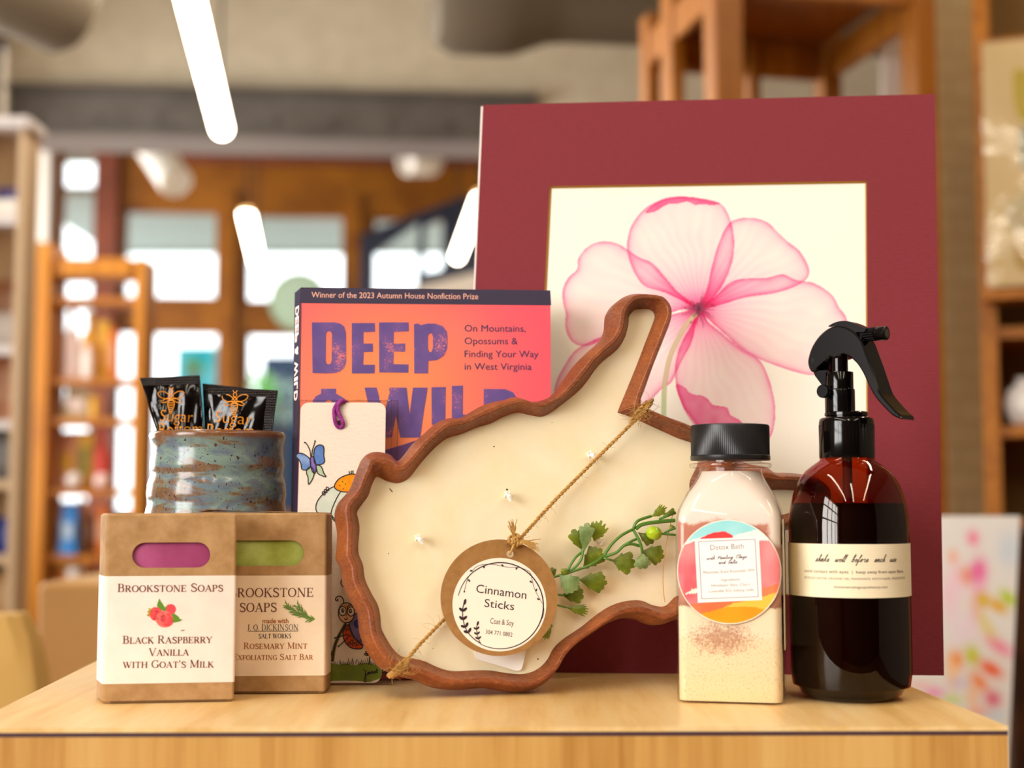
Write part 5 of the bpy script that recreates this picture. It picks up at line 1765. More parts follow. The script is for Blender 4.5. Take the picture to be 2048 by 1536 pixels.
def poly_field(pts):
    """(inside mask, distance to the outline), in pixels of the sheet"""
    P_ = np.array(pts)
    bx0, by0 = P_.min(0) - 60; bx1, by1 = P_.max(0) + 60
    i0 = max(0, int((bx0 - gx0) / ST)); i1 = min(nx + 1, int((bx1 - gx0) / ST) + 1)
    j0 = max(0, int((by0 - gy0) / ST)); j1 = min(ny + 1, int((by1 - gy0) / ST) + 1)
    X_, Y_ = GX[j0:j1, i0:i1], GY[j0:j1, i0:i1]
    ins = np.zeros(X_.shape, bool); dist = np.full(X_.shape, 1e9)
    L = len(P_)
    for k in range(L):
        a, c = P_[k], P_[(k + 1) % L]
        if abs(a[1] - c[1]) > 1e-9:
            m = ((a[1] > Y_) != (c[1] > Y_)) & (X_ < (c[0] - a[0]) * (Y_ - a[1]) / (c[1] - a[1]) + a[0])
            ins ^= m
        d = c - a; LL = (d ** 2).sum() + 1e-9
        t = np.clip(((X_ - a[0]) * d[0] + (Y_ - a[1]) * d[1]) / LL, 0, 1)
        dist = np.minimum(dist, np.hypot(X_ - a[0] - t * d[0], Y_ - a[1] - t * d[1]))
    return (slice(j0, j1), slice(i0, i1)), ins, dist


rng = np.random.default_rng(4)
def vnoise(sc):
    h, w2 = int((gy1 - gy0) / sc) + 3, int((gx1 - gx0) / sc) + 3
    g = rng.random((h, w2))
    fx = (GX - gx0) / sc; fy = (GY - gy0) / sc
    ix = fx.astype(int); iy = fy.astype(int); fx = fx - ix; fy = fy - iy
    fx = fx * fx * (3 - 2 * fx); fy = fy * fy * (3 - 2 * fy)
    return (g[iy, ix] * (1 - fx) + g[iy, ix + 1] * fx) * (1 - fy) + (g[iy + 1, ix] * (1 - fx) + g[iy + 1, ix + 1] * fx) * fy


N1_, N2_, N3_ = vnoise(40), vnoise(14), vnoise(5)
CC = np.array(FX(1080, 772))
R_ = np.hypot(GX - CC[0], GY - CC[1]); A_ = np.arctan2(GY - CC[1], GX - CC[0])
ink = np.zeros(GX.shape)      # pigment density
PET = [
    [(1080, 770), (1000, 730), (900, 680), (800, 650), (750, 600), (712, 520), (692, 430), (708, 330), (750, 255), (800, 205), (880, 160), (960, 145), (1060, 150), (1140, 165), (1200, 186), (1240, 250), (1262, 330), (1270, 430), (1250, 540), (1200, 650), (1140, 730)],
    [(1080, 770), (1020, 720), (960, 670), (900, 600), (830, 520), (760, 487), (690, 442), (640, 410), (570, 396), (500, 412), (450, 455), (425, 500), (420, 552), (372, 600), (343, 665), (345, 740), (360, 800), (355, 862), (378, 930), (420, 965), (480, 971), (540, 945), (640, 900), (760, 850), (900, 800), (1000, 770)],
    [(1080, 770), (1110, 700), (1130, 640), (1150, 540), (1190, 400), (1240, 300), (1285, 273), (1360, 264), (1440, 285), (1500, 340), (1560, 400), (1620, 450), (1660, 520), (1672, 570), (1650, 612), (1580, 652), (1480, 682), (1330, 705), (1200, 745)],
    [(1080, 770), (1140, 730), (1190, 680), (1250, 625), (1320, 604), (1440, 600), (1530, 580), (1600, 610), (1700, 630), (1790, 690), (1830, 760), (1868, 815), (1885, 900), (1860, 1000), (1800, 1090), (1700, 1130), (1600, 1112), (1500, 1080), (1400, 1040), (1300, 980), (1200, 890), (1130, 825)],
    [(1080, 770), (1130, 840), (1200, 900), (1300, 985), (1400, 1045), (1440, 1110), (1475, 1220), (1490, 1330), (1475, 1440), (1420, 1500), (1300, 1490), (1150, 1450), (1050, 1390), (985, 1280), (955, 1160), (955, 1060), (985, 960), (1040, 860)],
    [(1080, 770), (1062, 860), (1040, 950), (1000, 1030), (955, 1120), (930, 1170), (880, 1205), (800, 1285), (700, 1370), (560, 1400), (400, 1360), (310, 1270), (300, 1190), (345, 1090), (420, 990), (560, 920), (750, 860), (900, 810), (1000, 785)],
]
for pi_, pts in enumerate(PET):
    q = [FX(*p) for p in smooth_path(pts, True, 4)]
    sl, ins, d = poly_field(q)
    d = d + (N2_[sl] - .5) * 2.0
    r = R_[sl]
    rays = .5 + .5 * np.sin(A_[sl] * 46 + 5 * N1_[sl] + pi_)
    den = .03 + .045 * N1_[sl] + .52 * np.exp(-(np.maximum(d, 0) / 3.6) ** 1.1) + .17 * np.exp(-np.maximum(d, 0) / 16) + .75 * np.exp(-r / 42) + .12 * rays * np.exp(-r / 110)
    den = np.where(ins, den, 0)
    soft = np.clip(1 - np.maximum(d, 0) / 1.5, 0, 1) * .25
    ink[sl] += den + np.where(ins, 0, soft)
for pts, a in (([(790, 232), (860, 172), (960, 146), (1060, 150), (1190, 182), (1150, 191), (1090, 186), (1060, 192), (1020, 172), (970, 182), (920, 184), (880, 205), (840, 230)], .62),
               ([(955, 1182), (1000, 1195), (1040, 1232), (1100, 1242), (1130, 1262), (1160, 1292), (1230, 1305), (1250, 1345), (1300, 1375), (1330, 1430), (1250, 1470), (1100, 1420), (1030, 1350), (985, 1280)], .60)):
    sl, ins, d = poly_field([FX(*p) for p in smooth_path(pts, True, 4)])
    ink[sl] += np.where(ins, a + .25 * np.exp(-d / 3) + .25 * (N2_[sl] - .5), 0)
ink += .5 * np.exp(-(R_ / 24) ** 2) * (.6 + .4 * np.sin(A_ * 30))
paperc = np.array(lin('#f5eddf')[:3])
dye = np.array([.86, .15, .26])
K_ = -np.log(dye) * np.array([.7, .80, .58])
col = paperc * np.exp(-K_ * (ink[..., None] * 1.3))
# stem and the dark stamens
st_ = [FX(*p) for p in smooth_path([(1062, 800), (1010, 860), (965, 940), (925, 1030), (903, 1130), (892, 1230), (890, 1420)], n=6)]
sw = [5, 5.5]
P_ = np.array(st_)
dist = np.full(GX.shape, 1e9)
for k in range(len(P_) - 1):
    a, c = P_[k], P_[k + 1]; dd = c - a
    t = np.clip(((GX - a[0]) * dd[0] + (GY - a[1]) * dd[1]) / ((dd ** 2).sum() + 1e-9), 0, 1)
    dist = np.minimum(dist, np.hypot(GX - a[0] - t * dd[0], GY - a[1] - t * dd[1]))
m = np.clip((5.6 - dist) / 1.5, 0, 1)[..., None]
lowg = np.clip((GY - 760) / 60, 0, 1)[..., None]
scol = np.array(lin('#cdb690')[:3]) * (1 - lowg) + np.array(lin('#b4c48c')[:3]) * lowg
scol = scol * (1 - .25 * np.exp(-((5 - dist) / 1.6) ** 2))[..., None]
col = col * (1 - m * .9) + scol * m * .9
for k in range(150):
    a, r = rng.uniform(0, 2 * PI), abs(rng.normal(0, 9.5))
    sx_, sy_ = CC[0] + r * math.cos(a), CC[1] - 2 + r * math.sin(a) * 1.1
    s_ = rng.uniform(1.2, 2.6)
    m = (np.exp(-(((GX - sx_) ** 2 + (GY - sy_) ** 2) / s_ ** 2)) * .8)[..., None]
    col = col * (1 - m) + np.array(lin('#5c3344' if k % 3 else '#8c3c58')[:3]) * m
for k in range(46):
    a = rng.uniform(0, 2 * PI); r1 = rng.uniform(18, 40)
    ex = np.array([math.cos(a), math.sin(a)])
    t = np.clip((GX - CC[0]) * ex[0] + (GY - CC[1]) * ex[1], 6, r1)
    dl = np.hypot(GX - CC[0] - t * ex[0], GY - CC[1] - t * ex[1])
    m = (np.exp(-(dl / 1.0) ** 2) * .5 * (t < r1))[..., None]
    col = col * (1 - m) + np.array(lin('#9c3858')[:3]) * m
A4 = [PMt.uv(gx0, gy0), PMt.uv(gx1, gy0), PMt.uv(gx0, gy1), PMt.uv(gx1, gy1)]
FXs = (GX - gx0) / (gx1 - gx0); FYs = (GY - gy0) / (gy1 - gy0)
def bil(i): return (A4[0][i] * (1 - FXs) + A4[1][i] * FXs) * (1 - FYs) + (A4[2][i] * (1 - FXs) + A4[3][i] * FXs) * FYs
vs = np.stack([bil(0), bil(1), np.full(GX.shape, -.0015)], -1).reshape(-1, 3)
I = np.arange((ny + 1) * (nx + 1)).reshape(ny + 1, nx + 1)
fs = np.stack([I[1:, :-1], I[1:, 1:], I[:-1, 1:], I[:-1, :-1]], -1).reshape(-1, 4)
b = MB(); b.add(vs.tolist(), fs.tolist(), vcol('watercolour_sheet', .85, .1, .25, 350))
# sheet edge under the mat
b.build('watercolour_sheet', pm, smooth=0, colors=np.concatenate([col.reshape(-1, 3), np.ones((col.shape[0] * col.shape[1], 1))], 1))

# ================================================================ state-shaped dough bowl candle
ZL = .0018
PCd = Plane(at_z(1035, 1384.5, T + ZL), 14.0, 6.5)
OUT = [(1220.8, 634.4), (1223, 621.6), (1233.7, 604.4), (1250.9, 591.5), (1272.4, 585), (1300.3, 586.1), (1323.9, 590.4), (1339, 604.4), (1345.8, 621.6), (1344.3, 640.9), (1334.7, 666.7), (1321.8, 698.9), (1306.7, 737.6), (1293.9, 774.1), (1284.4, 800), (1288, 809), (1308.9, 820.3), (1334.7, 831), (1362.6, 840.7), (1384, 849.3),
       (1420, 862), (1452, 880), (1470, 908), (1500, 926), (1536, 932), (1552, 943), (1573, 944), (1600, 946), (1640, 955), (1662, 982), (1655, 1018), (1620, 1045), (1570, 1062), (1520, 1082), (1480, 1122), (1450, 1170), (1420, 1210), (1385, 1232),
       (1349.3, 1241), (1324.7, 1249.3), (1302.9, 1246.5), (1283.7, 1238.3), (1256.4, 1235), (1223.6, 1243.8), (1188, 1265.7), (1155.2, 1288.9), (1133.4, 1312.1), (1117, 1339.5), (1095, 1364), (1065, 1380.5), (1029.5, 1384.6), (991.2, 1379), (963.9, 1376.4), (914.7, 1380.5), (881.9, 1377.8), (860, 1371.7), (843.3, 1363.3), (822.5, 1357), (803.75, 1352.9), (785, 1345.6), (764.2, 1334.2), (751.7, 1319.6), (741.25, 1305), (732.9, 1288.3), (725.6, 1267.5), (722.5, 1246.7), (720.4, 1225.8), (714.2, 1215.4), (704.8, 1196.7), (695.4, 1177.9), (689.2, 1159.2), (687, 1138.3), (680.8, 1123.75), (676.25, 1113.3), (678.3, 1092.5),
       (679.5, 1063), (675.6, 1039.7), (674.8, 1019.4), (681.9, 1000.6), (694.4, 986.6), (705.3, 972.5), (713.9, 950.6), (722.5, 927.2), (730.3, 911.6), (742.8, 903.75), (756.9, 901.9), (772.5, 904.5), (783.4, 908.4), (794.4, 920.2), (803.75, 916.25), (816.25, 902.2), (830.3, 883.4), (852.6, 863.5), (874.5, 844.4), (899, 834.8), (923.7, 833.4), (942.8, 822.5), (964.7, 810.2), (989.3, 802), (1011.2, 797.9), (1024.9, 793), (1041.3, 793.8), (1060.4, 800.6), (1079.6, 800.6), (1101.4, 792.4), (1117.8, 778.8), (1137.3, 751.9), (1159.6, 722.2), (1185.5, 696.2), (1207.8, 675.8), (1218.9, 655.4)]
INN = [(1254.6, 643), (1255.2, 634.4), (1265.9, 622.6), (1283.1, 620), (1298.2, 621.6), (1306.7, 632.3), (1302.4, 649.5), (1287.4, 688.1), (1270.2, 733.3), (1250.9, 780.5), (1234, 822), (1236, 827.5), (1261.6, 836.4), (1308.9, 857.9), (1351.9, 877.2), (1384, 888.5),
       (1398, 900), (1393, 928), (1376, 968), (1385, 1000), (1410, 1012), (1450, 1002), (1500, 986), (1540, 981), (1575, 981), (1606, 985), (1620, 998), (1600, 1018), (1550, 1034), (1500, 1052), (1460, 1090), (1430, 1140), (1400, 1178), (1372, 1193),
       (1349.3, 1192.5), (1327.5, 1212.4), (1302.9, 1211), (1278.3, 1201.4), (1248.2, 1202.8), (1218, 1212.4), (1188, 1231.5), (1160.7, 1253.4), (1122.4, 1279.3), (1103.3, 1298.5), (1092.4, 1319), (1073.2, 1338), (1045.9, 1347.7), (1013, 1346.3), (977.6, 1340.9), (942, 1340.9), (901, 1342), (872.5, 1334.2), (847.5, 1322.7), (826.7, 1317.5), (805.8, 1314.4), (793.3, 1307), (780.8, 1292.5), (768.3, 1271.7), (761, 1255), (759, 1230), (753.75, 1209.2), (743.3, 1190.4), (728.75, 1159.2), (724.6, 1130), (716.25, 1109.2), (715.2, 1092.5),
       (716.25, 1078.75), (717.8, 1055.3), (714.7, 1036.6), (712.3, 1025.6), (722.5, 1010), (735, 992.8), (741.25, 974), (747.5, 960), (753, 954.5), (773.5, 963.5), (795, 967.3), (816.8, 956.5), (838.4, 929.5), (865.4, 899.7), (892.4, 878), (919.5, 870), (951.9, 856.5), (979, 848.4), (1006, 834.9), (1033, 826.8), (1060, 832.2), (1087, 833.2), (1124.9, 807.8), (1162.7, 775.4), (1195, 732), (1231.6, 701), (1246.6, 677.4), (1253, 655.9)]


def resample(pts, step):
    P2_ = smooth_path(pts, True, 5)
    P2_.append(P2_[0])
    out = []; acc = 0.0
    for i in range(len(P2_) - 1):
        a, c = np.array(P2_[i]), np.array(P2_[i + 1]); L = np.hypot(*(c - a))
        while acc < L:
            out.append(tuple(a + (c - a) * acc / L)); acc += step
        acc -= L
    return out


Oc = PCd.pts(resample(OUT, 5.0), -.003)
Ic = PCd.pts(resample(INN, 5.0), -.010)
# pair the two outlines greedily
pairs = [(0, 0)]
i = j = 0
NO, NI = len(Oc), len(Ic)
while i < NO or j < NI:
    def dd(a, c): p, q = Oc[a % NO], Ic[c % NI]; return math.hypot(p[0] - q[0], p[1] - q[1])
    ci = dd(i + 1, j) if i < NO else 1e9
    cj = dd(i, j + 1) if j < NI else 1e9
    cb = dd(i + 1, j + 1) * .98 if (i < NO and j < NI) else 1e9
    if cb <= ci and cb <= cj: i += 1; j += 1
    elif ci <= cj: i += 1
    else: j += 1
    if i == NO and j == NI: break
    pairs.append((i, j))
rng2 = random.Random(4)
NP = len(pairs)
jit = [0.0] * NP
for h in range(14):
    a, p_, k_ = rng2.uniform(.02, .05), rng2.uniform(0, 6), rng2.randint(6, 60)
    for q in range(NP): jit[q] += a * math.sin(2 * PI * k_ * q / NP + p_) * .35
PROF = [(0.0, -.0150, 0), (0.0, -.0062, 0), (.10, -.0028, .2), (.30, .0026, .9), (.36, .0030, 1.0), (.52, .0030, 1.0), (.57, .0026, 1.0), (.90, -.0060, .2), (1.0, -.0074, 0), (1.0, -.0100, 0)]
rings = []
for fr, w_, jj in PROF:
    R2 = []
    for q, (i, j) in enumerate(pairs):
        p, r = Oc[i % NO], Ic[j % NI]
        f = fr + jit[q] * .22 * jj
        R2.append((p[0] + (r[0] - p[0]) * f, p[1] + (r[1] - p[1]) * f, w_ + jit[q] * .0006 * jj))
    rings.append(R2)
rings = [list(x) for x in zip(*rings)]       # rows along the frame, columns across
nrow, ncol = len(rings), len(PROF)
vs = [p for r in rings for p in r]
fs = []
for r in range(nrow):
    for c_ in range(ncol - 1):
        a, d_ = r * ncol + c_, ((r + 1) % nrow) * ncol + c_
        fs.append((a, d_, d_ + 1, a + 1))
n = NT('stained_cedar')
f1 = n.noise(n.coord((1, 1, .6), rot=(0, 0, .5)), 60, 5, .65, .6)
f2 = n.noise(n.coord((1, 2.4, 1), rot=(0, 0, .8)), 420, 4, .7)
f3 = n.noise(n.coord(), 22, 3, .6)
cc = n.ramp(n.math('ADD', n.math('MULTIPLY', f1, .6), n.math('MULTIPLY', f3, .4)), [(.32, '#5a2a12'), (.48, '#7e3d1c'), (.6, '#8f4a22'), (.72, '#a65c2c')])
cc = n.mix(n.math('MULTIPLY', n.math('SUBTRACT', f2, .46), 2.6, True), cc, lin('#b06a36'))
n.bump(n.math('ADD', f2, n.math('MULTIPLY', f3, .8)), .35, .0010)
M_cedar = n.set(cc, .38, .45)
cd = thing('candle', 'state shaped candle in a carved reddish wooden frame, centre of the group', 'candle', PCd.M)
b = MB(); b.add(vs, fs, M_cedar)
back = [Oc[i % NO] for i in range(NO)]
b.flat(back, -.0150, M_cedar, flip=True)
b.flat(PCd.pts(ellipse(1293.5, 838, 2.6, 2.2, 10), .003), .0030, plain('nail_hole', '#1c0f08', .8))
b.build('wooden_frame', cd, smooth=22)
# wax
n = NT('cream_wax')
fw = n.noise(n.coord(), 22, 4, .6, .4)
n.bump(n.noise(n.coord(), 30, 3, .5), .22, .002)
M_wax = n.set(n.ramp(fw, [(.3, '#f0dfb6'), (.6, '#f4e8c8'), (.8, '#f6edd4')]), .42, .4, sss=.25)
b = MB(); b.flat([p for p in Ic], -.0078, M_wax)
# a few specks and scratches on the wax
I_speck = plain('wax_speck', '#4a3018', .8)
for x, y, rr in ((988, 893, 1.6), (1014, 979, 2.2), (740, 983, .0), (777, 1107, 1.2), (1076, 1318, 1.8), (1104, 845, 1.0), (866, 1297, 1), (930, 1190, 1.0), (942, 1190, .8)):
    if rr: b.flat(PCd.pts(ellipse(x, y, rr, rr * .8, 8), -.0076), -.0076, I_speck)
b.ribbon(PCd.pts([(779, 977), (785, 984)], -.0076), .0005, -.0076, I_speck)
b.build('wax', cd, smooth=30)
M_wick = plain('wick_white', '#f4ece0', .8)
for x, y, a in ((835, 1078, 2.2), (1013, 992, 2.0), (1178, 911, 2.5), (1197, 1084, -.3)):
    p = PCd.uv(x, y, -.0075)
    b = MB()
    e = (math.cos(a), math.sin(a))
    L = .004
    b.tube([(p[0], p[1], -.0082), (p[0] + e[0] * L * .1, p[1] + e[1] * L * .1, -.0045), (p[0] - e[0] * L * .35, p[1] - e[1] * L * .35, -.0028), (p[0] - e[0] * L * .9, p[1] - e[1] * L * .9, -.0030)], [.0011, .0012, .0014, .0010], M_wick, 8)
    for k in range(5):
        t = a + k * 1.3
        b.tube([(p[0], p[1], -.0045), (p[0] + .0018 * math.cos(t), p[1] + .0018 * math.sin(t), -.0034), (p[0] + .0026 * math.cos(t + .4), p[1] + .0026 * math.sin(t + .4), -.0042)], [.0006, .0006, .0003], M_wick, 5)
    b.build('wick', cd)
# white maker's sticker below the tag
b = MB(); b.prism((PCd.pts([(949, 1290), (1054, 1296), (1052, 1303), (1044, 1336), (1041, 1340), (1036, 1341.5), (1030, 1341), (956, 1319), (951, 1315), (949, 1309)], -.006)), -.0062, -.0058, plain('sticker_white', '#faf7f2', .6))
b.build('sticker', cd, smooth=0)

# ---- jute twine
M_jute = mottled('jute_twine', '#c79d5c', '#a67c40', 500, .85, .15)
tw = thing('jute_twine', 'thin jute twine tied diagonally across the candle', 'twine', PCd.M)
def c3(x, y, w_): u, v = PCd.uv(x, y, w_); return (u, v, w_)
pathA = smooth_path([c3(1305, 800, -.012), c3(1299, 805, -.002), c3(1290, 814, .0040), c3(1277, 830, .0042), c3(1262, 848, .0022), c3(1200, 910, -.0012), c3(1120, 990, -.0022), c3(1070, 1044, .0020), c3(1040, 1078, .0064)], n=8)
b = MB(); twist(b, dense(pathA, .0006), .00055, .00062, 190, M_jute, 2, 6)
pathB = smooth_path([c3(1010, 1110, -.003), c3(940, 1185, -.0062), c3(885, 1242, -.0048), c3(842, 1286, -.002), c3(815, 1318, .0022), c3(800, 1336, .0040), c3(788, 1346, .0022), c3(780, 1353, -.004), c3(783, 1352, -.012)], n=8)
twist(b, dense(pathB, .0006), .00055, .00062, 190, M_jute, 2, 6)
for dx in (-4, 3, 6):                                    # wraps round the frame at both ends
    twist(b, dense(smooth_path([c3(1297 + dx, 800 + abs(dx), -.012), c3(1291 + dx, 812 + dx * .3, .0038), c3(1276 + dx, 828 + dx * .5, .0042), c3(1262 + dx * .5, 846, .002)], n=8), .0006), .0005, .0006, 190, M_jute, 2, 6)
    twist(b, dense(smooth_path([c3(780 + dx, 1352 + dx * .3, -.010), c3(788 + dx, 1345 + dx * .3, .0026), c3(800 + dx, 1334 + dx * .4, .0044), c3(816 + dx * .4, 1316, .002)], n=8), .0006), .0005, .0006, 190, M_jute, 2, 6)
rnd = random.Random(21)
def fib(x, y, w_, L, a, curl, r=.00009):
    pts = []
    for k in range(8):
        t = k / 7
        pts.append(c3(x + L * t * math.cos(a + curl * t), y + L * t * math.sin(a + curl * t), w_ + .002 * math.sin(3 * t)))
    b.tube(pts, r, M_jute, 4)
for k in range(46): fib(1286 + rnd.uniform(-22, 14), 818 + rnd.uniform(-12, 20), .004, rnd.uniform(12, 30), rnd.uniform(0, 6.3), rnd.uniform(-1.5, 1.5))
for k in range(46): fib(798 + rnd.uniform(-16, 20), 1336 + rnd.uniform(-16, 14), .004, rnd.uniform(12, 30), rnd.uniform(0, 6.3), rnd.uniform(-1.5, 1.5))
for k in range(26):
    q = pathA[rnd.randrange(20, len(pathA))]; 
    t = rnd.uniform(.15, 1); fib(1262 + (1040 - 1262) * t, 848 + (1078 - 848) * t, 0, rnd.uniform(8, 18), rnd.uniform(0, 6.3), rnd.uniform(-1.2, 1.2), .00007)
for k in range(16):
    t = rnd.uniform(0, 1); fib(885 + (815 - 885) * t, 1242 + (1318 - 1242) * t, -.001, rnd.uniform(10, 34), rnd.uniform(0, 6.3), rnd.uniform(-1.2, 1.2), .00007)
b.build('cord', tw)
def c3k(x, y, w_): return c3(x, y, w_ + .0038)
b = MB()                                                # knot and frayed ends above the tag
for k in range(4):
    cxk, cyk = 1031 + 5 * math.cos(k * 1.7), 1081 + 4 * math.sin(k * 1.7)
    lp = [c3k(cxk + 9 * math.cos(t) * (1 - .3 * (k % 2)), cyk + 8 * math.sin(t), .004 + .0014 * math.sin(t * 2 + k)) for t in [2 * PI * q / 14 for q in range(14)]]
    b.tube(lp, .0009, M_jute, 6, closed=True)
for k in range(20): 
    a0 = -1.75 + rnd.uniform(-.22, .22); L = rnd.uniform(22, 42)
    b.tube([c3k(1029, 1078, .0045), c3k(1029 + L * .5 * math.cos(a0), 1078 + L * .5 * math.sin(a0), .006), c3k(1029 + L * math.cos(a0 + rnd.uniform(-.2, .2)), 1078 + L * math.sin(a0), .006 + rnd.uniform(-.001, .001))], [.0004, .0003, .0002], M_jute, 5)
for k in range(24):
    a0 = .22 + rnd.uniform(-.2, .26); L = rnd.uniform(28, 48)
    b.tube([c3k(1034, 1080, .0048), c3k(1034 + L * .5 * math.cos(a0), 1080 + L * .5 * math.sin(a0), .0058), c3k(1034 + L * math.cos(a0 + rnd.uniform(-.1, .25)), 1080 + L * math.sin(a0 + rnd.uniform(-.1, .2)), .0056)], [.0004, .0003, .0002], M_jute, 5)
for k in range(14):
    a0 = rnd.uniform(1.6, 3.6); fib(1026, 1082, .005, rnd.uniform(8, 22), a0, rnd.uniform(-1, 1))
b.tube([c3k(1030, 1086, .0046), c3k(1025, 1096, .0052), c3k(1021, 1106, .0042), c3k(1020, 1108, .001)], [.0008, .0007, .0007, .0006], M_jute, 6)
b.build('knot', tw)

# ---- round kraft tag
TWB = .0062
tg = thing('gift_tag', 'round kraft gift tag with a white wreath sticker, hanging on the candle', 'tag', PCd.M)
def TZ(x, y): return PCd.uv(x, y, TWB)
ct_, rt_ = (998.5, 1195.5), 117.0
hole = [TZ(*p) for p in ellipse(1020.5, 1108, 7.5, 7, 18)]
b = MB(); b.prism([TZ(*p) for p in ellipse(ct_[0], ct_[1], rt_, 116.6, 110)], TWB - .0007, TWB, M_kraftd, [hole]); b.build('tag_card', tg, smooth=0)
b = MB()
ws = TWB + .00012
M_stk = plain('sticker_paper', '#f6ecdd', .65, .25)
b.prism([TZ(*p) for p in ellipse(998.7, 1209.3, 93.8, 93.4, 100)], TWB + .00002, ws, M_stk)
S7 = lambda x, y: TZ(890 + x / 6.982, 1100 + y / 6.982)
def s7(l): return [S7(*p) for p in l]
I_dk = plain('ink_aubergine', '#34222c', .7)
wi = ws + .0001
U = abs(S7(100, 0)[0] - S7(0, 0)[0]) / 100
def tw_(s_, xa, ya, xb, yb, hh, **k): b.text(s_, S7(xa, ya), S7(xb, yb), hh * U, wi, I_dk, **k)
tw_('Cinnamon', 430, 592, 1130, 685, 112)
tw_('Sticks', 545, 792, 960, 842, 108)
tw_('Coat & Soy', 628, 1025, 955, 1060, 74, bold=-.004, vstretch=1.0)
tw_('304 771 0802', 563, 1170, 938, 1212, 56, bold=-.004)
def arcp(a0, a1, R, cx=770, cy=778, n=60): return [(cx + R * math.cos(math.radians(a0 + (a1 - a0) * i / n)), cy - R * math.sin(math.radians(a0 + (a1 - a0) * i / n))) for i in range(n + 1)]
pa = arcp(167, -118, 602)
wdt = [(7 + 9 * (math.sin(PI * i / 60) ** .5)) * U for i in range(61)]
b.ribbon(s7(pa), wdt, wi, I_dk)
b.ribbon(s7(smooth_path([(490, 1300), (420, 1255), (350, 1190), (300, 1120), (262, 1020), (245, 900), (250, 800), (270, 715)], n=6)), 13 * U, wi, I_dk)
def leafd(x, y, a, L, wd):
    b.flat(s7([(x + (L / 2 + L / 2 * math.cos(t)) * math.cos(a) - wd * math.sin(t) * math.sin(a), y + (L / 2 + L / 2 * math.cos(t)) * math.sin(a) + wd * math.sin(t) * math.cos(a)) for t in [2 * PI * i / 18 for i in range(18)]]), wi + .00004, I_dk)
leafd(268, 765, -1.35, 85, 19)
for x, y in ((248, 858), (248, 975), (285, 1080), (325, 1155)):
    leafd(x, y, -2.35 if x < 280 else -2.8, 72, 19); leafd(x, y, -.75 if x < 280 else -1.1, 78, 19)
b.ribbon(s7(smooth_path([(500, 1310), (470, 1250), (445, 1160), (440, 1080), (455, 1010)], n=6)), 10 * U, wi, I_dk)
leafd(448, 1055, -1.3, 65, 15)
for x, y in ((438, 1110), (445, 1180), (462, 1245)):
    leafd(x, y, -2.5, 50, 13); leafd(x, y, -.8, 56, 13)
for pts in ([(330, 370), (310, 420), (285, 500), (270, 580)], [(380, 300), (420, 245), (500, 210), (600, 200), (700, 205), (790, 225), (880, 240), (980, 242), (1070, 250)], [(1080, 258), (1150, 285), (1195, 330), (1215, 420), (1240, 520), (1290, 630), (1355, 740)],
            [(1360, 740), (1380, 830), (1365, 930), (1310, 1040)]):
    b.ribbon(s7(smooth_path(pts, n=6)), 6 * U, wi + .00002, I_dk)
for x, y, a in ((322, 410, .9), (385, 290, 3.1), (548, 215, 1.8), (815, 232, -2.3), (1010, 240, 2.2), (1215, 455, -2.6), (1265, 580, -1.2), (1320, 695, -2.7)):
    leafd(x, y, a, 42, 12)
b.flat(s7(ellipse(268, 582, 11, 13, 12)), wi + .00004, I_dk)
b.build('sticker', tg, smooth=0)

# ---- artificial greenery tucked across the wax
sg = thing('greenery_sprig', 'artificial green sprig with lobed leaves lying on the wax right of the tag', 'sprig', PCd.M)
GZ = lambda x, y, w_: c3(1060 + x / 5.12, 1000 + y / 5.12, w_)
n = NT('leaf_green'); f = n.noise(n.coord(), 130, 4, .6)
n.bump(n.noise(n.coord((1, 1, 1)), 350, 3, .5), .4, .0008)
M_lf1 = n.set(n.ramp(f, [(.3, '#4c5c10'), (.55, '#667416'), (.75, '#8c9224')]), .35, .5)
n = NT('leaf_grey_green'); f = n.noise(n.coord(), 150, 4, .6)
n.bump(n.noise(n.coord((1, 1, 1)), 350, 3, .5), .4, .0008)
M_lf2 = n.set(n.ramp(f, [(.3, '#556e34'), (.6, '#7d935c'), (.8, '#a2ae7e')]), .35, .5)
n = NT('leaf_olive'); f = n.noise(n.coord(), 130, 4, .6)
M_lf3 = n.set(n.ramp(f, [(.3, '#5c6e14'), (.6, '#7d8818'), (.8, '#b0a82c')]), .35, .5)
M_stem = plain('stem_green', '#4c7a26', .35, .5)
M_bud = mottled('bud_lime', '#a8c41e', '#8aac28', 120, .25, .5)


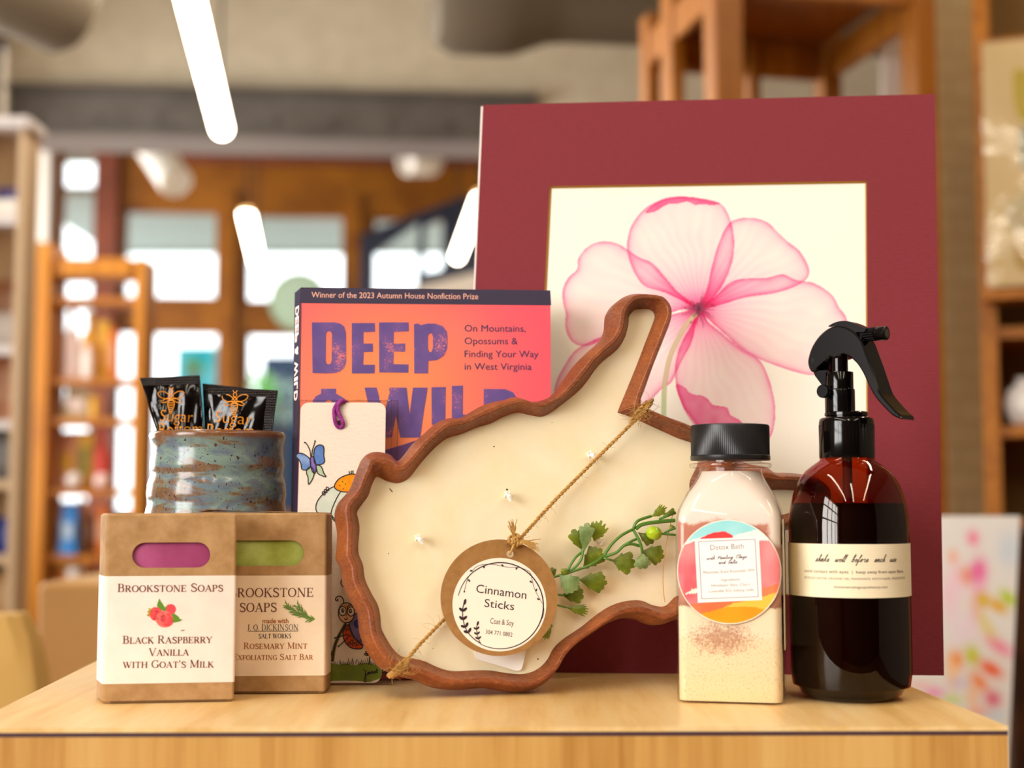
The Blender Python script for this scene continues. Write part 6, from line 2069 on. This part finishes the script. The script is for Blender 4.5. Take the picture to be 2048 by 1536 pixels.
def leaf(x, y, tx, ty, wid, mat, w_, lobes=5, curl=.0, fringe=False, cut=.22):
    """lobed fan leaf from base (x, y) to tip (tx, ty), width wid"""
    L = math.hypot(tx - x, ty - y); a = math.atan2(ty - y, tx - x)
    halfang = min(1.35, math.atan2(wid / 2, L * .55))
    rays = 46
    edge = []
    for k in range(rays + 1):
        t = k / rays
        th = -halfang + 2 * halfang * t
        rr = L * .52
        for q in range(lobes):
            c_ = -halfang * .8 + 2 * halfang * .8 * (q + .5) / lobes * (1 if lobes > 1 else 1)
            k_ = 1 - .16 * abs((q + .5) / lobes * 2 - 1)
            dc = .68 * L * k_; rd = min(.32 * L * k_, dc * math.sin(min(1.2, halfang * .8 / lobes * 1.06)))
            de = th - c_
            if abs(dc * math.sin(de)) < rd:
                rr = max(rr, dc * math.cos(de) + math.sqrt(rd * rd - (dc * math.sin(de)) ** 2) + (.32 * L * k_ - rd))
        rr *= 1 - (.13 * (math.sin(44 * t) > 0) if fringe else .02 * math.sin(30 * PI * t))
        edge.append((th, rr))
    rows = 6
    vs = []
    for q in range(rows + 1):
        s_ = q / rows
        for th, rr in edge:
            px_, py_ = x + rr * s_ * math.cos(a + th * (.75 + .25 * s_)), y + rr * s_ * math.sin(a + th * (.75 + .25 * s_))
            sL = rr * s_ / L
            zz = w_ + .0022 * math.sin(PI * sL * .8) + curl * sL * sL - .0012 * (abs(th) / halfang) ** 2 * sL
            vs.append(GZ(px_, py_, zz))
    fs = []
    m_ = rays + 1
    for q in range(rows):
        for k in range(rays):
            fs.append((q * m_ + k, (q + 1) * m_ + k, (q + 1) * m_ + k + 1, q * m_ + k + 1))
    bb = MB(); bb.add(vs, fs, mat)
    bb.add([(p[0], p[1], p[2] - .0003) for p in vs], [tuple(reversed(f)) for f in fs], mat)
    return bb.build('leaf', sg, smooth=50)


LV = [(540, 520, 440, 300, 150, M_lf1, .000, 3), (548, 545, 590, 235, 150, M_lf2, .0015, 3), (655, 425, 725, 205, 250, M_lf3, -.001, 5, 0, True), (540, 700, 735, 500, 230, M_lf1, -.002, 5),
      (495, 815, 790, 850, 230, M_lf1, -.003, 5), (300, 770, 490, 920, 250, M_lf2, .003, 5), (330, 770, 370, 700, 120, M_lf3, .002, 3), (320, 975, 560, 960, 210, M_lf1, -.003, 4), (365, 1098, 610, 1140, 120, M_lf1, -.004, 4, 0, True), (240, 800, 225, 690, 90, M_lf1, .0005, 3),
      (838, 618, 1085, 660, 290, M_lf1, -.001, 3), (1140, 520, 1375, 585, 230, M_lf1, -.001, 5), (1140, 545, 1160, 715, 240, M_lf2, .003, 4), (1238, 175, 1400, 70, 110, M_lf3, .001, 3, 0, True), (1105, 330, 1265, 440, 120, M_lf1, -.002, 3),
      (1320, 200, 1500, 100, 60, M_lf1, .001, 2), (225, 1290, 130, 1425, 100, M_lf3, -.005, 4, 0, True), (1440, 250, 1470, 300, 60, M_lf1, 0, 3)]
for l_ in LV: leaf(*l_)
b = MB()
ST_ = [([(375, 750), (420, 660), (470, 585), (530, 535)], .0012), ([(395, 740), (480, 670), (530, 590), (540, 500)], .0013), ([(420, 735), (520, 700), (600, 690)], .0010), ([(370, 755), (560, 690), (680, 630), (755, 570)], .0011),
       ([(755, 572), (840, 450), (940, 360), (1055, 300)], .0014), ([(760, 582), (880, 540), (960, 470), (1040, 450), (1120, 470)], .0014), ([(960, 465), (1030, 425), (1090, 400)], .0012), ([(1058, 305), (1075, 250), (1120, 205), (1240, 165)], .0014),
       ([(1060, 310), (1110, 400), (1140, 480), (1150, 545)], .0014), ([(1085, 295), (1150, 250), (1300, 225), (1480, 208)], .0018), ([(1325, 195), (1400, 165), (1480, 130)], .0012), ([(1345, 345), (1420, 352), (1490, 358)], .0011), ([(1380, 335), (1430, 310), (1490, 290)], .0010),
       ([(750, 592), (800, 605), (842, 618)], .0010), ([(230, 965), (300, 972), (345, 978)], .0010), ([(230, 1060), (290, 1078), (370, 1100)], .0009), ([(200, 1270), (225, 1290)], .0009), ([(200, 800), (375, 752)], .0012)]
for pts, r_ in ST_:
    sp_ = smooth_path(pts, n=6)
    b.tube([GZ(x, y, .0008 + .0016 * math.sin(PI * i / (len(sp_) - 1))) for i, (x, y) in enumerate(sp_)], r_ * .62, M_stem, 7)
b.build('stem', sg)
b = MB()
bc_ = GZ(1268, 340, .003)
rows = []
for k in range(13):
    t = PI * k / 12
    rr = .0040 * math.sin(t) + 1e-5
    rows.append([(bc_[0] + .0045 * math.cos(t) * -1 + 0, bc_[1] + rr * math.cos(q) + .0003 * math.cos(t), bc_[2] + rr * math.sin(q) * .9 + .0004 * math.sin(5 * q)) for q in [2 * PI * i / 18 for i in range(18)]])
b.loft(rows, M_bud); b.build('bud', sg)
b = MB(); b.tube([GZ(x, y, .0012) for x, y in smooth_path([(1460, 150), (1410, 370), (1375, 600), (1362, 800), (1368, 950), (1382, 1048)], n=6)], .00022, plain('gold_thread', '#b58a34', .4, .5), 5); b.build('strand', sg)

# ================================================================ bath salts jar
PJ = base_plane(1460, 1409, -12, 0)
ja = thing('bath_salts_jar', 'square clear jar of layered bath salts with a black ribbed cap', 'jar', PJ.M)
ju0, ju1 = PJ.uv(1351, 1250)[0], PJ.uv(1567.5, 1250)[0]
jh = (ju1 - ju0) / 2; jc = (ju0 + ju1) / 2
JD = Plane(PJ.O - PJ.N * jh, -12, 0)
def jz(py): return JD.uv(1466, py)[1]


def rsq(h, rc, n=7):
    """rounded square ring centred on the jar axis: (u, w)"""
    pts = []
    for cx_, cw_, a in ((h - rc, -(h - rc), -PI / 2), (h - rc, h - rc, 0), (-(h - rc), h - rc, PI / 2), (-(h - rc), -(h - rc), PI)):
        pts += [(cx_ + rc * math.cos(a + PI / 2 * i / n), cw_ + rc * math.sin(a + PI / 2 * i / n)) for i in range(n + 1)]
    return pts


JR = [(1409, .86, .26), (1406, .925, .24), (1400, .975, .21), (1390, .997, .19), (1380, 1.0, .19), (1300, 1.0, .19), (1150, 1.0, .19), (1050, 1.0, .19), (1034, .99, .22), (1020, .965, .28), (1004, .90, .40), (985, .82, .58), (966, .70, .82), (952, .63, .97), (943, .60, 1.0), (936, .60, 1.0)]
def jrings(shrink, top=None):
    R2 = []
    for py, s_, rc in JR:
        if top and py < top: continue
        h = jh * s_ - shrink
        R2.append([(jc + u, max(jz(py), shrink), w_ - jh) for u, w_ in rsq(h, min(h * .9999, h * rc))])
    return R2
M_pet = clear('clear_jar_plastic', (.985, .98, .975), .035, .75, .04)
b = MB(); b.loft([r[::-1] for r in jrings(0)], M_pet, capb=True, capt=False); 
nr = jh * .60
def lath_j(prof, mat, nm, seg=96, capb=False, capt=False, bb=None):
    bb2 = bb or MB()
    vs, fs = [], []
    for r, v in prof:
        for k in range(seg):
            a = -2 * PI * k / seg
            vs.append((jc + r * math.cos(a), v, -jh + r * math.sin(a)))
    for i in range(len(prof) - 1):
        for k in range(seg): fs.append((i * seg + k, i * seg + (k + 1) % seg, (i + 1) * seg + (k + 1) % seg, (i + 1) * seg + k))
    if capb: fs.append(tuple(reversed(range(seg))))
    if capt: fs.append(tuple(range((len(prof) - 1) * seg, len(prof) * seg)))
    bb2.add(vs, fs, mat)
    return bb2
px_j = (JD.uv(1566, 1000)[0] - JD.uv(1466, 1000)[0]) / 100
lath_j([(nr, jz(937)), (px_j * 82, jz(935.5)), (px_j * 83.5, jz(931)), (px_j * 82, jz(927)), (nr, jz(925)), (nr, jz(921))], M_pet, '', bb=b)
b.build('bottle_wall', ja, smooth=40)
# salts
n = NT('layered_salts')
sx = n.n('ShaderNodeSeparateXYZ'); n.l(n.coord(), sx.inputs[0])
nz1 = n.noise(n.coord(), 60, 4, .6); nz2 = n.noise(n.coord(), 900, 3, .75); nz3 = n.noise(n.coord(), 260, 4, .7)
yy = n.math('ADD', sx.outputs['Y'], n.math('MULTIPLY', n.math('SUBTRACT', nz1, .5), .008))
yy = n.math('ADD', yy, n.math('MULTIPLY', n.math('SUBTRACT', nz3, .5), .004))
H = jz(925)
def fr(py): return jz(py) / H
c = n.ramp(n.math('MULTIPLY', yy, 1 / H), [(0.0, '#e8cc9c'), (fr(1330), '#ecd4aa'), (fr(1268), '#eed8b4'), (fr(1262), '#f0dec0'), (fr(1208), '#f0dcbc'), (fr(1204), '#a8745c'), (fr(1190), '#c08a74'), (fr(1060), '#bf7a66'), (fr(1046), '#c4826c'), (fr(1040), '#e6d6ca'), (1.0, '#e6d6c8')])
spk = n.math('MULTIPLY', n.math('SUBTRACT', nz2, .56), 8, True)
lowm = n.math('MULTIPLY', n.math('SUBTRACT', jz(1235), sx.outputs['Y']), 120, True)
c = n.mix(n.math('MULTIPLY', n.math('MULTIPLY', spk, lowm), .75), c, lin('#b98a58'))
# darker clay clump below the label
dx = n.math('SUBTRACT', sx.outputs['X'], jc - .004); dy = n.math('SUBTRACT', sx.outputs['Y'], jz(1268))
rr = n.math('ADD', n.math('POWER', n.math('MULTIPLY', dx, 1 / .022), 2.0), n.math('POWER', n.math('MULTIPLY', dy, 1 / .0115), 2.0))
cl = n.math('MULTIPLY', n.math('SUBTRACT', n.math('ADD', n.math('MULTIPLY', n.math('SUBTRACT', nz2, .5), 2.6), n.math('MULTIPLY', n.math('SUBTRACT', nz3, .5), 1.6)), n.math('SUBTRACT', rr, .7)), 1.4, True)
c = n.mix(n.math('MULTIPLY', cl, .72), c, lin('#a9674c'))
# the upper cream layer dips at the right, hiding the clay there
dr = n.math('MULTIPLY', n.math('SUBTRACT', n.math('ADD', sx.outputs['X'], n.math('MULTIPLY', nz3, .004)), jc + .0215), 400, True)
upm = n.math('MULTIPLY', n.math('SUBTRACT', sx.outputs['Y'], jz(1095)), 300, True)
c = n.mix(n.math('MULTIPLY', dr, upm), c, lin('#eadaca'))
n.bump(nz2, .3, .0006)
M_salt = n.set(c, .85, .15)
b = MB(); b.loft([r[::-1] for r in jrings(.0012, 938)], M_salt, True, True); b.build('bath_salts', ja, smooth=40)
# cap
cr = px_j * 80.5
zc0, zc1 = jz(921), jz(850)
b = MB()
M_cap = plain('cap_black', '#1b1a1c', .35, .45)
seg = 260
def capring(r, v, amp):
    return [(jc + (r + amp * (1 if k % 2 else -1)) * math.cos(-2 * PI * k / seg), v, -jh + (r + amp * (1 if k % 2 else -1)) * math.sin(-2 * PI * k / seg)) for k in range(seg)]
b.loft([capring(cr * .995, zc0, 0), capring(cr * 1.005, zc0 + .0004, 0), capring(cr * 1.005, zc0 + .0024, 0), capring(cr * .985, zc0 + .0028, .00012), capring(cr * .985, zc1 - .0012, .00012), capring(cr * .972, zc1 - .0002, 0), capring(cr * .95, zc1, 0)], M_cap)
b.build('cap', ja, smooth=30)
# round watercolour label
LC = (1457.5, 1143.5); LR = 104.5
rc = jh * .19
def jw(u, v):
    x = abs(u - jc) - (jh - rc)
    return 0.0 if x <= 0 else (-(rc - math.sqrt(max(1e-12, rc * rc - x * x))) if x < rc else -rc)
b = MB()
NR, NA = 100, 220
lu, lv = PJ.uv(*LC); ls = (PJ.uv(LC[0] + 50, LC[1])[0] - PJ.uv(LC[0] - 50, LC[1])[0]) / 100
PX, PY = [], []
vs = []
for q in range(NR + 1):
    for k in range(NA):
        r = LR * q / NR; t = 2 * PI * k / NA
        x, y = r * math.cos(t), r * math.sin(t)
        PX.append((LC[0] + x - 1340) * 6.4); PY.append((LC[1] - y - 1020) * 6.4)
        u, v = lu + x * ls, lv + y * ls
        vs.append((u, v, jw(u, v) + .00022))
fs = [(q * NA + k, (q + 1) * NA + k, (q + 1) * NA + (k + 1) % NA, q * NA + (k + 1) % NA) for q in range(NR) for k in range(NA)]
PX, PY = np.array(PX), np.array(PY)
def nz(s, seed):
    g = np.random.default_rng(seed).random((40, 40)); fx, fy = PX / s, PY / s
    ix, iy = fx.astype(int) % 38, fy.astype(int) % 38; fx, fy = fx - np.floor(fx), fy - np.floor(fy)
    fx = fx * fx * (3 - 2 * fx); fy = fy * fy * (3 - 2 * fy)
    return (g[iy, ix] * (1 - fx) + g[iy, ix + 1] * fx) * (1 - fy) + (g[iy + 1, ix] * (1 - fx) + g[iy + 1, ix + 1] * fx) * fy
n1, n2, n3 = nz(260, 1), nz(110, 2), nz(45, 3)
def cl3(h): return np.array(lin(h)[:3])
wob = (n3 - .5) * 12
PYw = PY + wob
def interp(xs, ys): return np.interp(PX, xs, ys)
colr = np.ones((len(PX), 3)) * cl3('#f6e6e2')
sky_b = interp([0, 160, 420, 820, 900, 1150, 1540], [480, 420, 345, 340, 300, 240, 215])
t = np.clip(.25 + n1 * .9 - abs(PX - 700) / 900, 0, 1)[:, None]
colr = np.where((PYw < sky_b)[:, None], cl3('#b4e2e4') * (1 - t) + cl3('#78cdd2') * t, colr)
red_t = interp([0, 160, 330, 420, 560, 720, 810, 830, 1140, 1300, 1540], [480, 455, 395, 350, 285, 270, 325, 480, 395, 380, 370])
t = np.clip(n1 * 1.3 - .15 + (n2 - .5) * .4, 0, 1)[:, None]
pink = cl3('#f29090') * (1 - t) + cl3('#ee5c66') * t
colr = np.where((PYw > red_t)[:, None], pink, colr)
m = (PYw > red_t) & (PX > 400) & (PX < 820) & (PY < 380)
colr = np.where(m[:, None], cl3('#ee3838') * (.9 + .15 * n2[:, None]), colr)
or_t = interp([0, 240, 600, 800, 1160, 1420, 1540], [1260, 1215, 1185, 1120, 1000, 930, 900])
t = np.clip(n1 * 1.2 - .1, 0, 1)[:, None]
colr = np.where((PYw > or_t)[:, None], cl3('#f28458') * (1 - t) + cl3('#f26232') * t, colr)
ye_t = interp([0, 380, 640, 800, 900, 1180, 1400, 1540], [1370, 1335, 1270, 1190, 1170, 1105, 1030, 990])
colr = np.where((PYw > ye_t)[:, None], cl3('#eebc48') * (1 - .3 * t) + cl3('#eeb020') * .3 * t, colr)
dy_t = interp([0, 380, 600, 700, 900, 1100, 1220, 1540], [1370, 1335, 1280, 1245, 1235, 1240, 1270, 1400])
dy_t2 = interp([0, 600, 1000, 1220, 1540], [1500, 1500, 1500, 1290, 1100])
colr = np.where(((PYw > dy_t))[:, None], cl3('#f2a800') * (1 - t) + cl3('#ee8c04') * t, colr)
wh = (PX > 190) & (PX < 380) & (PYw > interp([190, 280, 380], [1078, 1020, 1000])) & (PYw < interp([190, 280, 380], [1084, 1076, 1062]))
colr = np.where(wh[:, None], cl3('#f8ecd8'), colr)
edge = (np.hypot(PX / 6.4 + 1340 - LC[0], PY / 6.4 + 1020 - LC[1]) > LR - 1.3)
colr = np.where(edge[:, None], cl3('#f8ead8'), colr)
b.add(vs, fs, vcol('printed_label', .55, .3))
nl = len(vs)
J6 = lambda x, y: PJ.uv(1340 + x / 6.4, 1020 + y / 6.4)
M_lw = plain('label_white', '#f8f0ea', .55, .3); I_sl = plain('ink_slate', '#4a4258', .7)
def jf(x, y, z): return (x, y, jw(x, y) + z)
def fgrid(q, w_, mat):
    p = [J6(*z) for z in q]
    b.grid(12, 12, lambda s, t: jf(*[(p[0][i] * (1 - s) + p[1][i] * s) * (1 - t) + (p[3][i] * (1 - s) + p[2][i] * s) * t for i in (0, 1)], w_), mat)
fgrid([(358, 1186), (1180, 1152), (1138, 345), (316, 372)], .00034, M_lw)
bxp = [(366, 404), (1088, 374), (1130, 1108), (406, 1136)]
for i in range(4): b.ribbon([J6(*bxp[i]), J6(*bxp[(i + 1) % 4])], 6 * ls / 6.4, .00044, I_sl, fmap=jf)
def jt(s_, xa, ya, xb, yb, hh, **k): b.text(s_, J6(xa, ya), J6(xb, yb), hh * ls / 6.4, .00044, I_sl, fmap=jf, **k)
jt('Detox Bath', 520, 512, 945, 492, 66, bold=-.012)
for s_, xa, ya, xb, yb in (('with Healing Clays', 470, 636, 985, 610), ('and Salts', 622, 690, 862, 680)):
    script(b, s_, J6(xa, ya), J6(xb, yb), 20 * ls / 6.4, .00044, I_sl, 5.0 * ls / 6.4, fmap=jf)
jt('Mountain State Essentials WV', 428, 818, 1085, 786, 38, bold=-.012)
jt('Ingredients', 660, 912, 895, 902, 36, bold=-.012)
jt("Himalayan Salts, Clay's,", 530, 984, 1030, 966, 36, bold=-.012)
jt('Lavender EO, baking soda', 503, 1058, 1072, 1034, 36, bold=-.012)
full = np.ones((len(b.v), 4)); full[:nl, :3] = colr
b.build('round_label', ja, smooth=50, colors=full)
# plain label on the jar's right side
b = MB()
v0, v1_ = jz(1290), jz(1038)
b.box(jc + jh + .0001, jc + jh + .0004, v0, v1_, -jh * 1.78, -jh * .24, plain('side_label_cream', '#ead9b0', .6)); b.build('side_label', ja, smooth=0)

# ================================================================ amber spray bottle
YBt = (at_z(1699, 1412, T)).y + .030
axb = at_y(1699.5, 1200, YBt)
SB = Matrix.Translation((axb.x, YBt, T))
sb = thing('spray_bottle', 'amber spray bottle with a black trigger head, at the right end', 'spray bottle', SB)
sc_ = YBt / F * 1.004
def bzz(py, dy=0.0): return at_y(1699, py, YBt - dy).z - T
prof_b = [(1368, 113), (1340, 117), (1250, 117.3), (1100, 117), (1050, 116.5), (1030, 115), (1010, 112), (990, 107.5), (972, 101), (955, 92), (942, 82), (932, 70), (925, 60), (921, 54), (910, 52)]
pb = [(.0195, 0.0), (.0225, .0007), (.0262, .0030), (.0285, .0068)] + [(r * sc_, bzz(py)) for py, r in prof_b]
n = NT('amber_glass')
n.t.nodes.remove(n.b)
tr = n.n('ShaderNodeBsdfTransparent'); tr.inputs['Color'].default_value = (.50, .115, .016, 1)
gl = n.n('ShaderNodeBsdfGlossy'); gl.inputs['Roughness'].default_value = .02; gl.inputs['Color'].default_value = (1, .95, .9, 1)
lw = n.n('ShaderNodeFresnel'); lw.inputs['IOR'].default_value = 1.5
geo = n.n('ShaderNodeNewGeometry')
f = n.math('MULTIPLY', lw.outputs['Fac'], n.math('SUBTRACT', 1.0, geo.outputs['Backfacing']))
f = n.math('MULTIPLY', f, .85, True)
mx = n.n('ShaderNodeMixShader'); n.l(f, mx.inputs[0]); n.l(tr.outputs[0], mx.inputs[1]); n.l(gl.outputs[0], mx.inputs[2]); n.l(mx.outputs[0], n.out.inputs['Surface'])
M_amber = n.m
b = MB(); b.lathe(pb, M_amber, 128, capb=True, capt=False); b.build('glass_bottle', sb, smooth=50)
zl = bzz(1006)
pl = [(.0195, .0015), (.0222, .0021), (.0257, .0043), (.0279, .0078)]
for py, r in prof_b:
    if bzz(py) < zl: pl.append((r * sc_ - .0013, bzz(py)))
pl.append((108 * sc_, zl))
n = NT('dark_liquid'); M_liq = n.set(lin('#140403'), .5, .1)
b = MB(); b.lathe(pl, M_liq, 96); b.build('liquid', sb, smooth=50)
b = MB(); b.tube([(0, 0, zl - .01), (0, 0, bzz(915))], .0026, plain('dip_tube_red', '#7a2410', .4), 14); b.build('dip_tube', sb)
M_blk = plain('gloss_black', '#070505', .12, .4)
M_blks = plain('satin_black', '#0b0707', .28, .16)
b = MB()
b.lathe([(54 * sc_, bzz(916)), (54.6 * sc_, bzz(914)), (54 * sc_, bzz(845)), (52.5 * sc_, bzz(838.5)), (48 * sc_, bzz(835.5)), (40 * sc_, bzz(835)), (40 * sc_, bzz(833)), (42.5 * sc_, bzz(831.5)), (42.5 * sc_, bzz(826)), (40 * sc_, bzz(824)), (30 * sc_, bzz(823))], M_blk, 96)
for k in range(48):
    a = 2 * PI * k / 48
    r = 54.1 * sc_
    b.tube([(r * math.cos(a), r * math.sin(a), bzz(912)), (r * math.cos(a), r * math.sin(a), bzz(850))], .00008, M_blk, 5)
b.build('collar', sb, smooth=45)
YAW = -42.0
PT = Plane((axb.x, YBt, T), YAW, 0)
LM = SB.inverted() @ PT.M
o1 = -13
b = MB()
cx1 = (1687 - 1699) * sc_
b.lathe([(29.5 * sc_, bzz(824)), (29.5 * sc_, bzz(781)), (28.8 * sc_, bzz(779)), (27 * sc_, bzz(778)), (27 * sc_, bzz(746)), (26 * sc_, bzz(744.5)), (17 * sc_, bzz(744)), (17 * sc_, bzz(700))], M_blk, 64, c=(cx1, 0))
b.build('pump_body', sb, smooth=45)
b = MB()
near = PT.pts([(1626, 742), (1655, 740), (1660, 746), (1665, 780), (1665, 822), (1657, 822), (1656, 790), (1645, 772), (1630, 752)], .006)
b.prism(near, -.006, .006, M_blks); q = b.build('bracket', sb, smooth=0); q.matrix_local = LM
# knob at the side
kp = PT.uv(1652, 783, .010)
b = MB()
def cyl_u(bb, u, v, w_, r, L, mat, ax='w', seg=36):
    rings = []
    for rr, l in ((r * .9, 0), (r, .0006), (r, L - .0006), (r * .9, L)):
        rings.append([(u + rr * math.cos(a), v + rr * math.sin(a), w_ + l) if ax == 'w' else (u + l, v + rr * math.cos(a), w_ + rr * math.sin(a)) for a in [2 * PI * i / seg for i in range(seg)]])
    bb.loft(rings, mat)
cyl_u(b, kp[0], kp[1], .011, 13.5 * sc_, .0032, M_blks); cyl_u(b, kp[0], kp[1], .002, 8 * sc_, .0092, M_blk)
q = b.build('lock_knob', sb, smooth=40); q.matrix_local = LM
# trigger head: side outline traced on its near cheek, given its width across
S8 = lambda x, y: (1600 + x / 6.68, 630 + y / 6.678)
cheek = [(98, 640), (112, 545), (150, 435), (225, 310), (320, 215), (430, 155), (520, 145), (610, 165), (700, 215), (780, 290), (830, 370), (870, 480), (930, 640), (985, 800), (1035, 950), (1070, 1040), (1130, 1120), (1210, 1210), (1280, 1285), (1335, 1335), (1350, 1388), (1300, 1375), (1220, 1330), (1100, 1210), (990, 1080), (910, 930), (850, 800), (780, 680), (720, 610), (650, 555), (570, 530), (510, 560), (450, 578), (405, 560), (340, 620), (260, 690), (200, 745), (165, 762), (125, 730)]
WH = .0078
ck = PT.pts([S8(*p) for p in cheek], WH)
def inset_poly(pts, d):
    P3 = np.array(pts); out = []
    L3 = len(P3)
    area_ = sum(P3[i][0] * P3[(i + 1) % L3][1] - P3[(i + 1) % L3][0] * P3[i][1] for i in range(L3))
    sg_ = 1 if area_ > 0 else -1
    for i in range(L3):
        t_ = P3[(i + 1) % L3] - P3[i - 1]; t_ = t_ / (np.hypot(*t_) + 1e-12)
        out.append(tuple(P3[i] + sg_ * np.array((-t_[1], t_[0])) * d))
    return out
ck = smooth_path(ck, True, 3)
ci = inset_poly(ck, .0008)
b = MB()
b.flat(ci, WH, M_blks); b.flat(ci, -WH, M_blks, flip=True)
L3 = len(ck)
vs = [(x, y, WH) for x, y in ci] + [(x, y, WH - .0008) for x, y in ck] + [(x, y, -WH + .0008) for x, y in ck] + [(x, y, -WH) for x, y in ci]
fs = []
for r in range(3):
    for i in range(L3): fs.append((r * L3 + i, r * L3 + (i + 1) % L3, (r + 1) * L3 + (i + 1) % L3, (r + 1) * L3 + i))
b.add(vs, fs, M_blk)
hp = PT.pts([S8(*p) for p in ellipse(168, 605, 24, 34, 18)], WH)
b.flat(hp, WH + .0001, plain('pivot_dark', '#030303', .6))
q = b.build('trigger', sb, smooth=42); q.matrix_local = LM
# nozzle poking out through the trigger's back
nz0 = PT.uv(*S8(850, 235), 0); nz1_ = PT.uv(*S8(1060, 285), 0)
b = MB()
dx_, dy_ = nz1_[0] - nz0[0], nz1_[1] - nz0[1]
cyl = []
rN = .0033
uN = PT.uv(*S8(770, 262), 0.0)[0]; vN = PT.uv(*S8(900, 262), 0.0)[1]
uE = PT.uv(*S8(1070, 285), 0.0)[0] + .004
for u_, r_ in ((uN - .004, .0028), (uN + .004, .0028), (uN + .0042, .0033), (uE - .006, .0034), (uE - .0055, .0038), (uE - .0004, .0038), (uE, .0034)):
    cyl.append([(u_, vN + r_ * math.cos(a), r_ * math.sin(a)) for a in [-2 * PI * i / 32 for i in range(32)]])
b.loft(cyl, M_blks)
for k in range(16):
    a = 2 * PI * k / 16
    b.tube([(uN + .0045, vN + .0033 * math.cos(a), .0033 * math.sin(a)), (uE - .0065, vN + .0034 * math.cos(a), .0034 * math.sin(a))], .0004, M_blks, 5)
q = b.build('nozzle', sb, smooth=40); q.matrix_local = LM
b = MB()
b.loft([[(uE + .00005, vN + rr * math.cos(a), rr * math.sin(a)) for a in [-2 * PI * i / 28 for i in range(28)]] for rr in (.0001, .0024)], plain('nozzle_face', '#4a423c', .4), False, False)
q = b.build('nozzle_face', sb, smooth=0); q.matrix_local = LM
# rounded cover over the nozzle on top of the head
hood = PT.pts([S8(*p) for p in ((430, 165), (520, 110), (625, 88), (700, 95), (800, 130), (900, 180), (930, 195), (905, 235), (780, 235), (700, 215), (560, 160))], 0)
b = MB(); b.prism(smooth_path(hood, True, 3), -.0045, .0045, M_blks); q = b.build('hood', sb, smooth=40); q.matrix_local = LM
# paper label wrapped round the bottle
b = MB()
Rl = 117.3 * sc_ + .00015
za, zb_ = bzz(1196.5, Rl), bzz(1088.5, Rl)
M_bl = mottled('bottle_label', '#eadbb8', '#e4d3ae', 70, .65, .25)
n = NT('laid_paper')
wv = n.n('ShaderNodeTexWave', wave_type='BANDS', bands_direction='Z'); wv.inputs['Scale'].default_value = 280
n.l(n.coord(), wv.inputs['Vector']); n.bump(wv.outputs['Fac'], .2, .0002)
M_bl = n.set(lin('#ecdfc0'), .6, .3)
def onb(a, z, dr=0.0): return ((Rl + dr) * math.sin(a), -(Rl + dr) * math.cos(a), z)
b.grid(96, 2, lambda s, t: onb(-2.0 + 4.0 * s, za + (zb_ - za) * t), M_bl)
def ang(px):
    # bearing on the cylinder of a pixel column
    best = None
    lo, hi = -1.5, 1.5
    for _ in range(40):
        mid = (lo + hi) / 2
        p = onb(mid, (za + zb_) / 2)
        X_ = axb.x + p[0]; Y_ = YBt + p[1]
        xx = 1024 + F * X_ / (Y_ * CP + (T + p[2] - CAMZ) * SP)
        if xx < px: lo = mid
        else: hi = mid
    return (lo + hi) / 2
I_soft = plain('ink_soft_grey', '#453a34', .7)
def bt_(s_, xa, xb, py, hpx, **k):
    a0, a1 = ang(xa), ang(xb); z_ = bzz(py, Rl)
    b.text(s_, (a0 * Rl, z_), (a1 * Rl, z_), hpx * sc_ * .96, .0001, I_soft, fmap=lambda x, y, z: onb(x / Rl, y, z), **k)
_a0, _a1, _z = ang(1631), ang(1792), bzz(1124, Rl)
script(b, 'shake well before each use', (_a0 * Rl, _z), (_a1 * Rl, _z), 5.6 * sc_, .0001, I_soft, 1.15 * sc_, slant=.5, gap=1.6, fmap=lambda x, y, z: onb(x / Rl, y, z))
bt_('avoid contact with eyes  |  keep away from open flame', 1609, 1806, 1147, 6.0, bold=.0)
bt_('DISTILLED WATER, ORGANIC OIL, FRAGRANCE, WITCH HAZEL, PRESERVATIVE', 1609, 1809, 1160, 4.2, bold=-.01)
bt_('thesensecottageapothecary.com', 1667, 1774, 1177, 5.2, bold=-.005)
b.build('paper_label', sb, smooth=60)
